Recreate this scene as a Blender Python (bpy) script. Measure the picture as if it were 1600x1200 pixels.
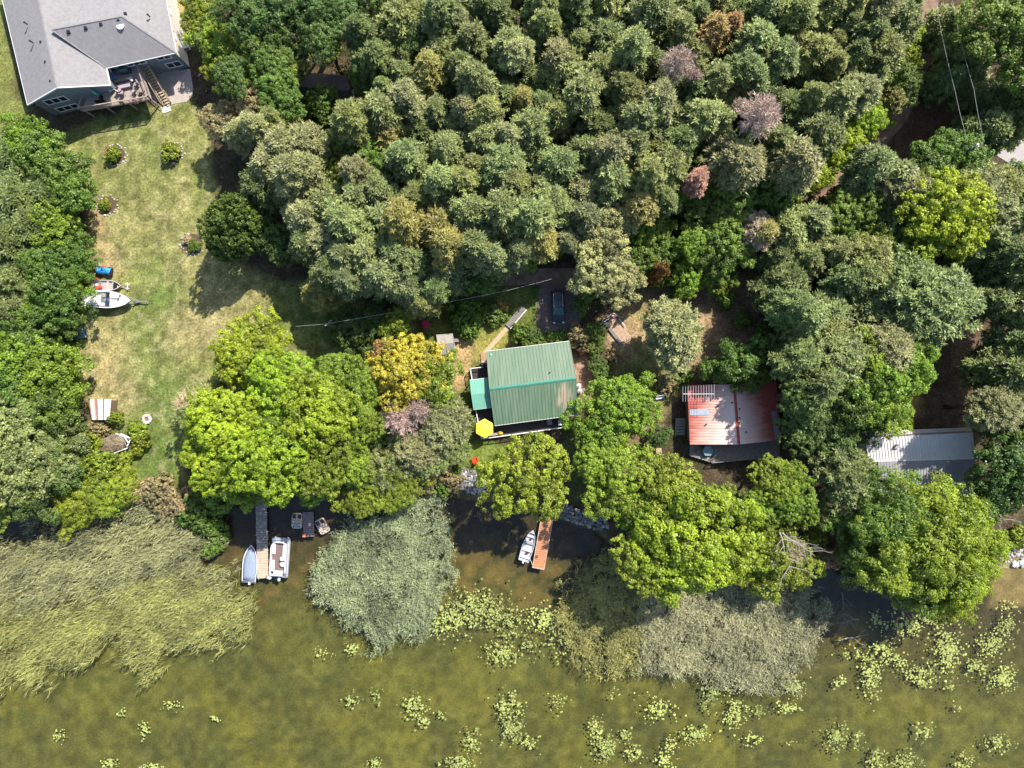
import bpy, math, random
import numpy as np
from mathutils import Vector, Matrix

for _o in list(bpy.data.objects):
    bpy.data.objects.remove(_o, do_unlink=True)
scene = bpy.context.scene
COL = scene.collection
R = math.radians
S = 0.0925          # metres per photo pixel on the ground
H = 100.0           # flying height of the camera


def W(px, py, z=0.0):
    """ground-truth position of a point seen at photo pixel (px, py) that stands z metres high"""
    k = S * (H - z) / H
    return Vector(((px - 800.0) * k, (600.0 - py) * k, z))


# ------------------------------------------------------------------ camera, sky, sun, exposure
cam_d = bpy.data.cameras.new("camera")
cam_d.sensor_width = 36.0
cam_d.lens = 36.0 * H / (1600 * S)
cam_d.clip_start = 1.0
cam_d.clip_end = 4000.0
cam = bpy.data.objects.new("camera", cam_d)
COL.objects.link(cam)
cam.location = (0, 0, H)
cam.rotation_euler = (0, 0, 0)
scene.camera = cam

SUN_AZ = (0.615, 0.788)     # direction towards the sun on the ground plane
SUN_EL = R(48)
world = bpy.data.worlds.new("World")
scene.world = world
world.use_nodes = True
wn = world.node_tree
wn.nodes.clear()
_sky = wn.nodes.new("ShaderNodeTexSky")
_sky.sky_type = 'NISHITA'
_sky.sun_disc = False
_sky.sun_elevation = SUN_EL
_sky.sun_rotation = math.atan2(SUN_AZ[0], SUN_AZ[1])
_bg = wn.nodes.new("ShaderNodeBackground")
_bg.inputs["Strength"].default_value = 0.145
_wo = wn.nodes.new("ShaderNodeOutputWorld")
wn.links.new(_sky.outputs[0], _bg.inputs[0])
wn.links.new(_bg.outputs[0], _wo.inputs[0])

sun_d = bpy.data.lights.new("sun", 'SUN')
sun_d.energy = 5.0
sun_d.angle = R(0.5)
sun_d.color = (1.0, 0.94, 0.84)
sun = bpy.data.objects.new("sun", sun_d)
COL.objects.link(sun)
_sv = Vector((SUN_AZ[0] * math.cos(SUN_EL), SUN_AZ[1] * math.cos(SUN_EL), math.sin(SUN_EL)))
sun.rotation_euler = _sv.to_track_quat('Z', 'Y').to_euler()
sun.location = _sv * 200

scene.view_settings.view_transform = 'Standard'
scene.view_settings.look = 'None'
scene.view_settings.exposure = 0.66
scene.view_settings.gamma = 1.0
scene.view_settings.use_curve_mapping = False
scene.cycles.max_bounces = 5
scene.cycles.diffuse_bounces = 4
scene.cycles.transparent_max_bounces = 12
scene.cycles.caustics_reflective = False
scene.cycles.caustics_refractive = False


# ------------------------------------------------------------------ materials
def nmat(name):
    m = bpy.data.materials.new(name)
    m.use_nodes = True
    nt = m.node_tree
    nt.nodes.clear()
    out = nt.nodes.new("ShaderNodeOutputMaterial")
    return m, nt, out


def N(nt, kind, **kw):
    n = nt.nodes.new(kind)
    for k, v in kw.items():
        if k.startswith("i_"):
            key = k[2:]
            key = int(key) if key.isdigit() else key
            n.inputs[key].default_value = v
        else:
            setattr(n, k, v)
    return n


def L(nt, a, b):
    nt.links.new(a, b)


def c4(c):
    return (c[0], c[1], c[2], 1.0)


def mat(name, col, rough=0.7, metal=0.0, var=0.25, scale=3.0, spec=0.3, col2=None, bump=0.0, bscale=20.0):
    """procedural surface: base colour with soft grime and grain"""
    m, nt, out = nmat(name)
    tc = N(nt, "ShaderNodeTexCoord")
    n1 = N(nt, "ShaderNodeTexNoise", i_Scale=scale, i_Detail=6.0, i_Roughness=0.65)
    L(nt, tc.outputs["Object"], n1.inputs["Vector"])
    ramp = N(nt, "ShaderNodeValToRGB")
    ramp.color_ramp.elements[0].position = 0.32
    ramp.color_ramp.elements[1].position = 0.68
    d = col2 if col2 else tuple(max(0.0, c * (1 - var)) for c in col)
    ramp.color_ramp.elements[0].color = c4(d)
    ramp.color_ramp.elements[1].color = c4(col)
    L(nt, n1.outputs["Fac"], ramp.inputs[0])
    p = N(nt, "ShaderNodeBsdfPrincipled")
    p.inputs["Roughness"].default_value = rough
    p.inputs["Metallic"].default_value = metal
    p.inputs["Specular IOR Level"].default_value = spec
    L(nt, ramp.outputs[0], p.inputs["Base Color"])
    if bump > 0:
        n2 = N(nt, "ShaderNodeTexNoise", i_Scale=bscale, i_Detail=4.0)
        L(nt, tc.outputs["Object"], n2.inputs["Vector"])
        b = N(nt, "ShaderNodeBump", i_Strength=bump, i_Distance=0.05)
        L(nt, n2.outputs["Fac"], b.inputs["Height"])
        L(nt, b.outputs[0], p.inputs["Normal"])
    L(nt, p.outputs[0], out.inputs[0])
    return m


def leaf_mat(name, trans=0.34, warm=0.45):
    """foliage: the object's own colour varied leaf by leaf"""
    m, nt, out = nmat(name)
    oi = N(nt, "ShaderNodeObjectInfo")
    at = N(nt, "ShaderNodeAttribute", attribute_name="tint")
    # value variation
    mr = N(nt, "ShaderNodeMapRange", i_1=0.0, i_2=1.0, i_3=0.42, i_4=1.62)
    L(nt, at.outputs["Fac"], mr.inputs[0])
    mul = N(nt, "ShaderNodeMix", data_type='RGBA', blend_type='MULTIPLY')
    mul.inputs[0].default_value = 1.0
    L(nt, oi.outputs["Color"], mul.inputs[6])
    L(nt, mr.outputs[0], mul.inputs[7])
    # hue drift to warmer on light leaves
    wr = N(nt, "ShaderNodeMix", data_type='RGBA', blend_type='MULTIPLY')
    wf = N(nt, "ShaderNodeMath", operation='MULTIPLY', i_1=warm)
    L(nt, at.outputs["Fac"], wf.inputs[0])
    L(nt, wf.outputs[0], wr.inputs[0])
    L(nt, mul.outputs[2], wr.inputs[6])
    wr.inputs[7].default_value = (1.2, 1.04, 0.75, 1)
    # per-tree drift
    hs = N(nt, "ShaderNodeHueSaturation")
    hr = N(nt, "ShaderNodeMapRange", i_1=0.0, i_2=1.0, i_3=0.485, i_4=0.515)
    L(nt, oi.outputs["Random"], hr.inputs[0])
    L(nt, hr.outputs[0], hs.inputs["Hue"])
    L(nt, wr.outputs[2], hs.inputs["Color"])
    d = N(nt, "ShaderNodeBsdfDiffuse")
    t = N(nt, "ShaderNodeBsdfTranslucent")
    g = N(nt, "ShaderNodeBsdfGlossy", i_Roughness=0.45)
    g.inputs["Color"].default_value = (1, 1, 1, 1)
    L(nt, hs.outputs[0], d.inputs[0])
    L(nt, hs.outputs[0], t.inputs[0])
    mx = N(nt, "ShaderNodeMixShader", i_0=trans)
    L(nt, d.outputs[0], mx.inputs[1])
    L(nt, t.outputs[0], mx.inputs[2])
    mg = N(nt, "ShaderNodeMixShader", i_0=0.025)
    L(nt, mx.outputs[0], mg.inputs[1])
    L(nt, g.outputs[0], mg.inputs[2])
    L(nt, mg.outputs[0], out.inputs[0])
    return m


LEAF = leaf_mat("leaf")
NEEDLE = leaf_mat("needle", trans=0.18, warm=0.3)
TWIG = leaf_mat("twig", trans=0.0, warm=0.2)
REED = leaf_mat("reed", trans=0.2, warm=0.3)
BARK = mat("bark", (0.16, 0.12, 0.09), 0.95, var=0.5, scale=6.0, bump=0.6)
PALEBARK = mat("pale_bark", (0.42, 0.38, 0.33), 0.95, var=0.4, scale=6.0)


# ------------------------------------------------------------------ scene objects
def tag(o, label=None, cat=None, group=None, kind=None):
    if label:
        o["label"] = label
    if cat:
        o["category"] = cat
    if group:
        o["group"] = group
    if kind:
        o["kind"] = kind
    return o


def thing(name, label, cat, loc=(0, 0, 0), rotz=0.0, group=None):
    o = bpy.data.objects.new(name, None)
    o.empty_display_size = 0.3
    COL.objects.link(o)
    o.location = loc
    o.rotation_euler = (0, 0, rotz)
    return tag(o, label, cat, group)


def copy_tree(o, parent=None):
    c = o.copy()
    COL.objects.link(c)
    if parent is not None:
        c.parent = parent
    for ch in list(o.children):
        copy_tree(ch, c)
    return c


class MB:
    """collects shapes and links them as one mesh object"""

    def __init__(s):
        s.v, s.f, s.m = [], [], []

    def add(s, vs, fs, mi=0):
        n = len(s.v)
        s.v += [tuple(v) for v in vs]
        s.f += [tuple(i + n for i in f) for f in fs]
        s.m += [mi] * len(fs)
        return s

    def box(s, c, size, rz=0.0, mi=0, taper=1.0, rx=0.0, ry=0.0):
        hx, hy, hz = size[0] / 2, size[1] / 2, size[2] / 2
        M = Matrix.Translation(c) @ Matrix.Rotation(rz, 4, 'Z') @ Matrix.Rotation(ry, 4, 'Y') @ Matrix.Rotation(rx, 4, 'X')
        vs = []
        for z in (-hz, hz):
            k = taper if z > 0 else 1.0
            for x, y in ((-hx, -hy), (hx, -hy), (hx, hy), (-hx, hy)):
                vs.append(M @ Vector((x * k, y * k, z)))
        return s.add(vs, [(3, 2, 1, 0), (4, 5, 6, 7), (0, 1, 5, 4), (1, 2, 6, 5), (2, 3, 7, 6), (3, 0, 4, 7)], mi)

    def bar(s, a, b, w=0.05, h=None, mi=0, up=(0, 0, 1)):
        a, b = Vector(a), Vector(b)
        h = w if h is None else h
        d = (b - a)
        if d.length < 1e-6:
            return s
        d.normalize()
        u = Vector(up)
        if abs(d.dot(u)) > 0.98:
            u = Vector((1, 0, 0))
        x = d.cross(u).normalized() * (w / 2)
        y = x.cross(d).normalized() * (h / 2)
        vs = []
        for p in (a, b):
            vs += [p - x - y, p + x - y, p + x + y, p - x + y]
        return s.add(vs, [(3, 2, 1, 0), (4, 5, 6, 7), (0, 1, 5, 4), (1, 2, 6, 5), (2, 3, 7, 6), (3, 0, 4, 7)], mi)

    def tube(s, pts, rads, n=6, mi=0, caps=True):
        pts = [Vector(p) for p in pts]
        if not isinstance(rads, (list, tuple)):
            rads = [rads] * len(pts)
        vs, fs = [], []
        for i, p in enumerate(pts):
            d = (pts[min(i + 1, len(pts) - 1)] - pts[max(i - 1, 0)]).normalized()
            u = Vector((0, 0, 1)) if abs(d.z) < 0.9 else Vector((1, 0, 0))
            x = d.cross(u).normalized()
            y = x.cross(d).normalized()
            for k in range(n):
                a = 2 * math.pi * k / n
                vs.append(p + (x * math.cos(a) + y * math.sin(a)) * rads[i])
        for i in range(len(pts) - 1):
            for k in range(n):
                k2 = (k + 1) % n
                fs.append((i * n + k, i * n + k2, (i + 1) * n + k2, (i + 1) * n + k))
        if caps:
            fs.append(tuple(range(n))[::-1])
            fs.append(tuple((len(pts) - 1) * n + k for k in range(n)))
        return s.add(vs, fs, mi)

    def prism(s, poly, z0, z1, mi=0):
        n = len(poly)
        vs = [(p[0], p[1], z0) for p in poly] + [(p[0], p[1], z1) for p in poly]
        fs = [tuple(range(n))[::-1], tuple(range(n, 2 * n))]
        fs += [(i, (i + 1) % n, n + (i + 1) % n, n + i) for i in range(n)]
        return s.add(vs, fs, mi)

    def lathe(s, prof, n=10, c=(0, 0, 0), mi=0):
        vs, fs = [], []
        for r, z in prof:
            for k in range(n):
                a = 2 * math.pi * k / n
                vs.append((c[0] + r * math.cos(a), c[1] + r * math.sin(a), c[2] + z))
        for i in range(len(prof) - 1):
            for k in range(n):
                k2 = (k + 1) % n
                fs.append((i * n + k, i * n + k2, (i + 1) * n + k2, (i + 1) * n + k))
        fs.append(tuple(range(n))[::-1])
        fs.append(tuple((len(prof) - 1) * n + k for k in range(n)))
        return s.add(vs, fs, mi)

    def rings(s, rings, mi=0, cap0=True, cap1=True):
        """loft between closed rings of equal length"""
        n = len(rings[0])
        vs = [p for r in rings for p in r]
        fs = []
        for i in range(len(rings) - 1):
            for k in range(n):
                k2 = (k + 1) % n
                fs.append((i * n + k, i * n + k2, (i + 1) * n + k2, (i + 1) * n + k))
        if cap0:
            fs.append(tuple(range(n))[::-1])
        if cap1:
            fs.append(tuple((len(rings) - 1) * n + k for k in range(n)))
        return s.add(vs, fs, mi)

    def slab(s, quad, t=0.12, mi=0):
        """a sloping plate: quad of 4 points on its top side"""
        q = [Vector(p) for p in quad]
        nrm = (q[1] - q[0]).cross(q[3] - q[0]).normalized()
        if nrm.z < 0:
            q = q[::-1]
            nrm = -nrm
        b = [p - nrm * t for p in q]
        return s.add(q + b, [(0, 1, 2, 3), (7, 6, 5, 4), (0, 4, 5, 1), (1, 5, 6, 2), (2, 6, 7, 3), (3, 7, 4, 0)], mi)

    def blob(s, c, r, seed=0, n=8, m=5, squash=0.7, mi=0, rough=0.25):
        rnd = random.Random(seed)
        vs = [(c[0], c[1], c[2] - r * squash)]
        for i in range(1, m):
            th = math.pi * i / m
            for k in range(n):
                ph = 2 * math.pi * (k + 0.5 * (i % 2)) / n
                rr = r * (1 + rough * (rnd.random() - 0.5) * 2)
                vs.append((c[0] + rr * math.sin(th) * math.cos(ph), c[1] + rr * math.sin(th) * math.sin(ph), c[2] - rr * math.cos(th) * squash))
        vs.append((c[0], c[1], c[2] + r * squash))
        fs = []
        for k in range(n):
            fs.append((0, 1 + (k + 1) % n, 1 + k))
        for i in range(m - 2):
            for k in range(n):
                a, b = 1 + i * n + k, 1 + i * n + (k + 1) % n
                fs.append((a, b, b + n, a + n))
        t = len(vs) - 1
        for k in range(n):
            fs.append((t, 1 + (m - 2) * n + k, 1 + (m - 2) * n + (k + 1) % n))
        return s.add(vs, fs, mi)

    def build(s, name, mats, parent=None, smooth=False, bevel=0.0):
        me = bpy.data.meshes.new(name)
        me.from_pydata(s.v, [], s.f)
        if not isinstance(mats, (list, tuple)):
            mats = [mats]
        for m in mats:
            me.materials.append(m)
        if len(mats) > 1:
            me.polygons.foreach_set("material_index", s.m)
        if smooth:
            me.polygons.foreach_set("use_smooth", [True] * len(s.f))
        me.update()
        o = bpy.data.objects.new(name, me)
        COL.objects.link(o)
        if parent is not None:
            o.parent = parent
        if bevel > 0:
            b = o.modifiers.new("bevel", 'BEVEL')
            b.width = bevel
            b.segments = 2
            b.limit_method = 'ANGLE'
        return o


def np_mesh(name, V, F, mats, tint=None, k=4):
    """mesh from numpy arrays; F is (n,k)"""
    me = bpy.data.meshes.new(name)
    nv, nf = len(V), len(F)
    me.vertices.add(nv)
    me.vertices.foreach_set("co", np.ascontiguousarray(V, dtype=np.float32).ravel())
    me.loops.add(nf * k)
    me.loops.foreach_set("vertex_index", np.ascontiguousarray(F, dtype=np.int32).ravel())
    me.polygons.add(nf)
    me.polygons.foreach_set("loop_start", np.arange(0, nf * k, k, dtype=np.int32))
    try:
        me.polygons.foreach_set("loop_total", np.full(nf, k, dtype=np.int32))
    except Exception:
        pass
    if tint is not None:
        a = me.attributes.new("tint", 'FLOAT', 'FACE')
        a.data.foreach_set("value", np.ascontiguousarray(np.clip(tint, 0, 1), dtype=np.float32))
    for m in (mats if isinstance(mats, (list, tuple)) else [mats]):
        me.materials.append(m)
    me.update(calc_edges=True)
    return me


def link(name, me, parent=None):
    o = bpy.data.objects.new(name, me)
    COL.objects.link(o)
    if parent is not None:
        o.parent = parent
    return o


# ------------------------------------------------------------------ numpy noise
def _hash(ix, iy, seed):
    h = (ix.astype(np.int64) * 374761393 + iy.astype(np.int64) * 668265263 + seed * 974711) & 0x7fffffff
    h = ((h ^ (h >> 13)) * 1274126177) & 0x7fffffff
    return ((h ^ (h >> 16)) & 0xffff) / 65535.0


def vnoise(x, y, scale, seed=0):
    x, y = x / scale, y / scale
    ix, iy = np.floor(x), np.floor(y)
    fx, fy = x - ix, y - iy
    fx, fy = fx * fx * (3 - 2 * fx), fy * fy * (3 - 2 * fy)
    a, b = _hash(ix, iy, seed), _hash(ix + 1, iy, seed)
    c, d = _hash(ix, iy + 1, seed), _hash(ix + 1, iy + 1, seed)
    return (a * (1 - fx) + b * fx) * (1 - fy) + (c * (1 - fx) + d * fx) * fy


def fbm(x, y, scale, seed=0, octv=4):
    t, amp, s = 0.0, 0.5, scale
    for i in range(octv):
        t = t + amp * vnoise(x, y, s, seed + i * 17)
        amp *= 0.5
        s *= 0.5
    return t / (1 - 0.5 ** octv)


def poly_dist(px, py, poly):
    """signed distance (pixels) to a polygon, negative inside"""
    P = np.array(poly, dtype=float)
    d = np.full(px.shape, 1e18)
    inside = np.zeros(px.shape, dtype=bool)
    n = len(P)
    for i in range(n):
        a, b = P[i], P[(i + 1) % n]
        ex, ey = b - a
        wx, wy = px - a[0], py - a[1]
        t = np.clip((wx * ex + wy * ey) / (ex * ex + ey * ey + 1e-9), 0, 1)
        dx, dy = wx - ex * t, wy - ey * t
        d = np.minimum(d, dx * dx + dy * dy)
        c = ((a[1] <= py) & (py < b[1])) | ((b[1] <= py) & (py < a[1]))
        xx = a[0] + (py - a[1]) / (b[1] - a[1] + 1e-12) * ex
        inside ^= c & (px < xx)
    d = np.sqrt(d)
    return np.where(inside, -d, d)


def line_dist(px, py, pts):
    d = np.full(px.shape, 1e18)
    for a, b in zip(pts[:-1], pts[1:]):
        ex, ey = b[0] - a[0], b[1] - a[1]
        wx, wy = px - a[0], py - a[1]
        t = np.clip((wx * ex + wy * ey) / (ex * ex + ey * ey + 1e-9), 0, 1)
        d = np.minimum(d, np.hypot(wx - ex * t, wy - ey * t))
    return d


def soft(d, w):
    t = np.clip(0.5 - d / (2 * w), 0, 1)
    return t * t * (3 - 2 * t)


SHORE_X = [-7000, 0, 60, 130, 200, 280, 345, 400, 470, 545, 620, 700, 760, 810, 870, 930, 975, 1060, 1150, 1230, 1290, 1350, 1420, 1500, 1560, 1600, 8000]
SHORE_Y = [800, 800, 812, 815, 790, 800, 778, 770, 772, 790, 780, 775, 782, 792, 808, 828, 868, 885, 880, 885, 880, 888, 905, 900, 888, 884, 880]
WATER_Z = -0.5


def shore_d(px, py):
    """pixels beyond the shoreline (positive in the lake)"""
    return py - np.interp(px, SHORE_X, SHORE_Y)


def ground_z(px, py):
    d = shore_d(px, py) * S
    land = -0.46 * np.clip(1 + d / 3.0, 0, 1) ** 2
    lake = -0.46 - 1.1 * (1 - np.exp(-np.clip(d, 0, 400) / 7.0))
    return np.where(d < 0, land, lake)


def gz(px, py):
    return float(ground_z(np.array([float(px)]), np.array([float(py)]))[0])


def G(px, py, dz=0.0):
    z = gz(px, py)
    v = W(px, py, z)
    v.z += dz
    return v


# ------------------------------------------------------------------ ground sheet
def build_ground():
    step = 0.42
    fx = np.arange(-90, 90.01, step)
    fy = np.arange(-66, 66.01, step)
    xs = np.concatenate([[-900, -400, -200, -120], fx, [120, 200, 400, 900]])
    ys = np.concatenate([[-900, -400, -200, -100], fy, [100, 200, 400, 900]])
    X, Y = np.meshgrid(xs, ys)
    x, y = X.ravel(), Y.ravel()
    px, py = x / S + 800, 600 - y / S
    # organic edges
    wx = (fbm(x, y, 3.0, 5) - 0.5) * 34
    wy = (fbm(x, y, 3.0, 9) - 0.5) * 34
    qx, qy = px + wx, py + wy
    n1 = fbm(x, y, 6.0, 1)
    n2 = fbm(x, y, 1.6, 2)
    n3 = fbm(x, y, 14.0, 3)
    col = np.zeros((len(x), 3))

    def put(mask, c, amt=1.0):
        m = np.clip(mask * amt, 0, 1)[:, None]
        col[:] = col * (1 - m) + np.array(c)[None] * m

    # forest floor
    put(np.ones_like(x), (0.068, 0.052, 0.032))
    put(soft(0.5 - n1, 0.12), (0.085, 0.060, 0.038))
    put(soft(0.58 - n2, 0.06), (0.035, 0.045, 0.016), 0.7)
    # left lawn
    lawn = [(85, 225), (200, 165), (296, 160), (330, 230), (345, 320), (330, 400), (420, 430), (560, 470), (640, 500), (690, 560), (600, 640), (330, 640), (285, 690), (285, 775), (190, 770), (200, 690), (140, 640), (110, 560), (120, 470), (140, 330)]
    lm = soft(poly_dist(qx, qy, lawn), 10)
    put(lm, (0.190, 0.205, 0.062))
    put(lm * soft(0.5 - n1, 0.14), (0.265, 0.23, 0.09), 0.5)
    put(lm * soft(0.53 - n2, 0.07), (0.115, 0.135, 0.035), 0.65)
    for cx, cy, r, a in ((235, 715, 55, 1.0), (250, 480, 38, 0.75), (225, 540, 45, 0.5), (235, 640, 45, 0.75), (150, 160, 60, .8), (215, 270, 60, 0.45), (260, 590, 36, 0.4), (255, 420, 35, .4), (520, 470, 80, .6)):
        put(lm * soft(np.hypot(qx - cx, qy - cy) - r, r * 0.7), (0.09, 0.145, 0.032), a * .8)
    put(lm * soft(poly_dist(qx, qy, [(95, 230), (120, 250), (155, 330), (175, 400), (185, 420), (150, 420), (140, 330), (95, 250)]), 10), (0.36, 0.25, 0.13), 0.9)
    for cx, cy, r, a in ((165, 395, 30, .7), (150, 590, 40, .8), (180, 620, 35, .75), (310, 410, 40, .5), (355, 470, 55, .75), (300, 520, 45, .7), (165, 540, 40, .6), (190, 250, 40, .3), (240, 340, 60, .35)):
        put(lm * soft(np.hypot(qx - cx, qy - cy) - r, r * 0.7), (0.34, 0.265, 0.13), a * .7)
    n4 = fbm(x, y, 1.0, 61, 3)
    put(lm * soft(0.60 - n4, 0.06), (0.085, 0.095, 0.03), .6)
    put(lm * soft(0.62 - fbm(x, y, 1.1, 67, 3), 0.06), (0.36, 0.32, 0.16), .35)
    # grass right of the lawn's hedge, by the big house
    put(soft(poly_dist(qx, qy, [(262, -40), (300, -40), (300, 60), (285, 95), (270, 40)]), 8), (0.27, 0.22, 0.08))
    put(soft(poly_dist(qx, qy, [(-40, -60), (5, -20), (20, 100), (40, 200), (-40, 200)]), 10), (0.16, 0.17, 0.05))
    # cottage garden
    yard = [(650, 470), (740, 455), (850, 445), (850, 520), (760, 560), (735, 600), (735, 690), (800, 700), (800, 765), (700, 760), (690, 640), (670, 540)]
    ym = soft(poly_dist(qx, qy, yard), 9)
    put(ym, (0.085, 0.115, 0.028))
    put(ym * soft(0.5 - n2, 0.1), (0.13, 0.15, 0.035), .8)
    put(ym * soft(np.hypot(qx - 770, qy - 545) - 34, 22), (0.26, 0.24, 0.06), .9)
    put(ym * soft(poly_dist(qx, qy, [(708, 535), (745, 535), (735, 590), (715, 620), (700, 600)]), 10), (0.40, 0.27, 0.13), .95)
    put(ym * soft(np.hypot(qx - 735, qy - 690) - 36, 18), (0.15, 0.20, 0.035), .9)
    # dry yard between the two cottages
    dry = [(935, 500), (985, 455), (1060, 440), (1150, 430), (1210, 420), (1190, 520), (1160, 560), (1100, 600), (1040, 630), (1010, 710), (960, 690), (945, 620), (960, 570)]
    dm = soft(poly_dist(qx, qy, dry), 10)
    put(dm, (0.25, 0.175, 0.10))
    put(dm * soft(np.hypot(qx - 985, qy - 545) - 40, 22), (0.47, 0.33, 0.19), .95)
    put(dm * soft(np.hypot(qx - 1005, qy - 495) - 26, 18), (0.33, 0.27, 0.10), .7)
    put(dm * soft(np.hypot(qx - 1095, qy - 520) - 30, 22), (0.36, 0.25, 0.13), .8)
    put(dm * soft(np.hypot(qx - 1030, qy - 585) - 50, 22), (0.19, 0.225, 0.055), .9)
    put(dm * soft(np.hypot(qx - 985, qy - 590) - 26, 18), (0.12, 0.17, 0.03), .8)
    put(dm * soft(0.42 - n2, 0.07), (0.10, 0.065, 0.04), .5)
    put(soft(np.hypot(qx - 915, qy - 590) - 26, 20), (0.40, 0.25, 0.18), .8)
    # ground by the green cottage's lower side and the shore
    put(soft(poly_dist(qx, qy, [(880, 660), (960, 690), (960, 790), (890, 780)]), 12), (0.07, 0.09, 0.025), .8)
    # open woodland right, reddish litter
    put(soft(poly_dist(qx, qy, [(1480, 390), (1640, 360), (1640, 680), (1430, 690), (1380, 640), (1470, 600)]), 20), (0.105, 0.070, 0.042), .85)
    put(soft(np.hypot(qx - 1415, qy - 632) - 22, 14), (0.36, 0.23, 0.07), .8)
    put(soft(poly_dist(qx, qy, [(1390, 120), (1500, 0), (1560, 60), (1530, 230), (1400, 250), (1330, 260)]), 14), (0.10, 0.06, 0.036), .85)
    put(soft(np.hypot(qx - 1440, qy - 75) - 26, 16), (0.38, 0.24, 0.13), .75)
    # reddish brown gaps in the wood
    for cx, cy, r in ((620, 240, 30), (465, 330, 36), (600, 130, 26), (1000, 330, 30)):
        put(soft(np.hypot(qx - cx, qy - cy) - r, r * 0.6), (0.12, 0.06, 0.045), .8)
    # shore strip
    sd = shore_d(px, py) + wx * 0.25
    put(soft(np.abs(sd) - 9, 12), (0.12, 0.095, 0.06), .7)
    # lake bed
    lake = soft(-sd, 6)
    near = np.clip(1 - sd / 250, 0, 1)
    bed = np.array([0.150, 0.158, 0.048])[None] * (0.65 + 0.7 * n1)[:, None]
    put(lake, (0.14, 0.145, 0.043))
    m = lake[:, None]
    col[:] = col * (1 - m) + bed * m
    put(lake * soft(0.54 - n3 - (n1 - .5) * .5, 0.05), (0.20, 0.205, 0.042), .4)
    put(lake * soft(0.60 - fbm(x, y, 4.0, 31), 0.06), (0.21, 0.21, 0.042), .35)
    put(lake * soft(0.60 - fbm(x, y, 5.0, 37), 0.06), (0.09, 0.105, 0.045), .55)
    put(lake * soft(0.60 - fbm(x, y, 1.5, 39, 3), 0.08), (0.10, 0.12, 0.045), .5)
    put(lake * soft(0.60 - fbm(x, y, 1.3, 43, 3), 0.08), (0.21, 0.21, 0.07), .35)
    put(lake * soft(n2 - 0.36, 0.08), (0.11, 0.11, 0.04), .4)
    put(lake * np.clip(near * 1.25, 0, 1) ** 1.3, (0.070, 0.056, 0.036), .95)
    put(lake * soft(poly_dist(qx, qy, [(700, 850), (900, 850), (890, 960), (800, 960), (690, 920)]), 14) * soft(0.5 - n2, .12), (0.20, 0.15, 0.055), .8)
    put(lake * soft(poly_dist(qx, qy, [(330, 850), (500, 840), (510, 950), (390, 960), (360, 900)]), 14) * soft(0.55 - n2, .12), (0.17, 0.115, 0.05), .65)
    put(lake * soft(np.hypot(qx - 1335, qy - 985) - 28, 18), (0.27, 0.22, 0.05), .8)
    put(soft(poly_dist(qx, qy, [(1540, 870), (1620, 862), (1640, 960), (1560, 940), (1545, 900)]), 12), (0.36, 0.29, 0.15), .85)
    # fine unevenness
    g = 0.72 + 0.56 * vnoise(x, y, 0.9, 77)
    col *= g[:, None]
    far = np.clip((np.maximum(np.abs(x) - 82, (np.abs(y) - 58) * 1.2)) / 8, 0, 1)[:, None] * (1 - lake)[:, None]
    col[:] = col * (1 - far) + np.array([0.075, 0.08, 0.035])[None] * far
    z = ground_z(px, py)
    z = z + np.where(sd < -12, (fbm(x, y, 5.0, 41) - 0.5) * 0.12, (n2 - 0.5) * 0.25 * np.clip(sd / 20, 0, 1))
    V = np.stack([x, y, z], 1)
    nx, ny = len(xs), len(ys)
    i = np.arange(ny - 1)[:, None] * nx + np.arange(nx - 1)[None]
    F = np.stack([i, i + 1, i + 1 + nx, i + nx], -1).reshape(-1, 4)
    m, nt, out = nmat("ground_cover")
    at = N(nt, "ShaderNodeAttribute", attribute_name="albedo")
    tc = N(nt, "ShaderNodeTexCoord")
    na = N(nt, "ShaderNodeTexNoise", i_Scale=3.2, i_Detail=5.0, i_Roughness=0.75)
    nb = N(nt, "ShaderNodeTexNoise", i_Scale=1.1, i_Detail=4.0, i_Roughness=0.7)
    L(nt, tc.outputs["Object"], na.inputs["Vector"])
    L(nt, tc.outputs["Object"], nb.inputs["Vector"])
    mr = N(nt, "ShaderNodeMapRange", i_1=0.3, i_2=0.7, i_3=0.35, i_4=1.75)
    L(nt, na.outputs["Fac"], mr.inputs[0])
    mr2 = N(nt, "ShaderNodeMapRange", i_1=0.3, i_2=0.7, i_3=0.75, i_4=1.25)
    L(nt, nb.outputs["Fac"], mr2.inputs[0])
    mm = N(nt, "ShaderNodeMath", operation='MULTIPLY')
    L(nt, mr.outputs[0], mm.inputs[0])
    L(nt, mr2.outputs[0], mm.inputs[1])
    mx = N(nt, "ShaderNodeMix", data_type='RGBA', blend_type='MULTIPLY')
    L(nt, at.outputs["Alpha"], mx.inputs[0])
    L(nt, at.outputs["Color"], mx.inputs[6])
    L(nt, mm.outputs[0], mx.inputs[7])
    p = N(nt, "ShaderNodeBsdfPrincipled")
    p.inputs["Roughness"].default_value = 0.95
    p.inputs["Specular IOR Level"].default_value = 0.1
    L(nt, mx.outputs[2], p.inputs["Base Color"])
    b = N(nt, "ShaderNodeBump", i_Strength=0.8, i_Distance=0.12)
    L(nt, na.outputs["Fac"], b.inputs["Height"])
    L(nt, b.outputs[0], p.inputs["Normal"])
    L(nt, p.outputs[0], out.inputs[0])
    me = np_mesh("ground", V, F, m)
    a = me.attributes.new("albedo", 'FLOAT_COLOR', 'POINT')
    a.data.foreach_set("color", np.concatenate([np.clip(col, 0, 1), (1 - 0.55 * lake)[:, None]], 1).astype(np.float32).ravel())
    me.polygons.foreach_set("use_smooth", np.ones(len(F), dtype=bool))
    tag(link("ground", me), kind="structure")


build_ground()


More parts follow.
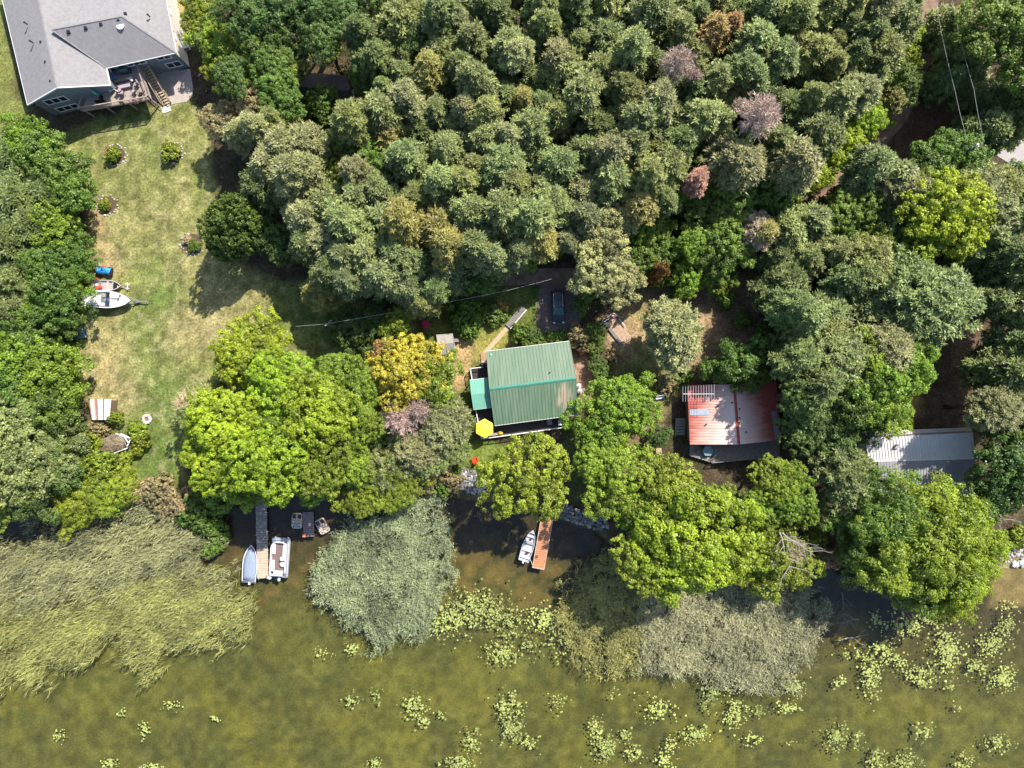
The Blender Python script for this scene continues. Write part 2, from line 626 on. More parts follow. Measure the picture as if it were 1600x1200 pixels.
def build_water():
    m, nt, out = nmat("lake_water")
    tc = N(nt, "ShaderNodeTexCoord")
    n1 = N(nt, "ShaderNodeTexNoise", i_Scale=1.4, i_Detail=3.0)
    L(nt, tc.outputs["Object"], n1.inputs["Vector"])
    b = N(nt, "ShaderNodeBump", i_Strength=0.25, i_Distance=0.06)
    L(nt, n1.outputs["Fac"], b.inputs["Height"])
    fr = N(nt, "ShaderNodeFresnel", i_IOR=1.33)
    L(nt, b.outputs[0], fr.inputs["Normal"])
    tr = N(nt, "ShaderNodeBsdfTransparent")
    tr.inputs[0].default_value = (0.87, 0.85, 0.72, 1)
    gl = N(nt, "ShaderNodeBsdfGlossy", i_Roughness=0.08)
    L(nt, b.outputs[0], gl.inputs["Normal"])
    mx = N(nt, "ShaderNodeMixShader")
    fm = N(nt, "ShaderNodeMath", operation='MULTIPLY', i_1=1.8)
    L(nt, fr.outputs[0], fm.inputs[0])
    L(nt, fm.outputs[0], mx.inputs[0])
    L(nt, tr.outputs[0], mx.inputs[1])
    L(nt, gl.outputs[0], mx.inputs[2])
    L(nt, mx.outputs[0], out.inputs[0])
    xs = [-900, -200, -90, -45, 0, 45, 90, 200, 900]
    mb = MB()
    top = [W(p, q) for p, q in ((-7000, 780), (0, 780), (300, 770), (400, 760), (620, 765), (760, 770), (900, 800), (980, 850), (1230, 865), (1600, 870), (8000, 865))]
    vs, fs = [], []
    for t in top:
        vs += [(t.x, t.y, WATER_Z), (t.x, -900, WATER_Z)]
    for i in range(len(top) - 1):
        fs.append((2 * i, 2 * i + 1, 2 * i + 3, 2 * i + 2))
    mb.add(vs, fs)
    tag(mb.build("lake_water", m), kind="structure")


build_water()


# ------------------------------------------------------------------ reeds and lily pads
def scatter_in(poly, dens, seed, edge=0.0):
    """world xy of random points inside a pixel polygon"""
    rng = np.random.default_rng(seed)
    P = np.array(poly, float)
    x0, y0 = P.min(0) - 12
    x1, y1 = P.max(0) + 12
    n = int((x1 - x0) * (y1 - y0) * S * S * dens)
    px, py = rng.uniform(x0, x1, n), rng.uniform(y0, y1, n)
    d = poly_dist(px, py, poly) + (fbm(px, py, 30.0, seed) - 0.5) * 2 * edge
    k = d < 14
    # thinner towards the water's edge and in a few gaps
    dd = -d[k]
    px, py = px[k], py[k]
    keep = rng.random(len(px)) < np.clip((dd + 14) / 46, 0.05, 1) * np.clip(4.2 * fbm(px, py, 16.0, seed + 3, 3) - 1.1, 0.22, 1)
    return px[keep], py[keep], rng


def reed_bed(name, label, poly, dens, hgt, lean, leanamt, colour, seed, edge=14, nb=4):
    px, py, rng = scatter_in(poly, dens, seed, edge)
    n = len(px)
    x, y = (px - 800) * S, (600 - py) * S
    z0 = np.full(n, WATER_Z - 0.1)
    big = fbm(px, py, 70.0, seed + 8, 3)
    h = hgt * rng.uniform(0.72, 1.1, n) * (0.75 + 0.5 * big)
    la = math.atan2(lean[1], lean[0])
    a = la + rng.normal(0, 0.5, n) + (fbm(px, py, 34.0, seed + 5, 2) - 0.5) * 1.6
    amt = leanamt * rng.uniform(0.5, 1.5, n)
    ra = rng.uniform(0, 2 * np.pi, n)
    tipx = x + h * (np.cos(a) * amt + np.cos(ra) * 0.16)
    tipy = y + h * (np.sin(a) * amt + np.sin(ra) * 0.16)
    tipz = z0 + h * np.sqrt(np.clip(1 - amt ** 2, 0.2, 1))
    Vs, Fs, T = [], [], []
    ul, vl = px * math.cos(la) - py * math.sin(la), px * math.sin(la) + py * math.cos(la)
    st = vnoise(ul / (6.0 if leanamt > .3 else 2.2), vl, 4.5, seed + 21) * .6 + vnoise(ul / 5.0, vl, 9.0, seed + 23) * .4
    base_t = np.clip(-0.45 + 0.9 * fbm(px, py, 20.0, seed + 11, 3) + 0.95 * st + rng.normal(0, 0.12, n), 0, 1)

    def tri(p0, p1, w, t):
        """thin diamond blades from p0 to p1"""
        k = sum(len(v) for v in Vs)
        d = p1 - p0
        s = np.stack([-d[:, 1], d[:, 0], np.zeros(len(d))], 1)
        s = s / (np.linalg.norm(s, axis=1, keepdims=True) + 1e-6)
        s = s + rng.normal(0, 0.3, s.shape)
        mid = p0 + d * 0.4
        V = np.stack([p0, mid + s * w[:, None], p1, mid - s * w[:, None]], 1).reshape(-1, 3)
        Vs.append(V)
        Fs.append(np.arange(len(p0) * 4).reshape(-1, 4) + k)
        T.append(t)

    b = np.stack([x, y, z0], 1)
    t3 = np.stack([tipx, tipy, tipz], 1)
    tri(b, t3, np.full(n, 0.018), base_t * 0.7)
    for j in range(nb):
        f = rng.uniform(0.42, 0.95, n)
        p = b + (t3 - b) * f[:, None]
        aj = la + rng.normal(0, 0.5 if leanamt > .3 else 2.2, n)
        ln = rng.uniform(0.45, 0.85, n) * (1.5 if leanamt > .3 else 1.0)
        q = p + np.stack([np.cos(aj) * ln * 0.85, np.sin(aj) * ln * 0.85, ln * rng.uniform(-0.15, 0.5, n)], 1)
        tri(p, q, rng.uniform(0.022, 0.042, n), np.clip(base_t + rng.normal(0, 0.12, n), 0, 1))
    # seed plume
    k = rng.random(n) < 0.4
    q = t3[k] + np.stack([np.cos(a[k]) * 0.25, np.sin(a[k]) * 0.25, np.full(k.sum(), 0.05)], 1)
    tri(t3[k], q, np.full(k.sum(), 0.045), np.clip(base_t[k] + 0.15, 0, 1))
    me = np_mesh(name, np.concatenate(Vs), np.concatenate(Fs), REED, np.concatenate(T))
    o = link(name, me)
    o.color = c4(colour)
    tag(o, label, "reeds", kind="stuff")
    return o


reed_bed("reed_bed", "tan and olive reed bed leaning over along the left shore", [(-60, 815), (60, 832), (140, 830), (255, 775), (305, 812), (350, 865), (372, 905), (240, 915), (120, 940), (-60, 950)], 26, 2.4, (-0.8, -0.5), 0.38, (0.27, 0.265, 0.13), 11, edge=40)
reed_bed("reed_bed", "yellow green wind-combed reeds at the outer edge of the left bed", [(-60, 935), (120, 930), (240, 905), (360, 885), (398, 945), (385, 985), (330, 1000), (290, 990), (250, 1045), (235, 1000), (165, 1000), (110, 1032), (30, 1065), (-60, 1090)], 30, 2.5, (-0.85, -0.5), 0.55, (0.29, 0.30, 0.095), 12, edge=34)
reed_bed("reed_bed", "grey green bushy reed bed between the two docks", [(555, 815), (600, 790), (640, 765), (690, 765), (700, 830), (705, 890), (685, 940), (650, 985), (600, 1008), (555, 972), (508, 945), (495, 890), (515, 850)], 42, 2.3, (0, -1), 0.1, (0.26, 0.305, 0.165), 13, edge=24, nb=5)
reed_bed("reed_bed", "olive brown reeds in the bay right of the orange dock", [(905, 880), (935, 860), (985, 880), (1030, 900), (1010, 945), (1010, 1045), (960, 1050), (910, 1025), (875, 995), (875, 940)], 34, 1.9, (0.2, -1), 0.16, (0.30, 0.31, 0.095), 14, edge=26)
reed_bed("reed_bed", "pale tan reed bed below the bright lime maple", [(1020, 900), (1100, 890), (1230, 890), (1285, 930), (1278, 995), (1235, 1060), (1150, 1068), (1080, 1050), (1000, 1048), (1000, 950)], 40, 2.2, (0.1, -1), 0.12, (0.295, 0.305, 0.17), 15, edge=26, nb=5)

PADS = [(745, 950, 52, 32, 430), (790, 975, 32, 30, 160), (850, 968, 34, 18, 230), (695, 972, 42, 22, 210), (785, 1020, 26, 17, 130), (550, 1012, 11, 11, 45), (505, 1020, 13, 9, 16), (548, 1095, 12, 11, 40), (588, 1088, 10, 16, 24), (648, 1103, 18, 19, 100), (662, 1128, 9, 9, 30), (735, 1158, 16, 20, 90), (795, 1103, 22, 18, 140), (800, 1138, 18, 22, 130), (825, 1160, 16, 12, 60), (585, 1192, 11, 9, 40), (715, 1194, 22, 16, 120), (872, 1098, 12, 14, 40), (690, 1118, 8, 9, 14), (93, 1148, 11, 10, 24), (190, 1113, 6, 9, 12), (225, 1140, 10, 14, 32), (268, 1102, 17, 11, 30), (336, 1122, 8, 6, 14), (170, 1192, 13, 9, 44), (236, 1198, 16, 6, 40), (1030, 1110, 27, 20, 110), (1110, 1090, 14, 24, 95), (1150, 1115, 18, 22, 130), (1185, 1112, 13, 10, 40), (1085, 1148, 20, 14, 100), (930, 1138, 12, 18, 60), (945, 1168, 18, 22, 150), (975, 1150, 15, 9, 45), (990, 1177, 13, 14, 55), (1045, 1165, 9, 14, 30), (1040, 1190, 13, 13, 60), (1176, 1155, 13, 11, 60), (1242, 1072, 20, 13, 70), (1230, 1105, 18, 11, 50), (1308, 1150, 17, 24, 130), (1342, 1155, 13, 14, 50), (1370, 1188, 17, 17, 90), (1420, 1190, 26, 14, 100), (1442, 1145, 16, 14, 60), (1505, 1190, 17, 16, 80), (1560, 1160, 24, 14, 90), (1362, 1055, 17, 34, 190), (1380, 1015, 20, 18, 120), (1415, 980, 30, 18, 190), (1460, 960, 26, 22, 190), (1478, 1018, 24, 34, 290), (1440, 1058, 24, 18, 150), (1405, 1035, 16, 18, 60), (1520, 1038, 24, 14, 90), (1550, 1008, 26, 20, 150), (1572, 980, 16, 16, 100), (1566, 1058, 22, 20, 170), (1405, 945, 12, 14, 50), (1368, 970, 12, 12, 35), (1510, 955, 22, 18, 40), (1578, 948, 18, 12, 30), (1330, 1022, 22, 14, 50), (1310, 1066, 12, 8, 22), (1480, 1070, 16, 14, 26), (880, 1000, 26, 30, 120), (830, 1010, 20, 22, 40), (1240, 1160, 20, 8, 6), (1495, 1108, 8, 8, 8), (960, 1085, 14, 10, 12), (1120, 1075, 30, 10, 50), (1200, 1050, 36, 14, 60)]


def lily_pads():
    rng = np.random.default_rng(5)
    P, Rr, T = [], [], []
    for cx, cy, rx, ry, n in PADS:
        n = int(n * 1.5)
        x = cx + rng.normal(0, 0.52, n) * rx
        y = cy + rng.normal(0, 0.52, n) * ry
        k = (fbm(x, y, 9.0, 3, 2) > 0.30)
        x, y = x[k], y[k]
        P.append(np.stack([(x - 800) * S * 1.005, (600 - y) * S * 1.005], 1))
        Rr.append(rng.uniform(0.06, 0.13, len(x)) * rng.choice([1, 1, 1.5], len(x)))
        T.append(np.clip(rng.normal(0.5, 0.3) * 0.4 + 0.3 + rng.normal(0, 0.22, len(x)), 0, 1))
    P, Rr, T = np.concatenate(P), np.concatenate(Rr), np.concatenate(T)
    n = len(P)
    # a notched round leaf of 8 corners with a raised rim
    ang = np.linspace(0.25, 2 * np.pi - 0.25, 7)
    V = np.zeros((n, 8, 3))
    rot = rng.uniform(0, 2 * np.pi, n)
    tilt = rng.normal(0, 0.10, (n, 2))
    zz = WATER_Z + 0.012 + np.arange(n) % 7 * 0.004
    for i in range(7):
        a = rot + ang[i]
        V[:, i, 0] = P[:, 0] + Rr * np.cos(a)
        V[:, i, 1] = P[:, 1] + Rr * np.sin(a)
        V[:, i, 2] = zz + Rr * (np.cos(a) * tilt[:, 0] + np.sin(a) * tilt[:, 1]) * 0.6 + 0.02
    V[:, 7, 0], V[:, 7, 1], V[:, 7, 2] = P[:, 0], P[:, 1], zz
    F = (np.arange(n)[:, None] * 8 + np.arange(8)[None])
    me = np_mesh("lily_pads", V.reshape(-1, 3), F, leaf_mat("lily_leaf", trans=0.05, warm=0.35), T, k=8)
    o = link("lily_pads", me)
    o.color = (0.30, 0.36, 0.11, 1)
    tag(o, "pale green water lily pads floating in clumps on the shallow lake", "lily pads", kind="stuff")


lily_pads()


# ------------------------------------------------------------------ tree prototypes
def unit(v):
    return v / (np.linalg.norm(v, axis=-1, keepdims=True) + 1e-9)


def leaf_quads(C, Nn, length, width, tint, rng):
    """diamond leaves: centre, facing, length, width"""
    n = len(C)
    r = unit(rng.normal(0, 1, (n, 3)))
    t = unit(np.cross(Nn, r))
    b = np.cross(Nn, t)
    l, w = (length * 0.5)[:, None], (width * 0.5)[:, None]
    fold = Nn * (0.12 * length)[:, None]
    V = np.stack([C - t * l - fold, C + b * w, C + t * l - fold, C - b * w], 1).reshape(-1, 3)
    return V, np.arange(n * 4).reshape(-1, 4), tint


def sprays(P0, D, length, width, tint, rng, flat=0.0):
    n = len(P0)
    r = unit(rng.normal(0, 1, (n, 3)) * (1 - 0.6 * flat) + np.array([0, 0, flat * 1.2]))
    b = unit(np.cross(D, r)) * (width * 0.5)[:, None]
    P1 = P0 + D * length[:, None]
    mid = P0 + D * (length * 0.45)[:, None]
    V = np.stack([P0, mid + b, P1, mid - b], 1).reshape(-1, 3)
    return V, np.arange(n * 4).reshape(-1, 4), tint


def crown_broad(name, seed, depth=1.0, lobes=26, clumps=14, leaves=26, lobe_r=0.3, clump_r=0.125, leaf=0.075, flat=0.0, irregular=0.18, aspect=0.75, droop=0.0, mottle=0.13):
    """crown of radius 1 and the given depth, its top at z = depth"""
    rng = np.random.default_rng(seed)
    k = np.arange(lobes) + 0.5
    el = np.arcsin(np.clip(1 - 1.25 * k / lobes, -1, 1))
    az = k * 2.399963 + rng.normal(0, 0.25, lobes)
    rad = 0.72 * (1 + rng.normal(0, irregular, lobes))
    az_k = 1 + irregular * 1.1 * (np.sin(az * 2 + rng.uniform(0, 6)) * 0.5 + np.sin(az * 3 + rng.uniform(0, 6)) * 0.5)
    lc = np.stack([np.cos(el) * np.cos(az) * rad * az_k, np.cos(el) * np.sin(az) * rad * az_k, (0.5 + 0.42 * np.sin(el) * (1 + rng.normal(0, 0.19, lobes)) - flat * 0.1) * depth], 1)
    lr = lobe_r * rng.uniform(0.75, 1.3, lobes)
    lt = rng.normal(0, mottle * 1.05, lobes)
    Cc, Cd, Cr, Ct = [], [], [], []
    for i in range(lobes):
        d = unit(rng.normal(0, 1, (clumps * 3, 3)) + np.array([0, 0, 0.35]))
        p = lc[i] + d * lr[i] * np.array([1, 1, 0.85]) * rng.uniform(0.7, 1.05, (len(d), 1))
        # keep clumps that are not buried in the neighbouring lobes
        dist = np.linalg.norm(p[:, None] - lc[None], axis=2) / lr[None]
        dist[:, i] = 9
        free = (dist.min(1) > 0.72)
        idx = np.where(free)[0][:clumps]
        Cc.append(p[idx]); Cd.append(d[idx])
        Cr.append(clump_r * rng.uniform(0.7, 1.3, len(idx)))
        Ct.append(lt[i] + rng.normal(0, mottle, len(idx)))
    Cc, Cd, Cr, Ct = map(np.concatenate, (Cc, Cd, Cr, Ct))
    n = len(Cc)
    d = unit(rng.normal(0, 1, (n, leaves, 3)) + Cd[:, None] * 0.7 + np.array([0, 0, 0.25]))
    P = Cc[:, None] + d * Cr[:, None, None] * rng.uniform(0.45, 1.1, (n, leaves, 1))
    P[..., 2] -= droop * rng.random((n, leaves)) * Cr[:, None]
    nn = unit(d + np.array([0, 0, 0.55]) + rng.normal(0, 0.45, (n, leaves, 3)))
    t = 0.5 + Ct[:, None] + rng.normal(0, 0.14, (n, leaves)) + 0.05 * d[..., 2]
    sz = leaf * rng.uniform(0.65, 1.3, (n, leaves))
    V, F, T = leaf_quads(P.reshape(-1, 3), nn.reshape(-1, 3), sz.ravel(), sz.ravel() * aspect, t.ravel(), rng)
    return np_mesh(name, V, F, LEAF, T)


def crown_pine(name, seed, depth=2.0, levels=10, branches=8, tufts=6, needles=24, tuft=0.16, width=0.05, pointed=0.0, up=0.5, loose=0.0):
    rng = np.random.default_rng(seed)
    P, D, T = [], [], []
    lump = rng.uniform(0, 6, 3)
    for l in range(levels):
        f = (l + 0.35) / levels                       # 0 top .. 1 bottom
        rr = (1 - pointed) * min(1.0, math.sqrt(max(0, 1 - (1 - f * 1.15) ** 2)) if f < 0.87 else 1.0) + pointed * f
        rr = max(0.16, rr) * (1.0 if f < 0.75 else 1.0 - (f - 0.75) * 0.8)
        nb = max(4, int(branches * (0.55 + 0.6 * rr)))
        for b in range(nb):
            a = 2 * math.pi * (b + 0.5 * (l % 2)) / nb + rng.normal(0, 0.22)
            k = rr * (1 + 0.16 * math.sin(2 * a + lump[0]) + 0.12 * math.sin(3 * a + lump[1])) * rng.uniform(0.78, 1.12)
            zb = depth * (1 - f) + rng.normal(0, 0.05) * depth / levels
            bt = rng.normal(0, 0.11)
            nt_ = max(2, int(tufts * (0.4 + 0.6 * k)))
            for j in range(nt_):
                s = 0.30 + 0.70 * (j + rng.random() * 0.6) / nt_
                aa = a + rng.normal(0, 0.16)
                rad = k * s
                p = np.array([math.cos(aa) * rad, math.sin(aa) * rad, zb + (s ** 2) * 0.16 * up - 0.05 * pointed * rad * 6])
                m = needles
                dd = unit(rng.normal(0, 1, (m, 3)) * np.array([1, 1, 0.55]) * (0.85 + loose) + np.array([math.cos(aa) * 0.5, math.sin(aa) * 0.5, 0.4 * up]))
                P.append(np.repeat(p[None], m, 0) + rng.normal(0, tuft * 0.28, (m, 3)))
                D.append(dd)
                T.append(0.46 + bt + rng.normal(0, 0.12) + rng.normal(0, 0.10, m) + 0.10 * (s - 0.6))
    P, D, T = np.concatenate(P), np.concatenate(D), np.concatenate(T)
    ln = tuft * rng.uniform(0.6, 1.25, len(P))
    V, F, T = sprays(P, D, ln, np.full(len(P), width) * rng.uniform(0.7, 1.3, len(P)), T, rng, 1.0)
    return np_mesh(name, V, F, NEEDLE, T)


def crown_dead(name, seed, depth=1.8, levels=9, branches=11, twigs=44):
    """bare crown: limbs with a haze of fine twigs"""
    rng = np.random.default_rng(seed)
    P, D, Ln, Wd, T = [], [], [], [], []
    for l in range(levels):
        f = (l + 0.4) / levels
        rr = math.sqrt(max(0.03, 1 - (1 - f) ** 2)) * (1 if f < 0.7 else 0.85)
        for b in range(branches):
            a = 2 * math.pi * (b + 0.5 * (l % 2)) / branches + rng.normal(0, 0.2)
            k = rr * rng.uniform(0.75, 1.1)
            z = depth * (1 - f)
            tip = np.array([math.cos(a) * k, math.sin(a) * k, z + 0.12])
            root = np.array([0, 0, z - 0.1])
            d = tip - root
            P.append(root[None]); D.append(unit(d)[None]); Ln.append([np.linalg.norm(d)]); Wd.append([0.035]); T.append([0.4])
            s = rng.uniform(0.3, 1.0, twigs)
            P.append(root + d * s[:, None])
            D.append(unit(d[None] * 0.9 + rng.normal(0, 0.55, (twigs, 3)) + np.array([0, 0, 0.25])))
            Ln.append(rng.uniform(0.12, 0.3, twigs)); Wd.append(np.full(twigs, 0.022)); T.append(np.clip(rng.normal(0.5, 0.15, twigs), 0, 1))
    P, D, Ln, Wd, T = (np.concatenate([np.asarray(q) for q in v]) for v in (P, D, Ln, Wd, T))
    V, F, T = sprays(P, D, Ln, Wd, T, rng)
    return np_mesh(name, V, F, TWIG, T)


def trunk_mesh(name, seed, limbs=5, m=BARK):
    """unit trunk: radius about 1 at the foot, height 1; scaled per tree"""
    rnd = random.Random(seed)
    mb = MB()
    pts, rad = [], []
    for i in range(7):
        t = i / 6
        pts.append((rnd.uniform(-0.3, 0.3) * t, rnd.uniform(-0.3, 0.3) * t, t))
        rad.append((1.25 if i == 0 else 1.0) * (1 - 0.85 * t))
    mb.tube(pts, rad, 8)
    for k in range(limbs):
        t = rnd.uniform(0.42, 0.9)
        a = k * 2.4 + rnd.random()
        ln = rnd.uniform(2.4, 4.6) * (1.2 - t)
        p = Vector((0, 0, t))
        mb.tube([p, p + Vector((math.cos(a) * ln * 0.5, math.sin(a) * ln * 0.5, 0.05)), p + Vector((math.cos(a) * ln, math.sin(a) * ln, 0.13))], [0.4 * (1.15 - t), 0.28 * (1.1 - t), 0.06], 5)
    o = mb.build(name, m, smooth=True)
    me = o.data
    bpy.data.objects.remove(o)
    return me


PROTO = {
    'pine': [crown_pine("pine_crown", 100 + i, depth=(2.0, 2.3, 2.1, 2.6, 1.9, 2.4)[i], levels=(11, 12, 11, 13, 11, 12)[i], branches=10, tufts=7, needles=36, tuft=0.16, width=0.045, up=0.6, pointed=(0.0, 0.25, 0.1, 0.3, 0.0, 0.15)[i]) for i in range(6)],
    'bigpine': [crown_pine("pine_crown", 130 + i, depth=1.35, levels=12, branches=15, tufts=10, needles=30, tuft=0.105, width=0.03, up=0.7) for i in range(3)],
    'spruce': [crown_pine("spruce_crown", 140 + i, depth=2.6, levels=14, branches=9, tufts=6, needles=22, tuft=0.17, width=0.05, pointed=0.9, up=0.15) for i in range(2)],
    'broad': [crown_broad("leaf_crown", 200 + i, depth=1.25, lobes=24, clumps=14, leaves=44, lobe_r=0.3, clump_r=0.135, leaf=0.064, irregular=0.26) for i in range(6)],
    'maple': [crown_broad("maple_crown", 220 + i, depth=1.0, lobes=42, clumps=20, leaves=44, lobe_r=0.235, clump_r=0.085, leaf=0.043, irregular=0.22) for i in range(4)],
    'ash': [crown_broad("ash_crown", 240 + i, depth=0.85, lobes=56, clumps=20, leaves=42, lobe_r=0.22, clump_r=0.09, leaf=0.05, irregular=0.3, aspect=0.38, droop=0.7, mottle=0.12) for i in range(2)],
    'bush': [crown_broad("bush_crown", 260 + i, depth=0.95, lobes=14, clumps=11, leaves=26, lobe_r=0.38, clump_r=0.19, leaf=0.15, irregular=0.2) for i in range(4)],
    'cedar': [crown_broad("dense_crown", 280, depth=0.95, lobes=60, clumps=18, leaves=26, lobe_r=0.2, clump_r=0.07, leaf=0.05, irregular=0.05, mottle=0.1)],
    'willow': [crown_broad("willow_crown", 290 + i, depth=1.1, lobes=26, clumps=16, leaves=30, lobe_r=0.3, clump_r=0.13, leaf=0.12, aspect=0.2, irregular=0.25, droop=0.5) for i in range(2)],
    'dead': [crown_dead("bare_crown", 300 + i) for i in range(3)],
}
TRUNK = [trunk_mesh("trunk", 400 + i) for i in range(4)]
PTRUNK = [trunk_mesh("pale_trunk", 410 + i, 7, PALEBARK) for i in range(2)]

# colour: (albedo, word)
CW = {
    'gg': ((0.235, 0.285, 0.10), 'grey green'), 'gd': ((0.16, 0.21, 0.066), 'dark grey green'), 'ol': ((0.245, 0.275, 0.085), 'olive green'),
    'yo': ((0.31, 0.29, 0.085), 'yellowish olive'), 'pg': ((0.31, 0.325, 0.14), 'pale grey green'), 'bl': ((0.195, 0.23, 0.095), 'bluish grey green'),
    'mg': ((0.13, 0.215, 0.035), 'mid green'), 'dg': ((0.105, 0.175, 0.04), 'deep green'), 'bg': ((0.20, 0.30, 0.03), 'bright green'),
    'li': ((0.275, 0.385, 0.026), 'lime green'), 'ye': ((0.42, 0.385, 0.045), 'golden yellow'), 'yg': ((0.225, 0.295, 0.03), 'yellow green'),
    'pk': ((0.47, 0.36, 0.30), 'pinkish grey'), 'tn': ((0.48, 0.40, 0.26), 'tan'), 'or': ((0.40,0.26,0.10), 'orange'), 'sa': ((0.46,0.28,0.19), 'rusty salmon'),
    'br': ((0.30,0.25,0.13), 'brownish'),
}
KINDW = {'pine': ('pine_tree', 'pine', 'pine tree'), 'bigpine': ('pine_tree', 'broad pine', 'pine tree'), 'spruce': ('spruce_tree', 'spruce', 'spruce tree'), 'broad': ('leafy_tree', 'leafy tree', 'tree'), 'maple': ('maple_tree', 'maple', 'tree'), 'ash': ('ash_tree', 'spreading tree', 'tree'), 'bush': ('bush', 'bush', 'bush'), 'cedar': ('cedar_tree', 'rounded dense tree', 'tree'), 'willow': ('willow_shrub', 'feathery willow', 'willow'), 'dead': ('dead_tree', 'bare dead tree', 'dead tree')}

LANDMARKS = [("the grey-roofed house", 200, 60), ("the hidden shed", 508, 135), ("the pinkish dead tree", 1175, 195), ("the small pink tree", 1052, 115), ("the orange-tinged pine", 1110, 62),
             ("the utility pole", 1525, 225), ("the red-roofed cottage", 1148, 648), ("the green-roofed cottage", 830, 600), ("the white-roofed cottage", 1437, 700), ("the dark car", 872, 480), ("the brightest maple", 1080, 840),
             ("the golden tree", 645, 575), ("the rounded cedar", 372, 360), ("the white trailer boat", 185, 468), ("the pontoon boat", 410, 840), ("the orange dock", 847, 850), ("the lime cluster", 400, 660),
             ("the roadside maple", 1468, 335), ("the striped shed roof", 157, 640), ("the brush shelter", 185, 690), ("the salmon brown pine", 1085, 285), ("the lone pine", 1050, 520), ("the stone-ringed shrubs", 225, 242), ("the dirt road", 1330, 225), ("the paved lane", 1585, 240), ("the top edge", 900, -10), ("the left edge", -5, 380), ("the right edge", 1605, 560)]


def dirword(dx, dy):
    if abs(dx) > 2.2 * abs(dy):
        return "left of" if dx < 0 else "right of"
    if abs(dy) > 2.2 * abs(dx):
        return "above" if dy < 0 else "below"
    return ("upper " if dy < 0 else "lower ") + ("left of" if dx < 0 else "right of")


TREES = []          # (kind, px, py, r px, height m, colour, own label or None)


def T(kind, colour, h, *pts, label=None):
    for p in pts:
        TREES.append((kind, p[0], p[1], p[2], p[3] if len(p) > 3 else h, colour, label))


# ------------------------------------------------------------------ trees, by kind and colour: (px, py, radius px[, height])
# the big pine stand
T('pine', 'gg', 15, (690, 28, 32), (740, 75, 37), (795, 82, 36), (745, 135, 33), (842, 20, 30), (880, 112, 44), (940, 60, 42), (985, 90, 36), (1020, 25, 40), (1060, 62, 32), (910, 150, 34), (1175, 78, 40), (1195, 20, 32), (1160, 120, 36), (1112, 138, 34), (870, 262, 46), (955, 280, 42), (1000, 195, 42), (985, 232, 36), (832, 205, 34), (1095, 190, 36), (1215, 100, 34), (1400, 35, 32), (1265, 210, 46), (1300, 165, 44), (600, 182, 42), (640, 255, 42), (690, 290, 34), (700, 240, 32), (758, 222, 34), (785, 262, 34))
T('pine', 'pg', 15, (805, 95, 26), (870, 95, 26), (1025, 165, 34), (955, 245, 36), (480, 232, 38), (465, 275, 36), (640, 160, 30), (730, 180, 30), (1240, 260, 40), (1150, 255, 40), (1370, 20, 26), (1340, 150, 30))
T('pine', 'ol', 14, (630, 35, 38), (850, 55, 32), (552, 200, 40), (690, 85, 36), (870, 190, 36), (1265, 90, 36), (1285, 25, 40), (1232, 38, 38), (970, 140, 32), (1322, 14, 32), (1370, 85, 44), (760, 185, 26), (1040, 262, 38), (800, 290, 34), (725, 290, 34), (1012, 280, 32), (945, 5, 30), (1105, 8, 34))
T('pine', 'gd', 13, (780, 35, 34), (720, 110, 30), (840, 130, 32), (935, 200, 40), (1060, 225, 34), (1195, 165, 36), (1225, 175, 34), (1350, 60, 32), (910, 240, 36), (1010, 110, 32), (590, 100, 32), (570, 60, 28), (660, 205, 30), (1128, 165, 30), (1325, 95, 34), (1255, 130, 34), (790, 160, 30), (900, 20, 32), (1148, 25, 36), (1282, 212, 34), (1210, 230, 34), (1075, 150, 26), (760, 25, 28))
T('pine', 'yo', 14, (1000, 318, 30, 13), (672, 118, 30, 13), (818, 165, 24, 12), (610, 215, 28, 12), (1190, 365, 26, 11), (1395, 155, 22, 9))
T('pine', 'or', 13, (1108, 62, 30, 16), (1138, 50, 14, 15))
T('pine', 'sa', 13, (1083, 290, 20, 15))
T('dead', 'pk', 13, (1175, 192, 32, 18), (1052, 114, 28, 17), (1075, 138, 13, 15), (1145, 178, 12, 14))
# front (lower) edge of the stand
T('pine', 'gg', 14, (512, 322, 40), (560, 312, 40), (545, 352, 42), (592, 300, 40), (735, 335, 42), (785, 335, 42), (830, 345, 46), (860, 318, 34), (620, 395, 42), (575, 398, 42), (745, 385, 38), (600, 345, 40))
T('pine', 'yo', 14, (630, 350, 42), (685, 362, 42), (700, 385, 34), (845, 372, 34, 12))
T('pine', 'bl', 12, (545, 405, 38), (600, 432, 40), (655, 415, 40), (700, 420, 36), (640, 450, 34), (770, 405, 34), (545, 440, 30), (910, 340, 34), (810, 395, 30))
T('pine', 'pg', 13, (480, 340, 34), (505, 375, 30), (910, 300, 34), (445, 232, 34), (405, 205, 30), (425, 260, 36), (380, 215, 26, 11), (780, 300, 30))
T('pine', 'gd', 12, (410, 290, 38), (460, 300, 36), (480, 385, 34), (520, 425, 30), (680, 450, 28), (500, 300, 34))
T('pine', 'ol', 11, (662, 475, 28, 9), (520, 275, 26, 11))
T('bigpine', 'yo', 8, (508, 448, 34, 8))
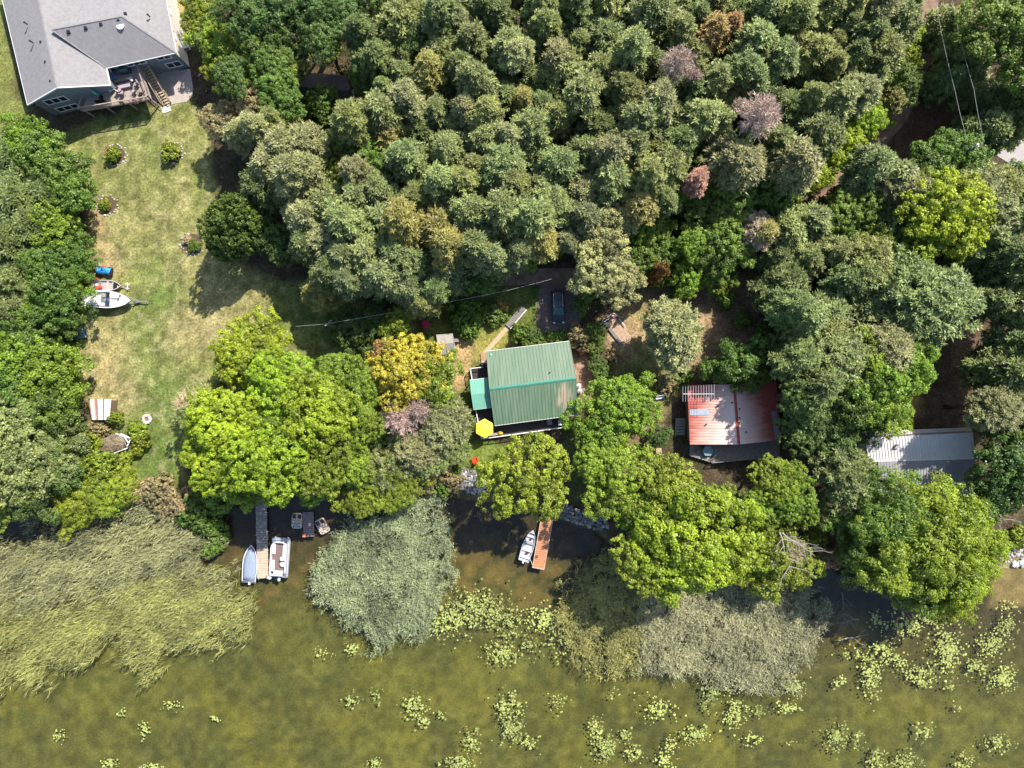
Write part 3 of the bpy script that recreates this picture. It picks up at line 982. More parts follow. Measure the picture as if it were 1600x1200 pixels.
# leafy trees in and around the stand's left part
T('broad', 'dg', 12, (415, 40, 36), (470, 60, 32, 10), (503, 25, 34), (436, 92, 30, 10), (545, 42, 36), (380, 20, 32), (510, 72, 30), (574, 106, 18), (450, 10, 34), (462, 100, 22, 8), (590, 15, 34), (655, 75, 24), (370, 130, 24))
T('broad', 'mg', 11, (440, 140, 30), (503, 163, 24, 6), (455, 168, 24), (430, 110, 28), (575, 140, 18, 8), (612, 78, 22), (540, 235, 26), (585, 260, 28), (405, 75, 28))
T('broad', 'bg', 9, (525, 268, 24, 10), (566, 122, 16, 8), (450, 120, 22, 9), (1250, 100, 18, 8), (1325, 95, 14, 9))
T('broad', 'yg', 8, (318, 32, 30, 7), (345, 68, 34, 7.5), (372, 108, 36, 8), (392, 140, 32, 8), (340, 100, 20, 6), (318, 5, 26, 7))
T('broad', 'br', 8, (350, 195, 30, 8), (400, 170, 28, 9))
T('cedar', 'dg', 7, (372, 360, 52, 11), label="large rounded dark green cedar standing alone on the dry lawn")
T('broad', 'dg', 8, (425, 372, 28, 7), (445, 395, 22, 6))
# undergrowth and bright trees inside the wood, right side
T('broad', 'bg', 8, (1045, 100, 14, 7), (1128, 95, 12, 8), (1105, 245, 24, 9), (1060, 300, 24, 8), (1000, 360, 22, 7), (1020, 355, 24, 7), (1115, 295, 30, 8), (1180, 275, 24, 7), (1350, 32, 24, 9), (1005, 365, 20, 6), (860, 390, 18, 6), (820, 405, 20, 6))
T('broad', 'mg', 9, (1150, 310, 34), (1210, 310, 32, 8), (1125, 330, 30, 8), (1195, 290, 28), (1085, 330, 26, 8), (1160, 225, 26), (940, 345, 24), (985, 290, 24), (770, 425, 26, 6), (745, 440, 22, 5), (1405, 132, 28, 8))
T('broad', 'li', 6, (1345, 198, 24, 9), (1318, 228, 26, 9), (1300, 250, 22, 8), (1352, 180, 16, 8), (1270, 278, 26, 8), (1245, 292, 20, 7), (1412, 62, 18, 7), (1415, 95, 16, 7), (1422, 50, 14, 6), (1378, 190, 12, 4))
# belt of leafy trees between pines and dry yard
T('broad', 'pg', 10, (945, 375, 44), (930, 425, 38), (965, 440, 34, 9), (955, 340, 36))
T('broad', 'mg', 8, (1015, 405, 34, 6), (985, 415, 26, 6), (1125, 372, 38), (1150, 385, 30), (1045, 392, 22, 6), (1120, 415, 24, 6), (1105, 395, 24, 7))
T('broad', 'bg', 8, (1080, 382, 24), (1072, 425, 28, 5), (1120, 430, 24, 5), (1148, 352, 22), (1075, 450, 18, 4))
T('bush', 'or', 4, (1023, 430, 13, 7.0), label="small orange leafed shrub among the green trees above the dry yard")
T('pine', 'tn', 10, (1182, 362, 26, 10))
T('bigpine', 'pg', 12, (1052, 520, 50, 11), label="lone broad grey green pine in the dry yard left of the red cottage drive")
T('broad', 'mg', 9, (1150, 565, 36, 8), (1170, 590, 24, 6), (1128, 580, 22, 6))
# right hand wood
T('pine', 'gg', 13, (1360, 262, 38), (1392, 280, 44), (1290, 490, 48, 14), (1352, 482, 38, 13), (1255, 500, 36, 13), (1270, 345, 36, 11))
T('pine', 'ol', 12, (1282, 520, 40, 13), (1360, 405, 34, 12), (1230, 365, 34, 11), (1300, 395, 30, 11), (1485, 35, 36, 8), (1500, 70, 34, 8), (1345, 425, 30, 12), (1255, 405, 28, 10), (1560, 300, 40, 12), (1600, 180, 40, 12))
T('bigpine', 'gg', 14, (1438, 470, 74, 15), (1300, 560, 56, 14), (1325, 748, 50, 11))
T('bigpine', 'pg', 13, (1535, 312, 58, 12), (1378, 545, 40, 14), (1545, 640, 38, 13), (1415, 300, 40, 12))
T('pine', 'gd', 12, (1225, 440, 38, 11), (1243, 560, 36, 16), (1232, 480, 36, 15), (1400, 340, 46, 11), (1320, 440, 34, 11), (1585, 420, 44, 12), (1548, 200, 36, 9), (1565, 160, 44, 10), (1512, 110, 42, 8), (1272, 600, 40, 16), (1600, 480, 40, 12), (1210, 400, 28, 9), (1575, 580, 46, 12), (1600, 640, 44, 12), (1560, 650, 36, 9), (1595, 545, 40, 12), (1545, 470, 34, 12), (1560, 400, 38, 12), (1480, 125, 30, 7))
T('spruce', 'gd', 12, (1540, 375, 40, 13), (1505, 400, 34, 11), (1592, 345, 40, 12))
T('broad', 'mg', 12, (1545, 45, 52, 14), (1585, 70, 50, 14), (1500, 250, 34, 10), (1465, 240, 34, 10), (1445, 268, 34, 10), (1590, 130, 44, 13), (1600, 15, 40, 14), (1310, 340, 32, 9), (1340, 330, 30, 9), (1315, 375, 26, 8), (1330, 620, 44, 12), (1575, 300, 40, 11))
T('broad', 'dg', 11, (1260, 640, 42, 10), (1290, 625, 36, 10), (1242, 618, 28, 13), (1300, 680, 36, 9), (1255, 675, 32, 9), (1568, 722, 50, 11), (1590, 680, 40, 10), (1545, 765, 34, 9), (1590, 745, 46, 10), (1345, 660, 28, 8), (1220, 540, 26, 8))
T('broad', 'bg', 12, (1375, 590, 50, 13), (1360, 620, 40, 12), (1410, 570, 34, 13), (1350, 560, 36, 13), (1385, 640, 28, 9))
T('broad', 'yg', 9, (1365, 380, 26, 9), (1345, 395, 20, 9))
T('maple', 'li', 12, (1472, 335, 60, 13), label="tall yellow lime maple beside the dirt road in the right hand wood")
T('broad', 'yg', 10, (1425, 385, 34, 10), (1440, 310, 36, 12))
# left edge column of trees
T('broad', 'mg', 11, (95, 275, 42), (115, 300, 32), (60, 240, 40), (110, 395, 32, 9), (45, 505, 40), (85, 470, 40), (106, 500, 24, 8), (70, 420, 36), (20, 590, 44), (80, 640, 42), (60, 560, 38, 9))
T('broad', 'bg', 11, (45, 225, 34, 11), (82, 355, 36, 11), (103, 462, 28, 9), (75, 585, 52, 11), (30, 545, 44, 11), (90, 610, 30, 9), (100, 430, 30, 8), (60, 480, 34, 10), (120, 370, 18, 6))
T('pine', 'gd', 13, (25, 315, 48), (50, 350, 40), (22, 440, 44), (70, 300, 38), (15, 250, 44), (18, 380, 44))
T('broad', 'gg', 12, (15, 480, 38), (35, 690, 56, 11), (85, 690, 42, 9), (30, 740, 46, 10), (75, 730, 36, 8), (15, 650, 46, 11), (60, 640, 38, 10), (105, 265, 26, 9))
T('broad', 'dg', 9, (50, 770, 36, 8), (100, 740, 28, 7), (98, 672, 24, 7), (135, 420, 16, 5))
T('willow', 'yg', 6, (130, 782, 36, 4.6), (168, 772, 34, 4.4), (110, 800, 28, 4.0), (195, 758, 24, 3.4), (12, 785, 28, 6))
T('bush', 'yg', 3, (180, 652, 10, 1.6), (215, 672, 13, 1.6), (222, 690, 12, 1.6), (218, 702, 10, 1.2), (143, 688, 13, 2.4))
T('bush', 'yg', 3, (140, 735, 22, 3.0), (165, 725, 22, 2.6), (120, 720, 20, 3.0), (190, 722, 13, 1.4), (150, 708, 14, 2.0))
T('bush', 'br', 3, (152, 668, 13, 1.8), (138, 745, 16, 2.2), (250, 770, 22, 2.4), (285, 780, 24, 2.4), (225, 765, 20, 2.0), (265, 790, 20, 2.0))
T('bush', 'mg', 3, (310, 785, 24, 2.8), (320, 815, 20, 2.6), (345, 775, 24, 3.0), (335, 835, 16, 2.0), (295, 805, 18, 2.4), (325, 860, 14, 2.0))
# the lime cluster on the lake lawn
T('maple', 'li', 12, (398, 552, 56, 10), (355, 655, 54, 13), (445, 598, 50, 12), (428, 722, 60, 14), (340, 718, 44, 10), (502, 645, 58, 14), (325, 680, 32, 9))
T('maple', 'bg', 11, (530, 602, 46, 11), (500, 722, 50, 12), (556, 662, 42, 10), (546, 722, 40, 9), (488, 748, 38, 9), (385, 750, 44, 9), (560, 610, 38, 9), (432, 662, 40, 11))
T('spruce', 'ol', 8, (358, 580, 40, 9), (325, 610, 30, 7))
T('dead', 'tn', 6, (295, 632, 24, 6), (320, 645, 18, 6))
T('broad', 'gg', 8, (310, 660, 26, 8), (590, 730, 36, 7))
T('broad', 'dg', 5, (560, 515, 32, 4), (590, 500, 24, 4), (530, 510, 22, 3.5), (615, 660, 26, 6), (590, 680, 22, 6))
T('willow', 'yg', 6, (580, 760, 30, 6), (620, 770, 28, 5), (560, 780, 26, 6), (610, 735, 26, 6), (640, 750, 24, 5))
T('broad', 'ol', 5, (600, 760, 30, 5), (575, 725, 28, 6))
T('maple', 'ye', 10, (640, 580, 56, 10), label="golden yellow autumn tree beside the small grey shed")
T('broad', 'or', 8, (602, 546, 15, 9), label="orange tinged bough crown at the left of the golden yellow tree")
T('broad', 'yg', 8, (675, 600, 40, 9), (660, 620, 34, 8), (625, 505, 22, 6), (605, 515, 14, 5))
T('dead', 'pk', 7, (628, 655, 32, 10), (660, 640, 26, 10))
T('bigpine', 'pg', 9, (690, 660, 46, 9), (655, 700, 40, 8))
T('willow', 'gg', 7, (640, 690, 34, 7), (700, 690, 30, 6), (670, 715, 30, 6))
T('bush', 'br', 4, (685, 735, 20, 3), (700, 720, 16, 2.5), (665, 745, 22, 3), (705, 750, 14, 2.4))
T('bush', 'mg', 3, (690, 755, 16, 2.2), (720, 700, 12, 2), (708, 735, 12, 2))
# trees round the green cottage and the shore
T('maple', 'yg', 11, (825, 745, 67, 11), label="large round yellow green maple over the orange dock landing")
T('maple', 'bg', 11, (960, 640, 60, 10), (965, 745, 54, 11), (1015, 790, 48, 11), (930, 720, 34, 10))
T('maple', 'yg', 11, (1035, 768, 58, 12), (1012, 872, 48, 13), (945, 690, 34, 9), (1112, 788, 32, 11))
T('maple', 'li', 12, (1082, 845, 78, 15), label="brightest lime maple leaning out over the reeds in the lower middle")
T('broad', 'dg', 4, (1030, 682, 17, 3), (830, 520, 14, 2), (935, 570, 14, 2.5))
T('broad', 'mg', 6, (1000, 640, 18, 4), (930, 543, 14, 2), (938, 582, 14, 2.2), (928, 518, 16, 3), (908, 478, 13, 3), (918, 452, 18, 5))
T('bush', 'mg', 2, (815, 520, 14, 1.8), (828, 538, 13, 1.6), (845, 530, 10, 1.0), (862, 528, 10, 1.0), (880, 525, 10, 1.0), (775, 490, 15, 1.6), (758, 492, 12, 1.4), (745, 500, 12, 1.5), (700, 470, 18, 2.0), (720, 500, 16, 2.0), (735, 520, 12, 1.6), (730, 480, 14, 1.8))
T('bush', 'or', 2, (786, 480, 9, 1.3), label="small orange flowering bush beside the garden footbridge")
T('bush', 'mg', 2, (1003, 602, 13, 1.4), (985, 606, 12, 1.2), (1052, 598, 11, 1.0), (1075, 585, 10, 1.0), (948, 600, 13, 1.6), (1135, 470, 13, 1.6), (1160, 500, 12, 1.4), (1060, 460, 13, 1.5), (1190, 520, 12, 1.6))
T('bush', 'br', 3, (905, 525, 16, 2.6), (912, 540, 12, 2.0), (1040, 600, 14, 1.6), (1290, 870, 12, 1.6), (960, 560, 12, 1.5))
T('bush', 'sa', 2, (1298, 875, 12, 1.6), label="reddish pink bush on the bank below the large ash tree")
T('bush', 'bg', 2, (1395, 660, 12, 1.8), (1412, 660, 12, 1.8), (1360, 665, 10, 1.6))
T('maple', 'bg', 10, (1207, 745, 36, 10), (1237, 775, 36, 9), (1175, 785, 26, 9))
T('broad', 'yg', 8, (1215, 870, 44, 8), (1245, 885, 32, 7), (1180, 860, 34, 8), (1185, 800, 26, 8), (1165, 890, 26, 6))
T('dead', 'tn', 8, (1232, 860, 28, 8))
T('ash', 'bg', 13, (1436, 842, 86, 14), label="huge spreading bright green ash tree over the lower right shore")
T('ash', 'mg', 12, (1385, 805, 60, 13), (1400, 880, 60, 11))
T('ash', 'li', 12, (1492, 868, 62, 12))
T('ash', 'yg', 10, (1480, 910, 50, 9), (1440, 910, 44, 9))
T('broad', 'mg', 8, (1510, 800, 40, 9), (1310, 800, 30, 8), (1330, 850, 28, 6), (1415, 785, 36, 10))
T('bush', 'yg', 2, (1590, 838, 18, 1.6), (1570, 845, 12, 1.2), (1335, 870, 14, 1.8), (1360, 875, 16, 1.8), (1275, 840, 14, 1.6))
T('dead', 'sa', 5, (1510, 880, 8, 2.0), (1512, 855, 12, 2))


def fill_stand():
    """younger pines between the big ones"""
    rnd = random.Random(99)
    poly = [(610, -20), (1425, -20), (1425, 150), (1350, 215), (1255, 290), (1010, 330), (880, 400), (700, 440), (540, 440), (470, 330), (400, 270), (380, 190), (560, 150)]
    n = 0
    tries = 0
    while n < 85 and tries < 9000:
        tries += 1
        x, y, r = rnd.uniform(370, 1430), rnd.uniform(-15, 445), rnd.uniform(19, 28)
        if poly_dist(np.array([x]), np.array([y]), poly)[0] > -4:
            continue
        if math.hypot(x - 510, y - 140) < 78:
            continue
        if any(math.hypot(x - t[1], y - t[2]) < (t[3] * .8 + r) * .66 for t in TREES):
            continue
        T('pine', rnd.choice(['gg', 'gd', 'ol', 'gg', 'pg', 'ol']), 12, (x, y, r, rnd.uniform(10, 14)))
        n += 1


fill_stand()


def undergrowth():
    rng = np.random.default_rng(17)
    polys = [[(390, 150), (610, -20), (1425, -20), (1425, 150), (1350, 215), (1255, 300), (1010, 350), (880, 410), (700, 450), (540, 450), (470, 350)], [(1210, 340), (1420, 250), (1480, 400), (1420, 620), (1250, 690), (1220, 500)], [(-20, 200), (60, 220), (120, 330), (130, 500), (110, 640), (90, 720), (-20, 760)], [(900, 330), (1200, 320), (1180, 420), (1060, 440), (920, 470)]]
    C = []
    for P, n in zip(polys, (3600, 900, 450, 560)):
        P = np.array(P, float)
        q = rng.uniform(P.min(0), P.max(0), (n, 2))
        q = q[poly_dist(q[:, 0], q[:, 1], P) < 0]
        q = q[fbm(q[:, 0], q[:, 1], 60.0, 5, 3) > 0.38]
        C.append(q)
    C = np.concatenate(C)
    n = len(C)
    h = rng.uniform(0.3, 3.6, n)
    k = S * (H - h) / H
    base = np.stack([(C[:, 0] - 800) * k, (600 - C[:, 1]) * k, h], 1)
    m = 26
    d = unit(rng.normal(0, 1, (n, m, 3)) + np.array([0, 0, .4]))
    P = base[:, None] + d * rng.uniform(.25, .95, (n, m, 1)) * np.array([1, 1, .6])
    P[..., 2] = np.maximum(P[..., 2], .08)
    nn = unit(d + np.array([0, 0, .7]) + rng.normal(0, .4, (n, m, 3)))
    t = .5 + rng.normal(0, .16, (n, 1)) + rng.normal(0, .13, (n, m))
    sz = rng.uniform(.18, .38, (n, m)).ravel()
    V, F, Tt = leaf_quads(P.reshape(-1, 3), nn.reshape(-1, 3), sz, sz * .75, t.ravel(), rng)
    o = link("undergrowth", np_mesh("undergrowth", V, F, LEAF, Tt))
    o.color = (0.15, 0.25, 0.03, 1)
    tag(o, "bright green undergrowth filling the gaps below the trees", "undergrowth", kind="stuff")


undergrowth()


def plant_trees():
    recs = []
    rnd = random.Random(7)
    count = {}
    for i, (kind, px, py, rp, h, ck, own) in enumerate(TREES):
        col, cw = CW[ck]
        nm, kw, cat = KINDW[kind]
        protos = PROTO[kind]
        me = protos[(i * 7 + rnd.randrange(len(protos))) % len(protos)]
        c = count.get(kind, 0)
        count[kind] = c + 1
        depth_of = {'pine': 2.2, 'bigpine': 1.35, 'spruce': 2.6, 'dead': 1.8, 'maple': 1.0, 'ash': 0.85, 'cedar': 0.95, 'bush': 0.95, 'willow': 1.1, 'broad': 1.25}[kind]
        if kind in ('pine',):
            h += rnd.uniform(-1.6, 1.6)
            rp *= rnd.uniform(0.88, 1.04)
        if px < 150 and py < 700 and kind not in ('bush', 'cedar'):
            h *= 0.62
        zc = h * 0.72
        r = rp * S * (H - zc) / H / 0.95
        rz = r
        if kind in ('bush', 'cedar'):
            rz = h / depth_of
            zc = h * 0.5
            r = rp * S * (H - zc) / H / 0.95
        elif depth_of * r > h * 0.85:
            rz = h * 0.85 / depth_of
        base = W(px, py, zc)
        bz = gz(base.x / S + 800, 600 - base.y / S)
        root = bpy.data.objects.new(nm, None)
        root.empty_display_size = 0.3
        COL.objects.link(root)
        root.location = (base.x, base.y, bz)
        ang = rnd.uniform(0, 6.28)
        if kind != 'bush':
            tr = link("trunk", (PTRUNK if kind == 'dead' or ck == 'tn' else TRUNK)[i % 2], root)
            tw = max(0.07, 0.018 * h + 0.012 * r)
            tr.scale = (tw, tw, h * (0.9 if kind in ('pine', 'spruce', 'dead', 'bigpine') else 0.72))
            tr.rotation_euler = (0, 0, ang)
        cr = link("crown", me, root)
        cr.scale = (r, r * rnd.uniform(0.9, 1.1), rz)
        cr.location = (0, 0, h - depth_of * rz - bz if kind != 'bush' else 0.0)
        cr.rotation_euler = (0, 0, ang * 1.7)
        v = rnd.uniform(0.84, 1.16)
        cr.color = c4([x * v for x in col])
        recs.append([root, kind, px, py, rp, h, ck, own, cw, kw, cat])
    # labels: look first, then what it stands beside
    big = {}
    for rec in recs:
        root, kind, px, py, rp, h, ck, own, cw, kw, cat = rec
        lm = sorted(LANDMARKS, key=lambda l: math.hypot(l[1] - px, l[2] - py))
        lm = [l for l in lm if math.hypot(l[1] - px, l[2] - py) > 16][:3]
        rec.append(lm)
        size = "small" if rp < 24 else ("large" if rp > 42 else "")
        rec.append(size)
        if own:
            lab = own
        else:
            lab = f"{size} {cw} {kw} {dirword(px - lm[0][1], py - lm[0][2])} {lm[0][0]}".strip()
        rec.append(lab)
    groups = {}
    for rec in recs:
        groups.setdefault(rec[-1], []).append(rec)
    for lab, g in list(groups.items()):
        if len(g) == 1:
            continue
        for rec in g:
            root, kind, px, py, rp, h, ck, own, cw, kw, cat, lm, size, _ = rec
            a, b = lm[0], lm[1]
            d = math.hypot(px - a[1], py - a[2])
            rank = sorted(g, key=lambda q: math.hypot(q[2] - a[1], q[3] - a[2])).index(rec)
            words = ["nearest", "second nearest", "third nearest", "fourth nearest", "fifth nearest", "sixth nearest", "seventh nearest", "eighth nearest", "ninth nearest", "tenth nearest"]
            if len(g) <= 10:
                where = dirword(px - a[1], py - a[2])
                rec[-1] = f"{size} {cw} {kw}, {words[rank]} of those {where} {a[0]}".strip()
            else:
                rec[-1] = f"{size} {cw} {kw} {dirword(px - a[1], py - a[2])} {a[0]}".strip()
    GN = {'pine': 'pines of the dense stand and the right hand wood', 'bigpine': 'broad crowned pines', 'spruce': 'spruces', 'broad': 'leafy trees around the cottages', 'maple': 'maples along the lake', 'ash': 'spreading trees at the lower right shore', 'bush': 'garden and shore bushes', 'willow': 'feathery willows along the shore', 'dead': 'bare dead trees'}
    for rec in recs:
        root, kind, cat = rec[0], rec[1], rec[10]
        tag(root, " ".join(rec[-1].split()), cat, GN.get(kind))


plant_trees()


# ------------------------------------------------------------------ buildings
WALLBLUE = mat("blue_grey_siding", (0.20, 0.24, 0.27), 0.7, var=0.15, scale=1.5)
SHINGLE = mat("grey_shingle", (0.29, 0.275, 0.275), 0.95, var=0.22, scale=2.2, bump=0.5, bscale=14)
SHINGLE2 = mat("old_shingle", (0.12, 0.10, 0.095), 0.95, var=0.4, scale=2.0, bump=0.5)
WHITE = mat("white_paint", (0.78, 0.77, 0.75), 0.5, var=0.1)
GLASS = mat("window_glass", (0.02, 0.028, 0.04), 0.08, var=0.3, spec=0.6)
GREENM = mat("green_metal", (0.205, 0.275, 0.18), 0.5, var=0.22, scale=0.9, spec=0.4)
TEALM = mat("teal_metal", (0.17, 0.42, 0.32), 0.42, var=0.1, scale=0.8, spec=0.4)
TEALR = mat("teal_ridge_cap", (0.07, 0.28, 0.20), 0.42, var=0.2)
WHITEM = mat("white_metal", (0.72, 0.70, 0.69), 0.45, var=0.16, scale=0.8, spec=0.4)
GREYM = mat("grey_metal", (0.34, 0.33, 0.35), 0.5, var=0.2, scale=0.8)
CREAM = mat("cream_siding", (0.62, 0.58, 0.50), 0.8, var=0.12)
BROWNSIDE = mat("brown_siding", (0.22, 0.15, 0.10), 0.85, var=0.3)
DECKW = mat("weathered_deck", (0.42, 0.34, 0.29), 0.85, var=0.3, scale=2.0)
DECKD = mat("dark_deck_board", (0.075, 0.062, 0.062), 0.8, var=0.35, scale=2.0)
GREYW = mat("grey_old_wood", (0.30, 0.27, 0.25), 0.9, var=0.4, scale=3.0)
TANW = mat("tan_wood", (0.48, 0.36, 0.22), 0.85, var=0.3, scale=3.0)
DARKW = mat("dark_wood", (0.09, 0.065, 0.05), 0.85, var=0.4, scale=3.0)
CONC = mat("concrete", (0.46, 0.39, 0.34), 0.9, var=0.3, scale=0.9, bump=0.2)
BLACK = mat("black_plastic", (0.02, 0.02, 0.022), 0.5, var=0.3)
STEEL = mat("galvanised_steel", (0.5, 0.5, 0.51), 0.4, metal=0.7, var=0.2)
ALU = mat("bare_aluminium", (0.62, 0.62, 0.65), 0.45, metal=0.35, var=0.15)
NAVY = mat("navy_canvas", (0.03, 0.045, 0.12), 0.7, var=0.25)
BLUETARP = mat("blue_tarp", (0.05, 0.32, 0.72), 0.5, var=0.3)
REDP = mat("red_paint", (0.42, 0.075, 0.05), 0.5, var=0.25)
ORANGEP = mat("orange_paint", (0.75, 0.24, 0.12), 0.6, var=0.2)
CUSHION = mat("mauve_cushion", (0.42, 0.33, 0.36), 0.9, var=0.2)
STONE = mat("shore_stone", (0.42, 0.40, 0.39), 0.9, var=0.35, scale=2.0, bump=0.4)
STONED = mat("dark_shore_stone", (0.24, 0.235, 0.235), 0.9, var=0.4, scale=2.0, bump=0.4)
STONEW = mat("pale_stone", (0.62, 0.58, 0.54), 0.9, var=0.25, scale=2.0)


def red_roof_mat():
    """red paint bleached pale along the middle of the roof (old chalked paint)"""
    m, nt, out = nmat("faded_red_metal")
    tc = N(nt, "ShaderNodeTexCoord")
    sx = N(nt, "ShaderNodeSeparateXYZ")
    L(nt, tc.outputs["Object"], sx.inputs[0])
    nz = N(nt, "ShaderNodeTexNoise", i_Scale=0.55, i_Detail=5.0)
    mp = N(nt, "ShaderNodeMapping")
    mp.inputs["Scale"].default_value = (1, 3.5, 1)
    L(nt, tc.outputs["Object"], mp.inputs[0])
    L(nt, mp.outputs[0], nz.inputs["Vector"])
    ab = N(nt, "ShaderNodeMath", operation='ABSOLUTE')
    sh = N(nt, "ShaderNodeMath", operation='ADD', i_1=1.7)
    L(nt, sx.outputs["X"], sh.inputs[0])
    L(nt, sh.outputs[0], ab.inputs[0])
    ad = N(nt, "ShaderNodeMath", operation='MULTIPLY_ADD', i_1=3.2, i_2=-1.6)
    L(nt, nz.outputs["Fac"], ad.inputs[0])
    sm = N(nt, "ShaderNodeMath", operation='ADD')
    L(nt, ab.outputs[0], sm.inputs[0])
    L(nt, ad.outputs[0], sm.inputs[1])
    ramp = N(nt, "ShaderNodeValToRGB")
    e = ramp.color_ramp.elements
    e[0].position, e[0].color = 0.12, (0.70, 0.56, 0.50, 1)
    e[1].position, e[1].color = 1.0, (0.40, 0.095, 0.07, 1)
    k = e.new(0.58)
    k.color = (0.60, 0.37, 0.31, 1)
    k = e.new(0.86)
    k.color = (0.48, 0.19, 0.145, 1)
    yy = N(nt, "ShaderNodeMath", operation='MULTIPLY_ADD', i_1=0.32, i_2=0.2)
    L(nt, sx.outputs["Y"], yy.inputs[0])
    s2 = N(nt, "ShaderNodeMath", operation='ADD')
    L(nt, sm.outputs[0], s2.inputs[0])
    L(nt, yy.outputs[0], s2.inputs[1])
    dv = N(nt, "ShaderNodeMath", operation='DIVIDE', i_1=5.3)
    L(nt, s2.outputs[0], dv.inputs[0])
    L(nt, dv.outputs[0], ramp.inputs[0])
    p = N(nt, "ShaderNodeBsdfPrincipled")
    p.inputs["Roughness"].default_value = 0.5
    L(nt, ramp.outputs[0], p.inputs["Base Color"])
    L(nt, p.outputs[0], out.inputs[0])
    return m


def green_roof_mat():
    """green paint with bare tan patches where the coating has worn off near the right end"""
    m, nt, out = nmat("worn_green_metal")
    tc = N(nt, "ShaderNodeTexCoord")
    mp = N(nt, "ShaderNodeMapping")
    mp.inputs["Rotation"].default_value = (0, 0, R(-7))
    mp.inputs["Scale"].default_value = (4.5, 0.45, 1)
    L(nt, tc.outputs["Object"], mp.inputs[0])
    nz = N(nt, "ShaderNodeTexNoise", i_Scale=1.0, i_Detail=5.0)
    L(nt, mp.outputs[0], nz.inputs["Vector"])
    vm = N(nt, "ShaderNodeVectorMath", operation='DISTANCE')
    vm.inputs[1].default_value = (4.3, -1.9, 4.0)
    sc = N(nt, "ShaderNodeVectorMath", operation='MULTIPLY')
    sc.inputs[1].default_value = (1.5, 0.85, 1)
    L(nt, tc.outputs["Object"], sc.inputs[0])
    vm.inputs[1].default_value = (4.3 * 1.5, -2.1 * 0.85, 4.0)
    L(nt, sc.outputs[0], vm.inputs[0])
    md = N(nt, "ShaderNodeMath", operation='MULTIPLY_ADD', i_1=-0.16, i_2=0.50)
    L(nt, vm.outputs["Value"], md.inputs[0])
    sm = N(nt, "ShaderNodeMath", operation='ADD')
    L(nt, md.outputs[0], sm.inputs[0])
    L(nt, nz.outputs["Fac"], sm.inputs[1])
    rp = N(nt, "ShaderNodeValToRGB")
    rp.color_ramp.elements[0].position = 0.66
    rp.color_ramp.elements[1].position = 0.92
    L(nt, sm.outputs[0], rp.inputs[0])
    n2 = N(nt, "ShaderNodeTexNoise", i_Scale=0.5, i_Detail=4.0)
    L(nt, mp.outputs[0], n2.inputs["Vector"])
    rg = N(nt, "ShaderNodeValToRGB")
    rg.color_ramp.elements[0].position, rg.color_ramp.elements[0].color = 0.3, (0.095, 0.17, 0.105, 1)
    rg.color_ramp.elements[1].position, rg.color_ramp.elements[1].color = 0.7, (0.16, 0.225, 0.15, 1)
    L(nt, n2.outputs["Fac"], rg.inputs[0])
    mx = N(nt, "ShaderNodeMix", data_type='RGBA')
    L(nt, rp.outputs[0], mx.inputs[0])
    L(nt, rg.outputs[0], mx.inputs[6])
    mx.inputs[7].default_value = (0.40, 0.33, 0.24, 1)
    p = N(nt, "ShaderNodeBsdfPrincipled")
    p.inputs["Roughness"].default_value = 0.45
    L(nt, mx.outputs[2], p.inputs["Base Color"])
    L(nt, p.outputs[0], out.inputs[0])
    return m


REDROOF = red_roof_mat()
GREENROOF = green_roof_mat()


def loc(v, base):
    return Vector(v) - Vector(base)


def lerp(a, b, t):
    return Vector(a) * (1 - t) + Vector(b) * t


def ribs(mb, A, B, C, D, step, w=0.05, h=0.045, mi=0):
    """raised seams running down the slope A-B (eave) to D-C (ridge)"""
    A, B, C, D = map(Vector, (A, B, C, D))
    n = max(2, int((B - A).length / step))
    nrm = (B - A).cross(D - A).normalized()
    if nrm.z < 0:
        nrm = -nrm
    for i in range(n + 1):
        t = i / n
        mb.bar(lerp(A, B, t) + nrm * h * 0.5, lerp(D, C, t) + nrm * h * 0.5, w, h, mi, up=nrm)


def wall_run(mb, pts, z0, z1, mi=0):
    """closed wall box below a roof"""
    mb.prism([(p.x, p.y) for p in pts], z0, z1, mi)


def inset(pts, d):
    """shrink a polygon of world points towards its inside by d"""
    n = len(pts)
    P = [Vector((p.x, p.y, 0)) for p in pts]
    area = sum(P[i].x * P[(i + 1) % n].y - P[(i + 1) % n].x * P[i].y for i in range(n))
    sg = 1 if area > 0 else -1
    out = []
    for i in range(n):
        a, b, c = P[i - 1], P[i], P[(i + 1) % n]
        n1 = Vector((-(b - a).y, (b - a).x, 0)).normalized() * sg
        n2 = Vector((-(c - b).y, (c - b).x, 0)).normalized() * sg
        k = (n1 + n2)
        k = k / max(0.3, k.dot(n1))
        out.append(b + k * d)
    return out


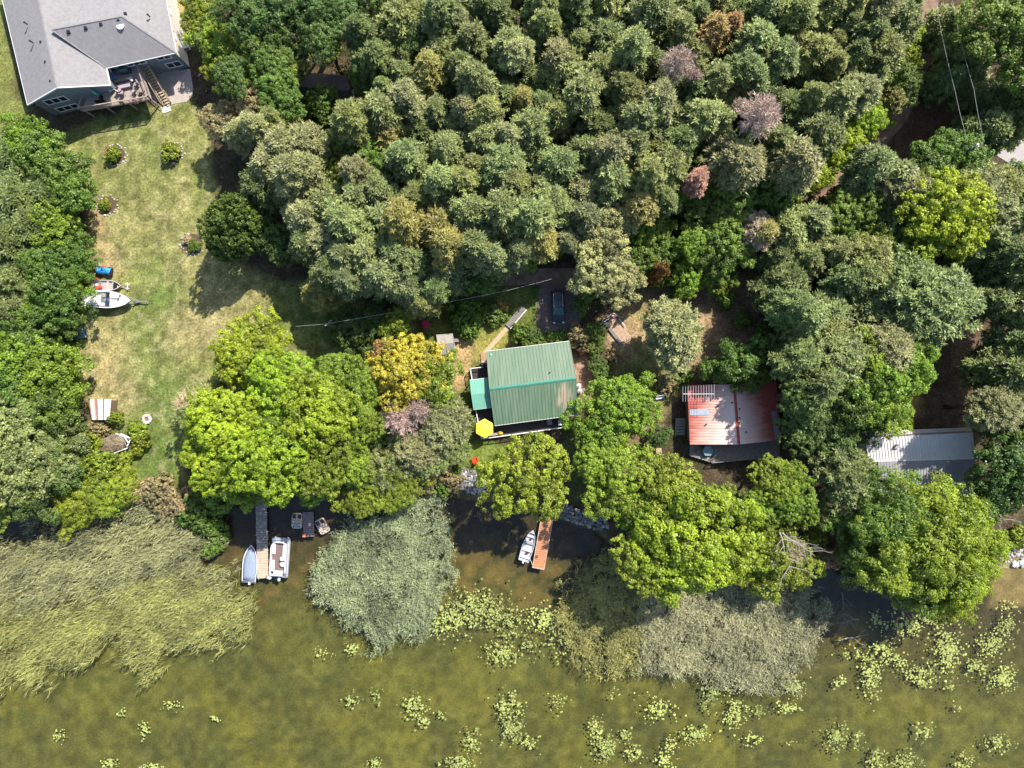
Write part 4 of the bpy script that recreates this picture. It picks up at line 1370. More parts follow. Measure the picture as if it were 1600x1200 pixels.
def window(parent, P, Q, f, zc, w, h, panes=2, base=(0, 0, 0), fm=None):
    """window in the wall P->Q (outside on the right hand of P->Q), centred at fraction f"""
    P, Q = Vector((P.x, P.y, 0)), Vector((Q.x, Q.y, 0))
    d = (Q - P).normalized()
    o = Vector((d.y, -d.x, 0))
    c = P + (Q - P) * f + Vector((0, 0, zc)) - Vector(base)
    mb = MB()
    u = Vector((0, 0, 1))
    for s in (-1, 1):
        mb.bar(c + d * (s * w / 2) - u * (h / 2 + .06) + o * .03, c + d * (s * w / 2) + u * (h / 2 + .06) + o * .03, 0.12, 0.14, up=o)
        mb.bar(c - d * (w / 2 - .06) + u * (s * h / 2) + o * .03, c + d * (w / 2 - .06) + u * (s * h / 2) + o * .03, 0.12, 0.12, up=o)
    for k in range(1, panes):
        x = -w / 2 + w * k / panes
        mb.bar(c + d * x - u * (h / 2 - .06) + o * .03, c + d * x + u * (h / 2 - .06) + o * .03, 0.11, 0.11, up=o)
    fr = mb.build("window", fm or WHITE, parent)
    for k in range(panes):
        x0 = -w / 2 + w * (k + 0.5) / panes
        pb = MB()
        pb.bar(c + d * (x0 - w / panes / 2 + .07) + o * .02, c + d * (x0 + w / panes / 2 - .07) + o * .02, h - 0.12, 0.03, up=o)
        # bar() lays width across; make the pane upright
        pb2 = MB()
        a = c + d * (x0 - w / panes / 2 + .06) + o * .025
        b = c + d * (x0 + w / panes / 2 - .06) + o * .025
        hh = u * (h / 2 - .06)
        pb2.add([a - hh, b - hh, b + hh, a + hh, a - hh - o * .03, b - hh - o * .03, b + hh - o * .03, a + hh - o * .03],
                [(0, 1, 2, 3), (7, 6, 5, 4), (0, 4, 5, 1), (1, 5, 6, 2), (2, 6, 7, 3), (3, 7, 4, 0)])
        pb2.build("pane", GLASS, fr)


def chimney_vent(parent, p, base, r=0.10, h=0.35, m=None, name="vent_pipe"):
    mb = MB()
    q = loc(p, base)
    mb.tube([q - Vector((0, 0, .2)), q + Vector((0, 0, h))], r, 8)
    mb.lathe([(r * 1.7, h), (r * 1.7, h + .05), (r * .5, h + .12)], 8, q)
    return mb.build(name, m or BLACK, parent)


# ---- the big grey house at the upper left
def grey_house():
    b = W(150, 60, 0)
    b.z = 0
    r = thing("grey_house", "large two storey house with grey shingle hip roof and blue grey siding", "house", b)
    ze, zr = 5.2, 7.6
    LW = dict(bl=W(43, 164, ze), br=W(172, 133, ze), pk=W(89, 137, zr), tl=W(-12, -66, ze), tr=W(110, -95, ze), pkt=W(40, -95, zr))
    # left wing, gable end towards the lake
    mb = MB()
    q = lambda *p: [loc(v, b) for v in p]
    mb.slab(q(LW['tl'], LW['bl'], LW['pk'], LW['pkt']), .18)
    rw = (W(166, 106, ze), LW['br'])
    mb.slab(q(LW['br'], LW['tr'], LW['pkt'], LW['pk']), .18)
    # right part: hip roof
    A, B2 = W(166, 106, ze + .02), W(275, 82, ze + .02)
    r0, r1 = W(80, 46, zr + .25), W(190, 25, zr + .25)
    T1, T0 = W(248, -60, ze), W(150, -60, ze)
    mb.slab(q(A, B2, r1, r0), .18)
    mb.slab(q(B2, T1, r1), .18) if False else None
    mb.add(q(B2, T1, r1, B2 - Vector((0, 0, .18)), T1 - Vector((0, 0, .18)), r1 - Vector((0, 0, .18))), [(0, 1, 2), (5, 4, 3), (0, 3, 4, 1)])
    mb.slab(q(T1, T0, r0, r1), .18)
    roof = mb.build("roof", SHINGLE, r)
    # ridge and hip caps, gutters
    cp = MB()
    for a, c in ((r0, r1), (r1, B2), (LW['pk'], LW['pkt']), (r0, A)):
        cp.bar(loc(a, b) + Vector((0, 0, .01)), loc(c, b) + Vector((0, 0, .01)), 0.2, 0.03)
    cp.build("ridge_cap", SHINGLE, roof)
    gt = MB()
    for a, c in ((A, B2), (LW['bl'], LW['tl']), (B2, T1), (A, LW['br'])):
        gt.bar(loc(a, b) - Vector((0, 0, .1)), loc(c, b) - Vector((0, 0, .1)), 0.16, 0.16)
    gt.bar(loc(LW['bl'], b) - Vector((0, 0, .08)), loc(LW['pk'], b) - Vector((0, 0, .08)), .12, .2)
    gt.bar(loc(LW['br'], b) - Vector((0, 0, .08)), loc(LW['pk'], b) - Vector((0, 0, .08)), .12, .2)
    gt.build("gutter", WHITE, r)
    # walls
    lw = inset([LW['bl'], LW['br'], LW['tr'], LW['tl']], 0.45)
    wl = MB()
    wl.prism([(p.x - b.x, p.y - b.y) for p in lw], 0, ze - .1)
    pk = lerp(lw[0], lw[1], 0.5)
    a0, a1 = lw[0] - b, lw[1] - b
    wl.add([(a0.x, a0.y, ze - .1), (a1.x, a1.y, ze - .1), ((a0.x + a1.x) / 2, (a0.y + a1.y) / 2, zr - .25)], [(0, 1, 2)])
    rwp = inset([A, B2, T1, W(100, -60, ze)], 0.5)
    wl.prism([(p.x - b.x, p.y - b.y) for p in rwp], 0, ze - .1)
    # projecting right bay
    wl.build("wall", WALLBLUE, r)
    trim = MB()
    trim.bar(lw[0] - b + Vector((0, 0, 2.75)), lw[1] - b + Vector((0, 0, 2.75)), .12, .2)
    trim.bar(rwp[0] - b + Vector((0, 0, 2.75)), rwp[1] - b + Vector((0, 0, 2.75)), .12, .2)
    trim.build("trim_band", WALLBLUE, r)
    P, Q = lw[0], lw[1]
    window(r, P, Q, 0.26, 3.9, 3.0, 1.3, 3, b)
    window(r, P, Q, 0.26, 1.35, 3.0, 1.2, 3, b)
    P, Q = rwp[0], rwp[1]
    window(r, P, Q, 0.36, 4.1, 2.6, 1.1, 3, b)
    window(r, P, Q, 0.80, 4.0, 1.9, 1.1, 2, b)
    window(r, P, Q, 0.83, 1.6, 2.0, 1.3, 2, b)
    window(r, P, Q, 0.12, 3.75, 1.1, 2.0, 1, b)
    # pale brick side
    P, Q = rwp[1], rwp[2]
    sm = MB()
    d = (Q - P).normalized()
    o = Vector((d.y, -d.x, 0))
    sm.add([P - b + o * .04, Q - b + o * .04, Q - b + o * .04 + Vector((0, 0, ze - .2)), P - b + o * .04 + Vector((0, 0, ze - .2))], [(0, 1, 2, 3)])
    sm.build("side_wall", CREAM, r)
    for f in (0.25, 0.55):
        window(r, P, Q, f, 3.6, 1.2, 1.1, 1, b)
    for px, py in ((41, 37), (50, 66), (66, 67), (73, 98), (81, 128)):
        chimney_vent(r, W(px, py, zr - (0.5 if px < 60 else .7)), b, .09, .35, name="vent_pipe")
    for px, py in ((107, 50), (134, 44), (158, 38), (185, 31), (196, 22)):
        m = MB()
        m.box(loc(W(px, py, zr - .05), b), (.45, .45, .35), 0.2, taper=.8)
        m.build("roof_vent", BLACK, r)
    chimney_vent(r, W(233, 25, zr - .8), b, .09, .35)
    m = MB()
    q0 = loc(W(190, 46, zr - .9), b)
    m.lathe([(.12, 0), (.12, .5)], 8, q0)
    m.lathe([(.55, 0.62), (.4, .55), (.12, .5)][::-1], 14, q0 + Vector((.2, .2, .1)))
    m.build("satellite_dish", WHITE, r)
    # deck
    z = 2.7
    db = W(190, 145, z)
    db.z = 0
    dk = thing("raised_deck", "raised timber deck with railing along the back of the grey-roofed house", "deck", db)
    dp = [W(128, 173, z), W(236, 155, z), W(218, 103, z), W(168, 112, z), W(170, 138, z), W(140, 141, z)]
    nb = 26
    e0, e1 = dp[1] - dp[0], None
    n = (dp[1] - dp[0]).normalized()
    pr = Vector((-n.y, n.x, 0))
    pm = MB()
    for i in range(30):
        # boards parallel to the outer edge, clipped to the deck outline
        y = 0.09 + i * 0.185
        o = dp[0] + pr * y
        ts = []
        m_ = len(dp)
        for k in range(m_):
            a, c = dp[k] - o, dp[(k + 1) % m_] - o
            ya, yc = a.dot(pr), c.dot(pr)
            if (ya <= 0) != (yc <= 0):
                t = ya / (ya - yc)
                ts.append((a + (c - a) * t).dot(n))
        ts.sort()
        for j in range(0, len(ts) - 1, 2):
            bm = MB()
            bm.bar(o + n * ts[j] - db, o + n * ts[j + 1] - db, .17, .05)
            bm.build("deck_board", DECKW, dk)
    fm = MB()
    for k in range(len(dp)):
        a, c = dp[k] - db, dp[(k + 1) % len(dp)] - db
        fm.bar(a - Vector((0, 0, .17)), c - Vector((0, 0, .17)), .06, .25)
    for f in (0.02, 0.33, 0.66, 0.98):
        p = lerp(dp[0], dp[1], f) - db + pr * .15
        fm.bar((p.x, p.y, 0), (p.x, p.y, z - .1), .16)
    fm.build("deck_frame", DECKW, dk)
    rl = MB()
    for a, c in ((dp[0], dp[1]), (dp[1], dp[2])):
        a, c = a - db, c - db
        for hgt, w in ((1.0, .12), (.2, .05)):
            rl.bar(a + Vector((0, 0, hgt)), c + Vector((0, 0, hgt)), w, .06)
        k = int((c - a).length / 1.4)
        for i in range(k + 1):
            p = lerp(a, c, i / k)
            rl.bar(p, p + Vector((0, 0, 1.05)), .1)
        k = int((c - a).length / .16)
        for i in range(k):
            p = lerp(a, c, (i + .5) / k)
            rl.bar(p + Vector((0, 0, .2)), p + Vector((0, 0, .97)), .03)
    rl.bar(dp[0] - db + Vector((0, 0, 1)), dp[5] - db + Vector((0, 0, 1)), .1, .06)
    rl.build("railing", DECKW, dk)
    # stairs down to the patio
    s0, s1 = W(225, 100, z), W(262, 163, 0.1)
    st = thing("deck_stairs", "long open wooden staircase running down from the deck to the patio", "stairs", (s1.x, s1.y, 0))
    sb = Vector((s1.x, s1.y, 0))
    d = (s1 - s0)
    hd = Vector((d.x, d.y, 0)).normalized()
    sd = Vector((-hd.y, hd.x, 0))
    strg = MB()
    for s in (-.55, .55):
        strg.bar(s0 + sd * s - sb, s1 + sd * s - sb, .09, .28)
    strg.build("stringer", TANW, st)
    for s in (-.58, .58):
        hb = MB()
        hb.bar(s0 + sd * s - sb + Vector((0, 0, .95)), s1 + sd * s - sb + Vector((0, 0, .95)), .1, .07)
        for f in (0.0, .25, .5, .75, 1.0):
            p = lerp(s0, s1, f) + sd * s - sb
            hb.bar(p, p + Vector((0, 0, .95)), .08)
        hb.build("handrail", DECKW, st)
    for i in range(15):
        p = lerp(s0, s1, (i + .5) / 15) - sb
        t = MB()
        t.bar(p - sd * .5, p + sd * .5, .24, .05)
        t.build("tread", TANW, st)
    # patio slab
    pt = MB()
    pp = [W(*p) for p in ((226, 150), (262, 165), (270, 163), (292, 159), (301, 150), (302, 138), (297, 108), (250, 112), (236, 118))]
    pt.prism([(p.x, p.y) for p in pp], -.1, .06)
    tag(pt.build("patio", CONC), kind="structure")
    ld = MB()
    c = W(260, 171)
    ld.box((c.x, c.y, .05), (1.3, .9, .14), .3)
    tag(ld.build("stepping_slab", STONEW), "pale square slab on the lawn at the foot of the deck stairs", "paving slab")
    # things on the deck
    def on(px, py):
        p = W(px, py, z + .03)
        return p

    def chair(px, py, rz, lab, m=CUSHION):
        t = thing("patio_chair", lab, "chair", on(px, py), rz, "patio chairs on the raised deck")
        MB().box((0, 0, .42), (.56, .56, .12)).build("seat", m, t, bevel=.03)
        MB().box((0, .29, .72), (.56, .1, .6), rx=-.15).build("backrest", m, t, bevel=.03)
        for s in (-1, 1):
            MB().box((s * .31, 0, .58), (.06, .56, .05)).build("armrest", BLACK, t)
            for k in (-1, 1):
                MB().bar((s * .27, k * .24, 0), (s * .27, k * .24, .4), .045).build("leg", BLACK, t)
    chair(189, 143, 2.4, "mauve patio chair pulled out at the upper left of the deck table")
    chair(193, 147, 3.3, "mauve patio chair at the lower left corner of the deck table")
    chair(212, 145, 3.9, "mauve patio chair at the lower right of the deck table")
    chair(216, 133, 5.2, "mauve patio chair at the right end of the deck table")
    chair(222, 150, 4.4, "dark patio chair beside the stair side railing", BLACK)
    t = thing("sofa", "mauve outdoor sofa in the middle of the raised deck", "sofa", on(197, 135), .22)
    MB().box((0, 0, .35), (2.0, .75, .3)).build("seat", CUSHION, t, bevel=.05)
    MB().box((0, .4, .65), (2.0, .18, .6)).build("backrest", BLACK, t, bevel=.05)
    for s in (-1, 1):
        MB().box((s * 1.02, 0, .5), (.14, .75, .4)).build("armrest", BLACK, t, bevel=.03)
    t = thing("patio_table", "pale low table between the deck seats", "table", on(205, 127), .22)
    MB().box((0, 0, .5), (.95, .6, .05)).build("tabletop", STONEW, t)
    for s in (-1, 1):
        for k in (-1, 1):
            MB().bar((s * .4, k * .24, 0), (s * .4, k * .24, .48), .05).build("leg", BLACK, t)
    t = thing("grill", "covered dark teal barbecue standing against the house wall on the deck", "barbecue", on(198, 113), .2)
    MB().box((0, 0, .45), (1.5, .6, .9)).build("cart", mat("grill_cover", (.06, .11, .115), .7), t, bevel=.04)
    MB().tube([(-.7, 0, 1.0), (.7, 0, 1.0)], .28, 10).build("lid", mat("grill_lid", (.08, .14, .145), .6), t, smooth=True)
    MB().bar((-.5, -.3, 1.0), (.5, -.3, 1.0), .05).build("handle", STEEL, t)
    t = thing("sun_lounger", "white and blue reclining lounger on the upper left of the deck", "lounger", on(176, 117), .6)
    MB().box((0, -.3, .32), (.65, 1.1, .1)).build("seat", mat("lounger_blue", (.16, .25, .52), .8), t)
    MB().box((0, .55, .55), (.65, .8, .1), rx=.5).build("backrest", WHITE, t)
    for s in (-1, 1):
        for k in (-.7, .3):
            MB().bar((s * .28, k, 0), (s * .28, k, .3), .05).build("leg", STEEL, t)
    t = thing("closed_parasol", "closed teal parasol leaning over the left part of the deck", "parasol", on(158, 152), .5)
    MB().bar((0, 0, 0), (0, 0, 2.2), .05).build("pole", STEEL, t)
    MB().lathe([(.03, 2.5), (.14, 2.2), (.2, 1.5), (.26, .95), (.1, .9)][::-1], 10).build("canopy", mat("teal_canvas", (.12, .42, .38), .8), t, smooth=True)
    MB().lathe([(.3, 0), (.3, .08), (.1, .14)], 12).build("base", BLACK, t)
    t = thing("deck_table", "pale square side table at the left of the deck", "table", on(176, 141), .7)
    MB().box((0, 0, .55), (.8, .8, .05)).build("tabletop", STONEW, t)
    for s in (-1, 1):
        for k in (-1, 1):
            MB().bar((s * .34, k * .34, 0), (s * .34, k * .34, .53), .05).build("leg", BLACK, t)
    t = thing("storage_bench", "dark slatted bench below the closed parasol on the deck", "bench", on(160, 163), .2)
    MB().box((0, 0, .4), (1.3, .5, .08)).build("seat", BLACK, t)
    MB().box((0, .26, .65), (1.3, .06, .5)).build("backrest", BLACK, t)
    for s in (-.55, .55):
        MB().box((s, 0, .18), (.08, .45, .36)).build("leg", BLACK, t)
    t = thing("planter", "small square flower box by the front railing of the deck", "planter", on(213, 160), .2)
    MB().box((0, 0, .25), (.6, .45, .5)).build("box", GREYW, t)
    MB().blob((0, 0, .55), .3, 3).build("flowers", mat("red_flowers", (.4, .12, .12), .9), t)
    t = thing("planter", "dark flower pot at the middle of the front railing of the deck", "planter", on(193, 163), 0)
    MB().lathe([(.2, 0), (.28, .5)], 10).build("pot", DARKW, t)
    MB().blob((0, 0, .55), .3, 4).build("plant", mat("pot_plant", (.14, .12, .05), .9), t)
    # air conditioner / white unit
    t = thing("utility_box", "white boxy utility unit standing beside the pale side wall of the grey house", "utility box", W(291, 72), .35)
    MB().box((0, 0, .45), (.9, 1.5, .9)).build("cabinet", WHITE, t, bevel=.04)
    MB().box((0, 0, .93), (.94, 1.54, .06)).build("lid", WHITE, t)
    MB().box((0, -.77, .45), (.6, .03, .5)).build("door", GREYM, t)


grey_house()


# ---- gable roofed cottages
def gable(root, b, eave, ridge, mat_, step, wallm, over, z0, name="roof", capm=None, capw=.5, t=.1):
    """eave: four corners A B (first side) C D (other side), ridge: r0 r1 ; A-B and D-C are the eaves"""
    A, B, C, D = [loc(v, b) for v in eave]
    r0, r1 = [loc(v, b) for v in ridge]
    mb = MB()
    mb.slab((A, B, r1, r0), t)
    mb.slab((D, C, r1, r0), t)
    ribs(mb, A, B, r1, r0, step, .07, .05)
    ribs(mb, D, C, r1, r0, step, .07, .05)
    roof = mb.build(name, mat_, root)
    if capm:
        cp = MB()
        for s, e in ((A, D), (B, C)):
            pass
        n1 = ((lerp(A, D, .5) - A) * 1.0)
        dirA = (A - r0).normalized()
        dirD = (D - r0).normalized()
        cp.slab((r0 + dirA * capw + Vector((0, 0, .06)), r1 + (B - r1).normalized() * capw + Vector((0, 0, .06)), r1 + Vector((0, 0, .09)), r0 + Vector((0, 0, .09))), .03)
        cp.slab((r0 + dirD * capw + Vector((0, 0, .06)), r1 + (C - r1).normalized() * capw + Vector((0, 0, .06)), r1 + Vector((0, 0, .09)), r0 + Vector((0, 0, .09))), .03)
        cp.build("ridge_cap", capm, roof)
    w = inset([Vector(x) for x in (eave[0], eave[1], eave[2], eave[3])], over)
    wb = MB()
    ze = eave[0].z - .12
    wb.prism([(p.x - b.x, p.y - b.y) for p in w], z0, ze)
    for i, j, rr in ((0, 3, ridge[0]), (1, 2, ridge[1])):
        a, c = w[i] - b, w[j] - b
        m = (a + c) / 2
        wb.add([(a.x, a.y, ze), (c.x, c.y, ze), (m.x, m.y, rr.z - .25)], [(0, 1, 2)])
    wb.build("wall", wallm, root)
    return roof, w


def railing(mb, pts, h=.95, b=(0, 0, 0), bal=.18):
    for a, c in zip(pts[:-1], pts[1:]):
        a, c = loc(a, b), loc(c, b)
        mb.bar(a + Vector((0, 0, h)), c + Vector((0, 0, h)), .11, .06)
        mb.bar(a + Vector((0, 0, .12)), c + Vector((0, 0, .12)), .05, .05)
        k = max(1, int((c - a).length / 1.5))
        for i in range(k + 1):
            p = lerp(a, c, i / k)
            mb.bar(p, p + Vector((0, 0, h)), .1)
        k = max(1, int((c - a).length / bal))
        for i in range(k):
            p = lerp(a, c, (i + .5) / k)
            mb.bar(p + Vector((0, 0, .12)), p + Vector((0, 0, h)), .03)


def boards(parent, outline, along, pitch, z, m, b, name="deck_board", th=.05, gap=.02):
    """boards clipped to an outline, parallel to `along`"""
    n = Vector((along.x, along.y, 0)).normalized()
    pr = Vector((-n.y, n.x, 0))
    ys = [p.dot(pr) for p in outline]
    y = min(ys) + pitch / 2
    while y < max(ys):
        ts = []
        m_ = len(outline)
        for k in range(m_):
            a, c = outline[k], outline[(k + 1) % m_]
            ya, yc = a.dot(pr) - y, c.dot(pr) - y
            if (ya <= 0) != (yc <= 0):
                t = ya / (ya - yc)
                ts.append((a + (c - a) * t).dot(n))
        ts.sort()
        for j in range(0, len(ts) - 1, 2):
            if ts[j + 1] - ts[j] > .1:
                p0 = n * ts[j] + pr * y
                p1 = n * ts[j + 1] + pr * y
                q = MB()
                q.bar((p0.x - b[0], p0.y - b[1], z - b[2]), (p1.x - b[0], p1.y - b[1], z - b[2]), pitch - gap, th)
                q.build(name, m, parent)
        y += pitch


def green_cottage():
    b = W(832, 600)
    b.z = 0
    r = thing("green_roof_cottage", "cottage with ribbed green metal roof and teal ridge cap and porch roof", "cottage", b)
    ze, zr = 3.0, 4.4
    A, B, C, D = W(760, 549, ze), W(889.5, 533, ze), W(902, 648, ze), W(773, 665, ze)
    r0, r1 = W(765, 608, zr), W(900, 591, zr)
    roof, w = gable(r, b, (A, B, C, D), (r0, r1), GREENROOF, .42, CREAM, .4, 0.0, capm=TEALR, capw=.22)
    fb = MB()
    for p, q in ((A, B), (D, C)):
        fb.bar(loc(p, b) - Vector((0, 0, .06)), loc(q, b) - Vector((0, 0, .06)), .12, .12)
    fb.build("gutter", WHITE, r)
    # eave return at the upper left corner
    chimney_vent(r, W(859, 582, 4.0), b, .06, .35, BLACK)
    MB().lathe([(.22, 0), (.22, .12), (.05, .2)], 10, loc(W(767, 555, 3.1), b)).build("roof_lamp", TEALM, r)
    # side porch roof
    ze2, zr2 = 2.75, 3.15
    p = (W(734, 594, ze2), W(765, 590, ze2), W(769, 636.5, ze2), W(740, 640, ze2))
    q0, q1 = W(736.5, 617, zr2), W(768, 613, zr2)
    mb = MB()
    mb.slab([loc(v, b) for v in (p[0], p[1], q1, q0)], .08)
    mb.slab([loc(v, b) for v in (p[3], p[2], q1, q0)], .08)
    ribs(mb, loc(p[0], b), loc(p[1], b), loc(q1, b), loc(q0, b), .3, .04, .03)
    ribs(mb, loc(p[3], b), loc(p[2], b), loc(q1, b), loc(q0, b), .3, .04, .03)
    mb.build("porch_roof", TEALM, r)
    for s, e in ((p[0], p[1]), (p[3], p[2])):
        MB().bar(loc(s, b) - Vector((0, 0, .08)), loc(e, b) - Vector((0, 0, .08)), .1, .12).build("porch_gutter", WHITE, r)
    for v in (p[0], p[3]):
        x = loc(v, b) + Vector((.25, 0, 0))
        MB().bar((x.x, x.y, .3), (x.x, x.y, 2.65), .1).build("porch_post", WHITE, r)
    # windows
    P, Q = w[3], w[2]
    for f in (.2, .5, .8):
        window(r, P, Q, f, 1.6, 1.6, 1.2, 2, b)
    P, Q = w[0], w[3]
    for f in (.3, .75):
        window(r, P, Q, f, 1.6, 1.2, 1.2, 1, b)
    # wrap-round deck
    z = .75
    db = W(752, 640)
    db.z = 0
    dk = thing("side_deck", "dark boarded deck with white railing wrapping the green-roofed cottage", "deck", db)
    dl = [W(735.5, 576, z), W(754, 574, z), W(755, 568, z), W(764, 567, z), W(774, 664, z), W(890, 649, z), W(893, 665, z), W(754, 685, z)]
    boards(dk, dl, dl[7] - dl[0], .19, z, DECKD, db)
    sk = MB()
    for a, c in zip(dl, dl[1:] + dl[:1]):
        sk.bar(loc(a, db) - Vector((0, 0, .2)), loc(c, db) - Vector((0, 0, .2)), .05, .3)
    sk.build("deck_skirt", DARKW, dk)
    rl = MB()
    railing(rl, [W(754, 574, z), W(735.5, 576, z), W(741, 612, z)], b=db)
    railing(rl, [W(744, 640, z), W(752.5, 685, z), W(826, 675, z), W(883, 667, z), W(881, 655, z)], b=db)
    rl.build("railing", WHITE, dk)
    # yellow parasol
    t = thing("parasol", "open bright yellow hexagonal parasol on the deck corner", "parasol", W(758, 668, z + .03), R(0))
    cz, rad = 2.45, 1.38
    hexp = [Vector((rad * math.cos(R(90 + 60 * k)), rad * math.sin(R(90 + 60 * k)), cz - .45)) for k in range(6)]
    yel = mat("yellow_canvas", (.74, .68, .07), .8, var=.06)
    for k in range(6):
        a, c = hexp[k], hexp[(k + 1) % 6]
        top = Vector((0, 0, cz))
        MB().add([a, c, top, a - Vector((0, 0, .03)), c - Vector((0, 0, .03)), top - Vector((0, 0, .03))], [(0, 1, 2), (5, 4, 3), (0, 3, 4, 1), (1, 4, 5, 2), (2, 5, 3, 0)]).build("canopy_panel", yel, t)
    rb = MB()
    for k in range(6):
        rb.bar(hexp[k] - Vector((0, 0, .04)), (0, 0, cz - .05), .03)
    rb.build("ribs", WHITE, t)
    MB().bar((0, 0, 0), (0, 0, cz + .1), .05).build("pole", WHITE, t)
    MB().lathe([(.3, 0), (.3, .08), (.08, .14)], 12).build("base", BLACK, t)
    # deck things
    t = thing("lounge_chair", "pale grey lounge chair on the deck under the lower eave", "chair", W(858, 657, z + .03), .2)
    MB().box((0, -.2, .4), (.7, .8, .12)).build("seat", GREYM, t)
    MB().box((0, .35, .7), (.7, .12, .7), rx=-.3).build("backrest", GREYM, t)
    for s in (-.3, .3):
        MB().box((s, 0, .17), (.06, .8, .34)).build("leg", BLACK, t)
    t = thing("white_cooler", "small white box standing at the right end of the deck", "cooler", W(875, 660, z + .03), .1)
    MB().box((0, 0, .3), (.5, .7, .55)).build("body", WHITE, t, bevel=.03)
    MB().box((0, 0, .6), (.54, .74, .08)).build("lid", WHITE, t)
    t = thing("deck_planter", "yellow flowering pot on the deck right of the parasol", "planter", W(782, 676, z + .03))
    MB().lathe([(.18, 0), (.28, .4)], 10).build("pot", ORANGEP, t)
    MB().blob((0, 0, .5), .35, 8).build("flowers", mat("yellow_flowers", (.6, .42, .03), .9), t)
    t = thing("deck_bench", "pale weathered bench along the deck railing right of the parasol", "bench", W(771, 678, z + .03), .13)
    MB().box((0, 0, .42), (1.3, .4, .06)).build("seat", DECKW, t)
    for s in (-.5, .5):
        MB().box((s, 0, .2), (.08, .36, .4)).build("leg", DECKW, t)
    # entry steps
    s = thing("entry_steps", "pale brick landing and step at the upper left corner of the green cottage", "steps", W(757, 560), .12)
    MB().box((0, 0, .12), (1.0, 1.5, .24)).build("step", mat("tan_brick", (.42, .26, .15), .9), s)
    MB().box((.0, -.7, .3), (1.0, .5, .6)).build("step", STONEW, s)
    # white gas bottles at the right wall
    for px, py, lb in ((903, 603, "upper of the two white gas bottles by the right wall of the green cottage"), (905, 611, "lower of the two white gas bottles by the right wall of the green cottage")):
        t = thing("gas_bottle", lb, "gas bottle", W(px, py), 0, "gas bottles by the green cottage")
        MB().lathe([(.3, 0), (.36, .1), (.36, 1.0), (.25, 1.2), (.1, 1.25)], 12).build("tank", WHITE, t, smooth=True)
        MB().lathe([(.16, 1.25), (.16, 1.4)], 10).build("collar", STEEL, t)


green_cottage()


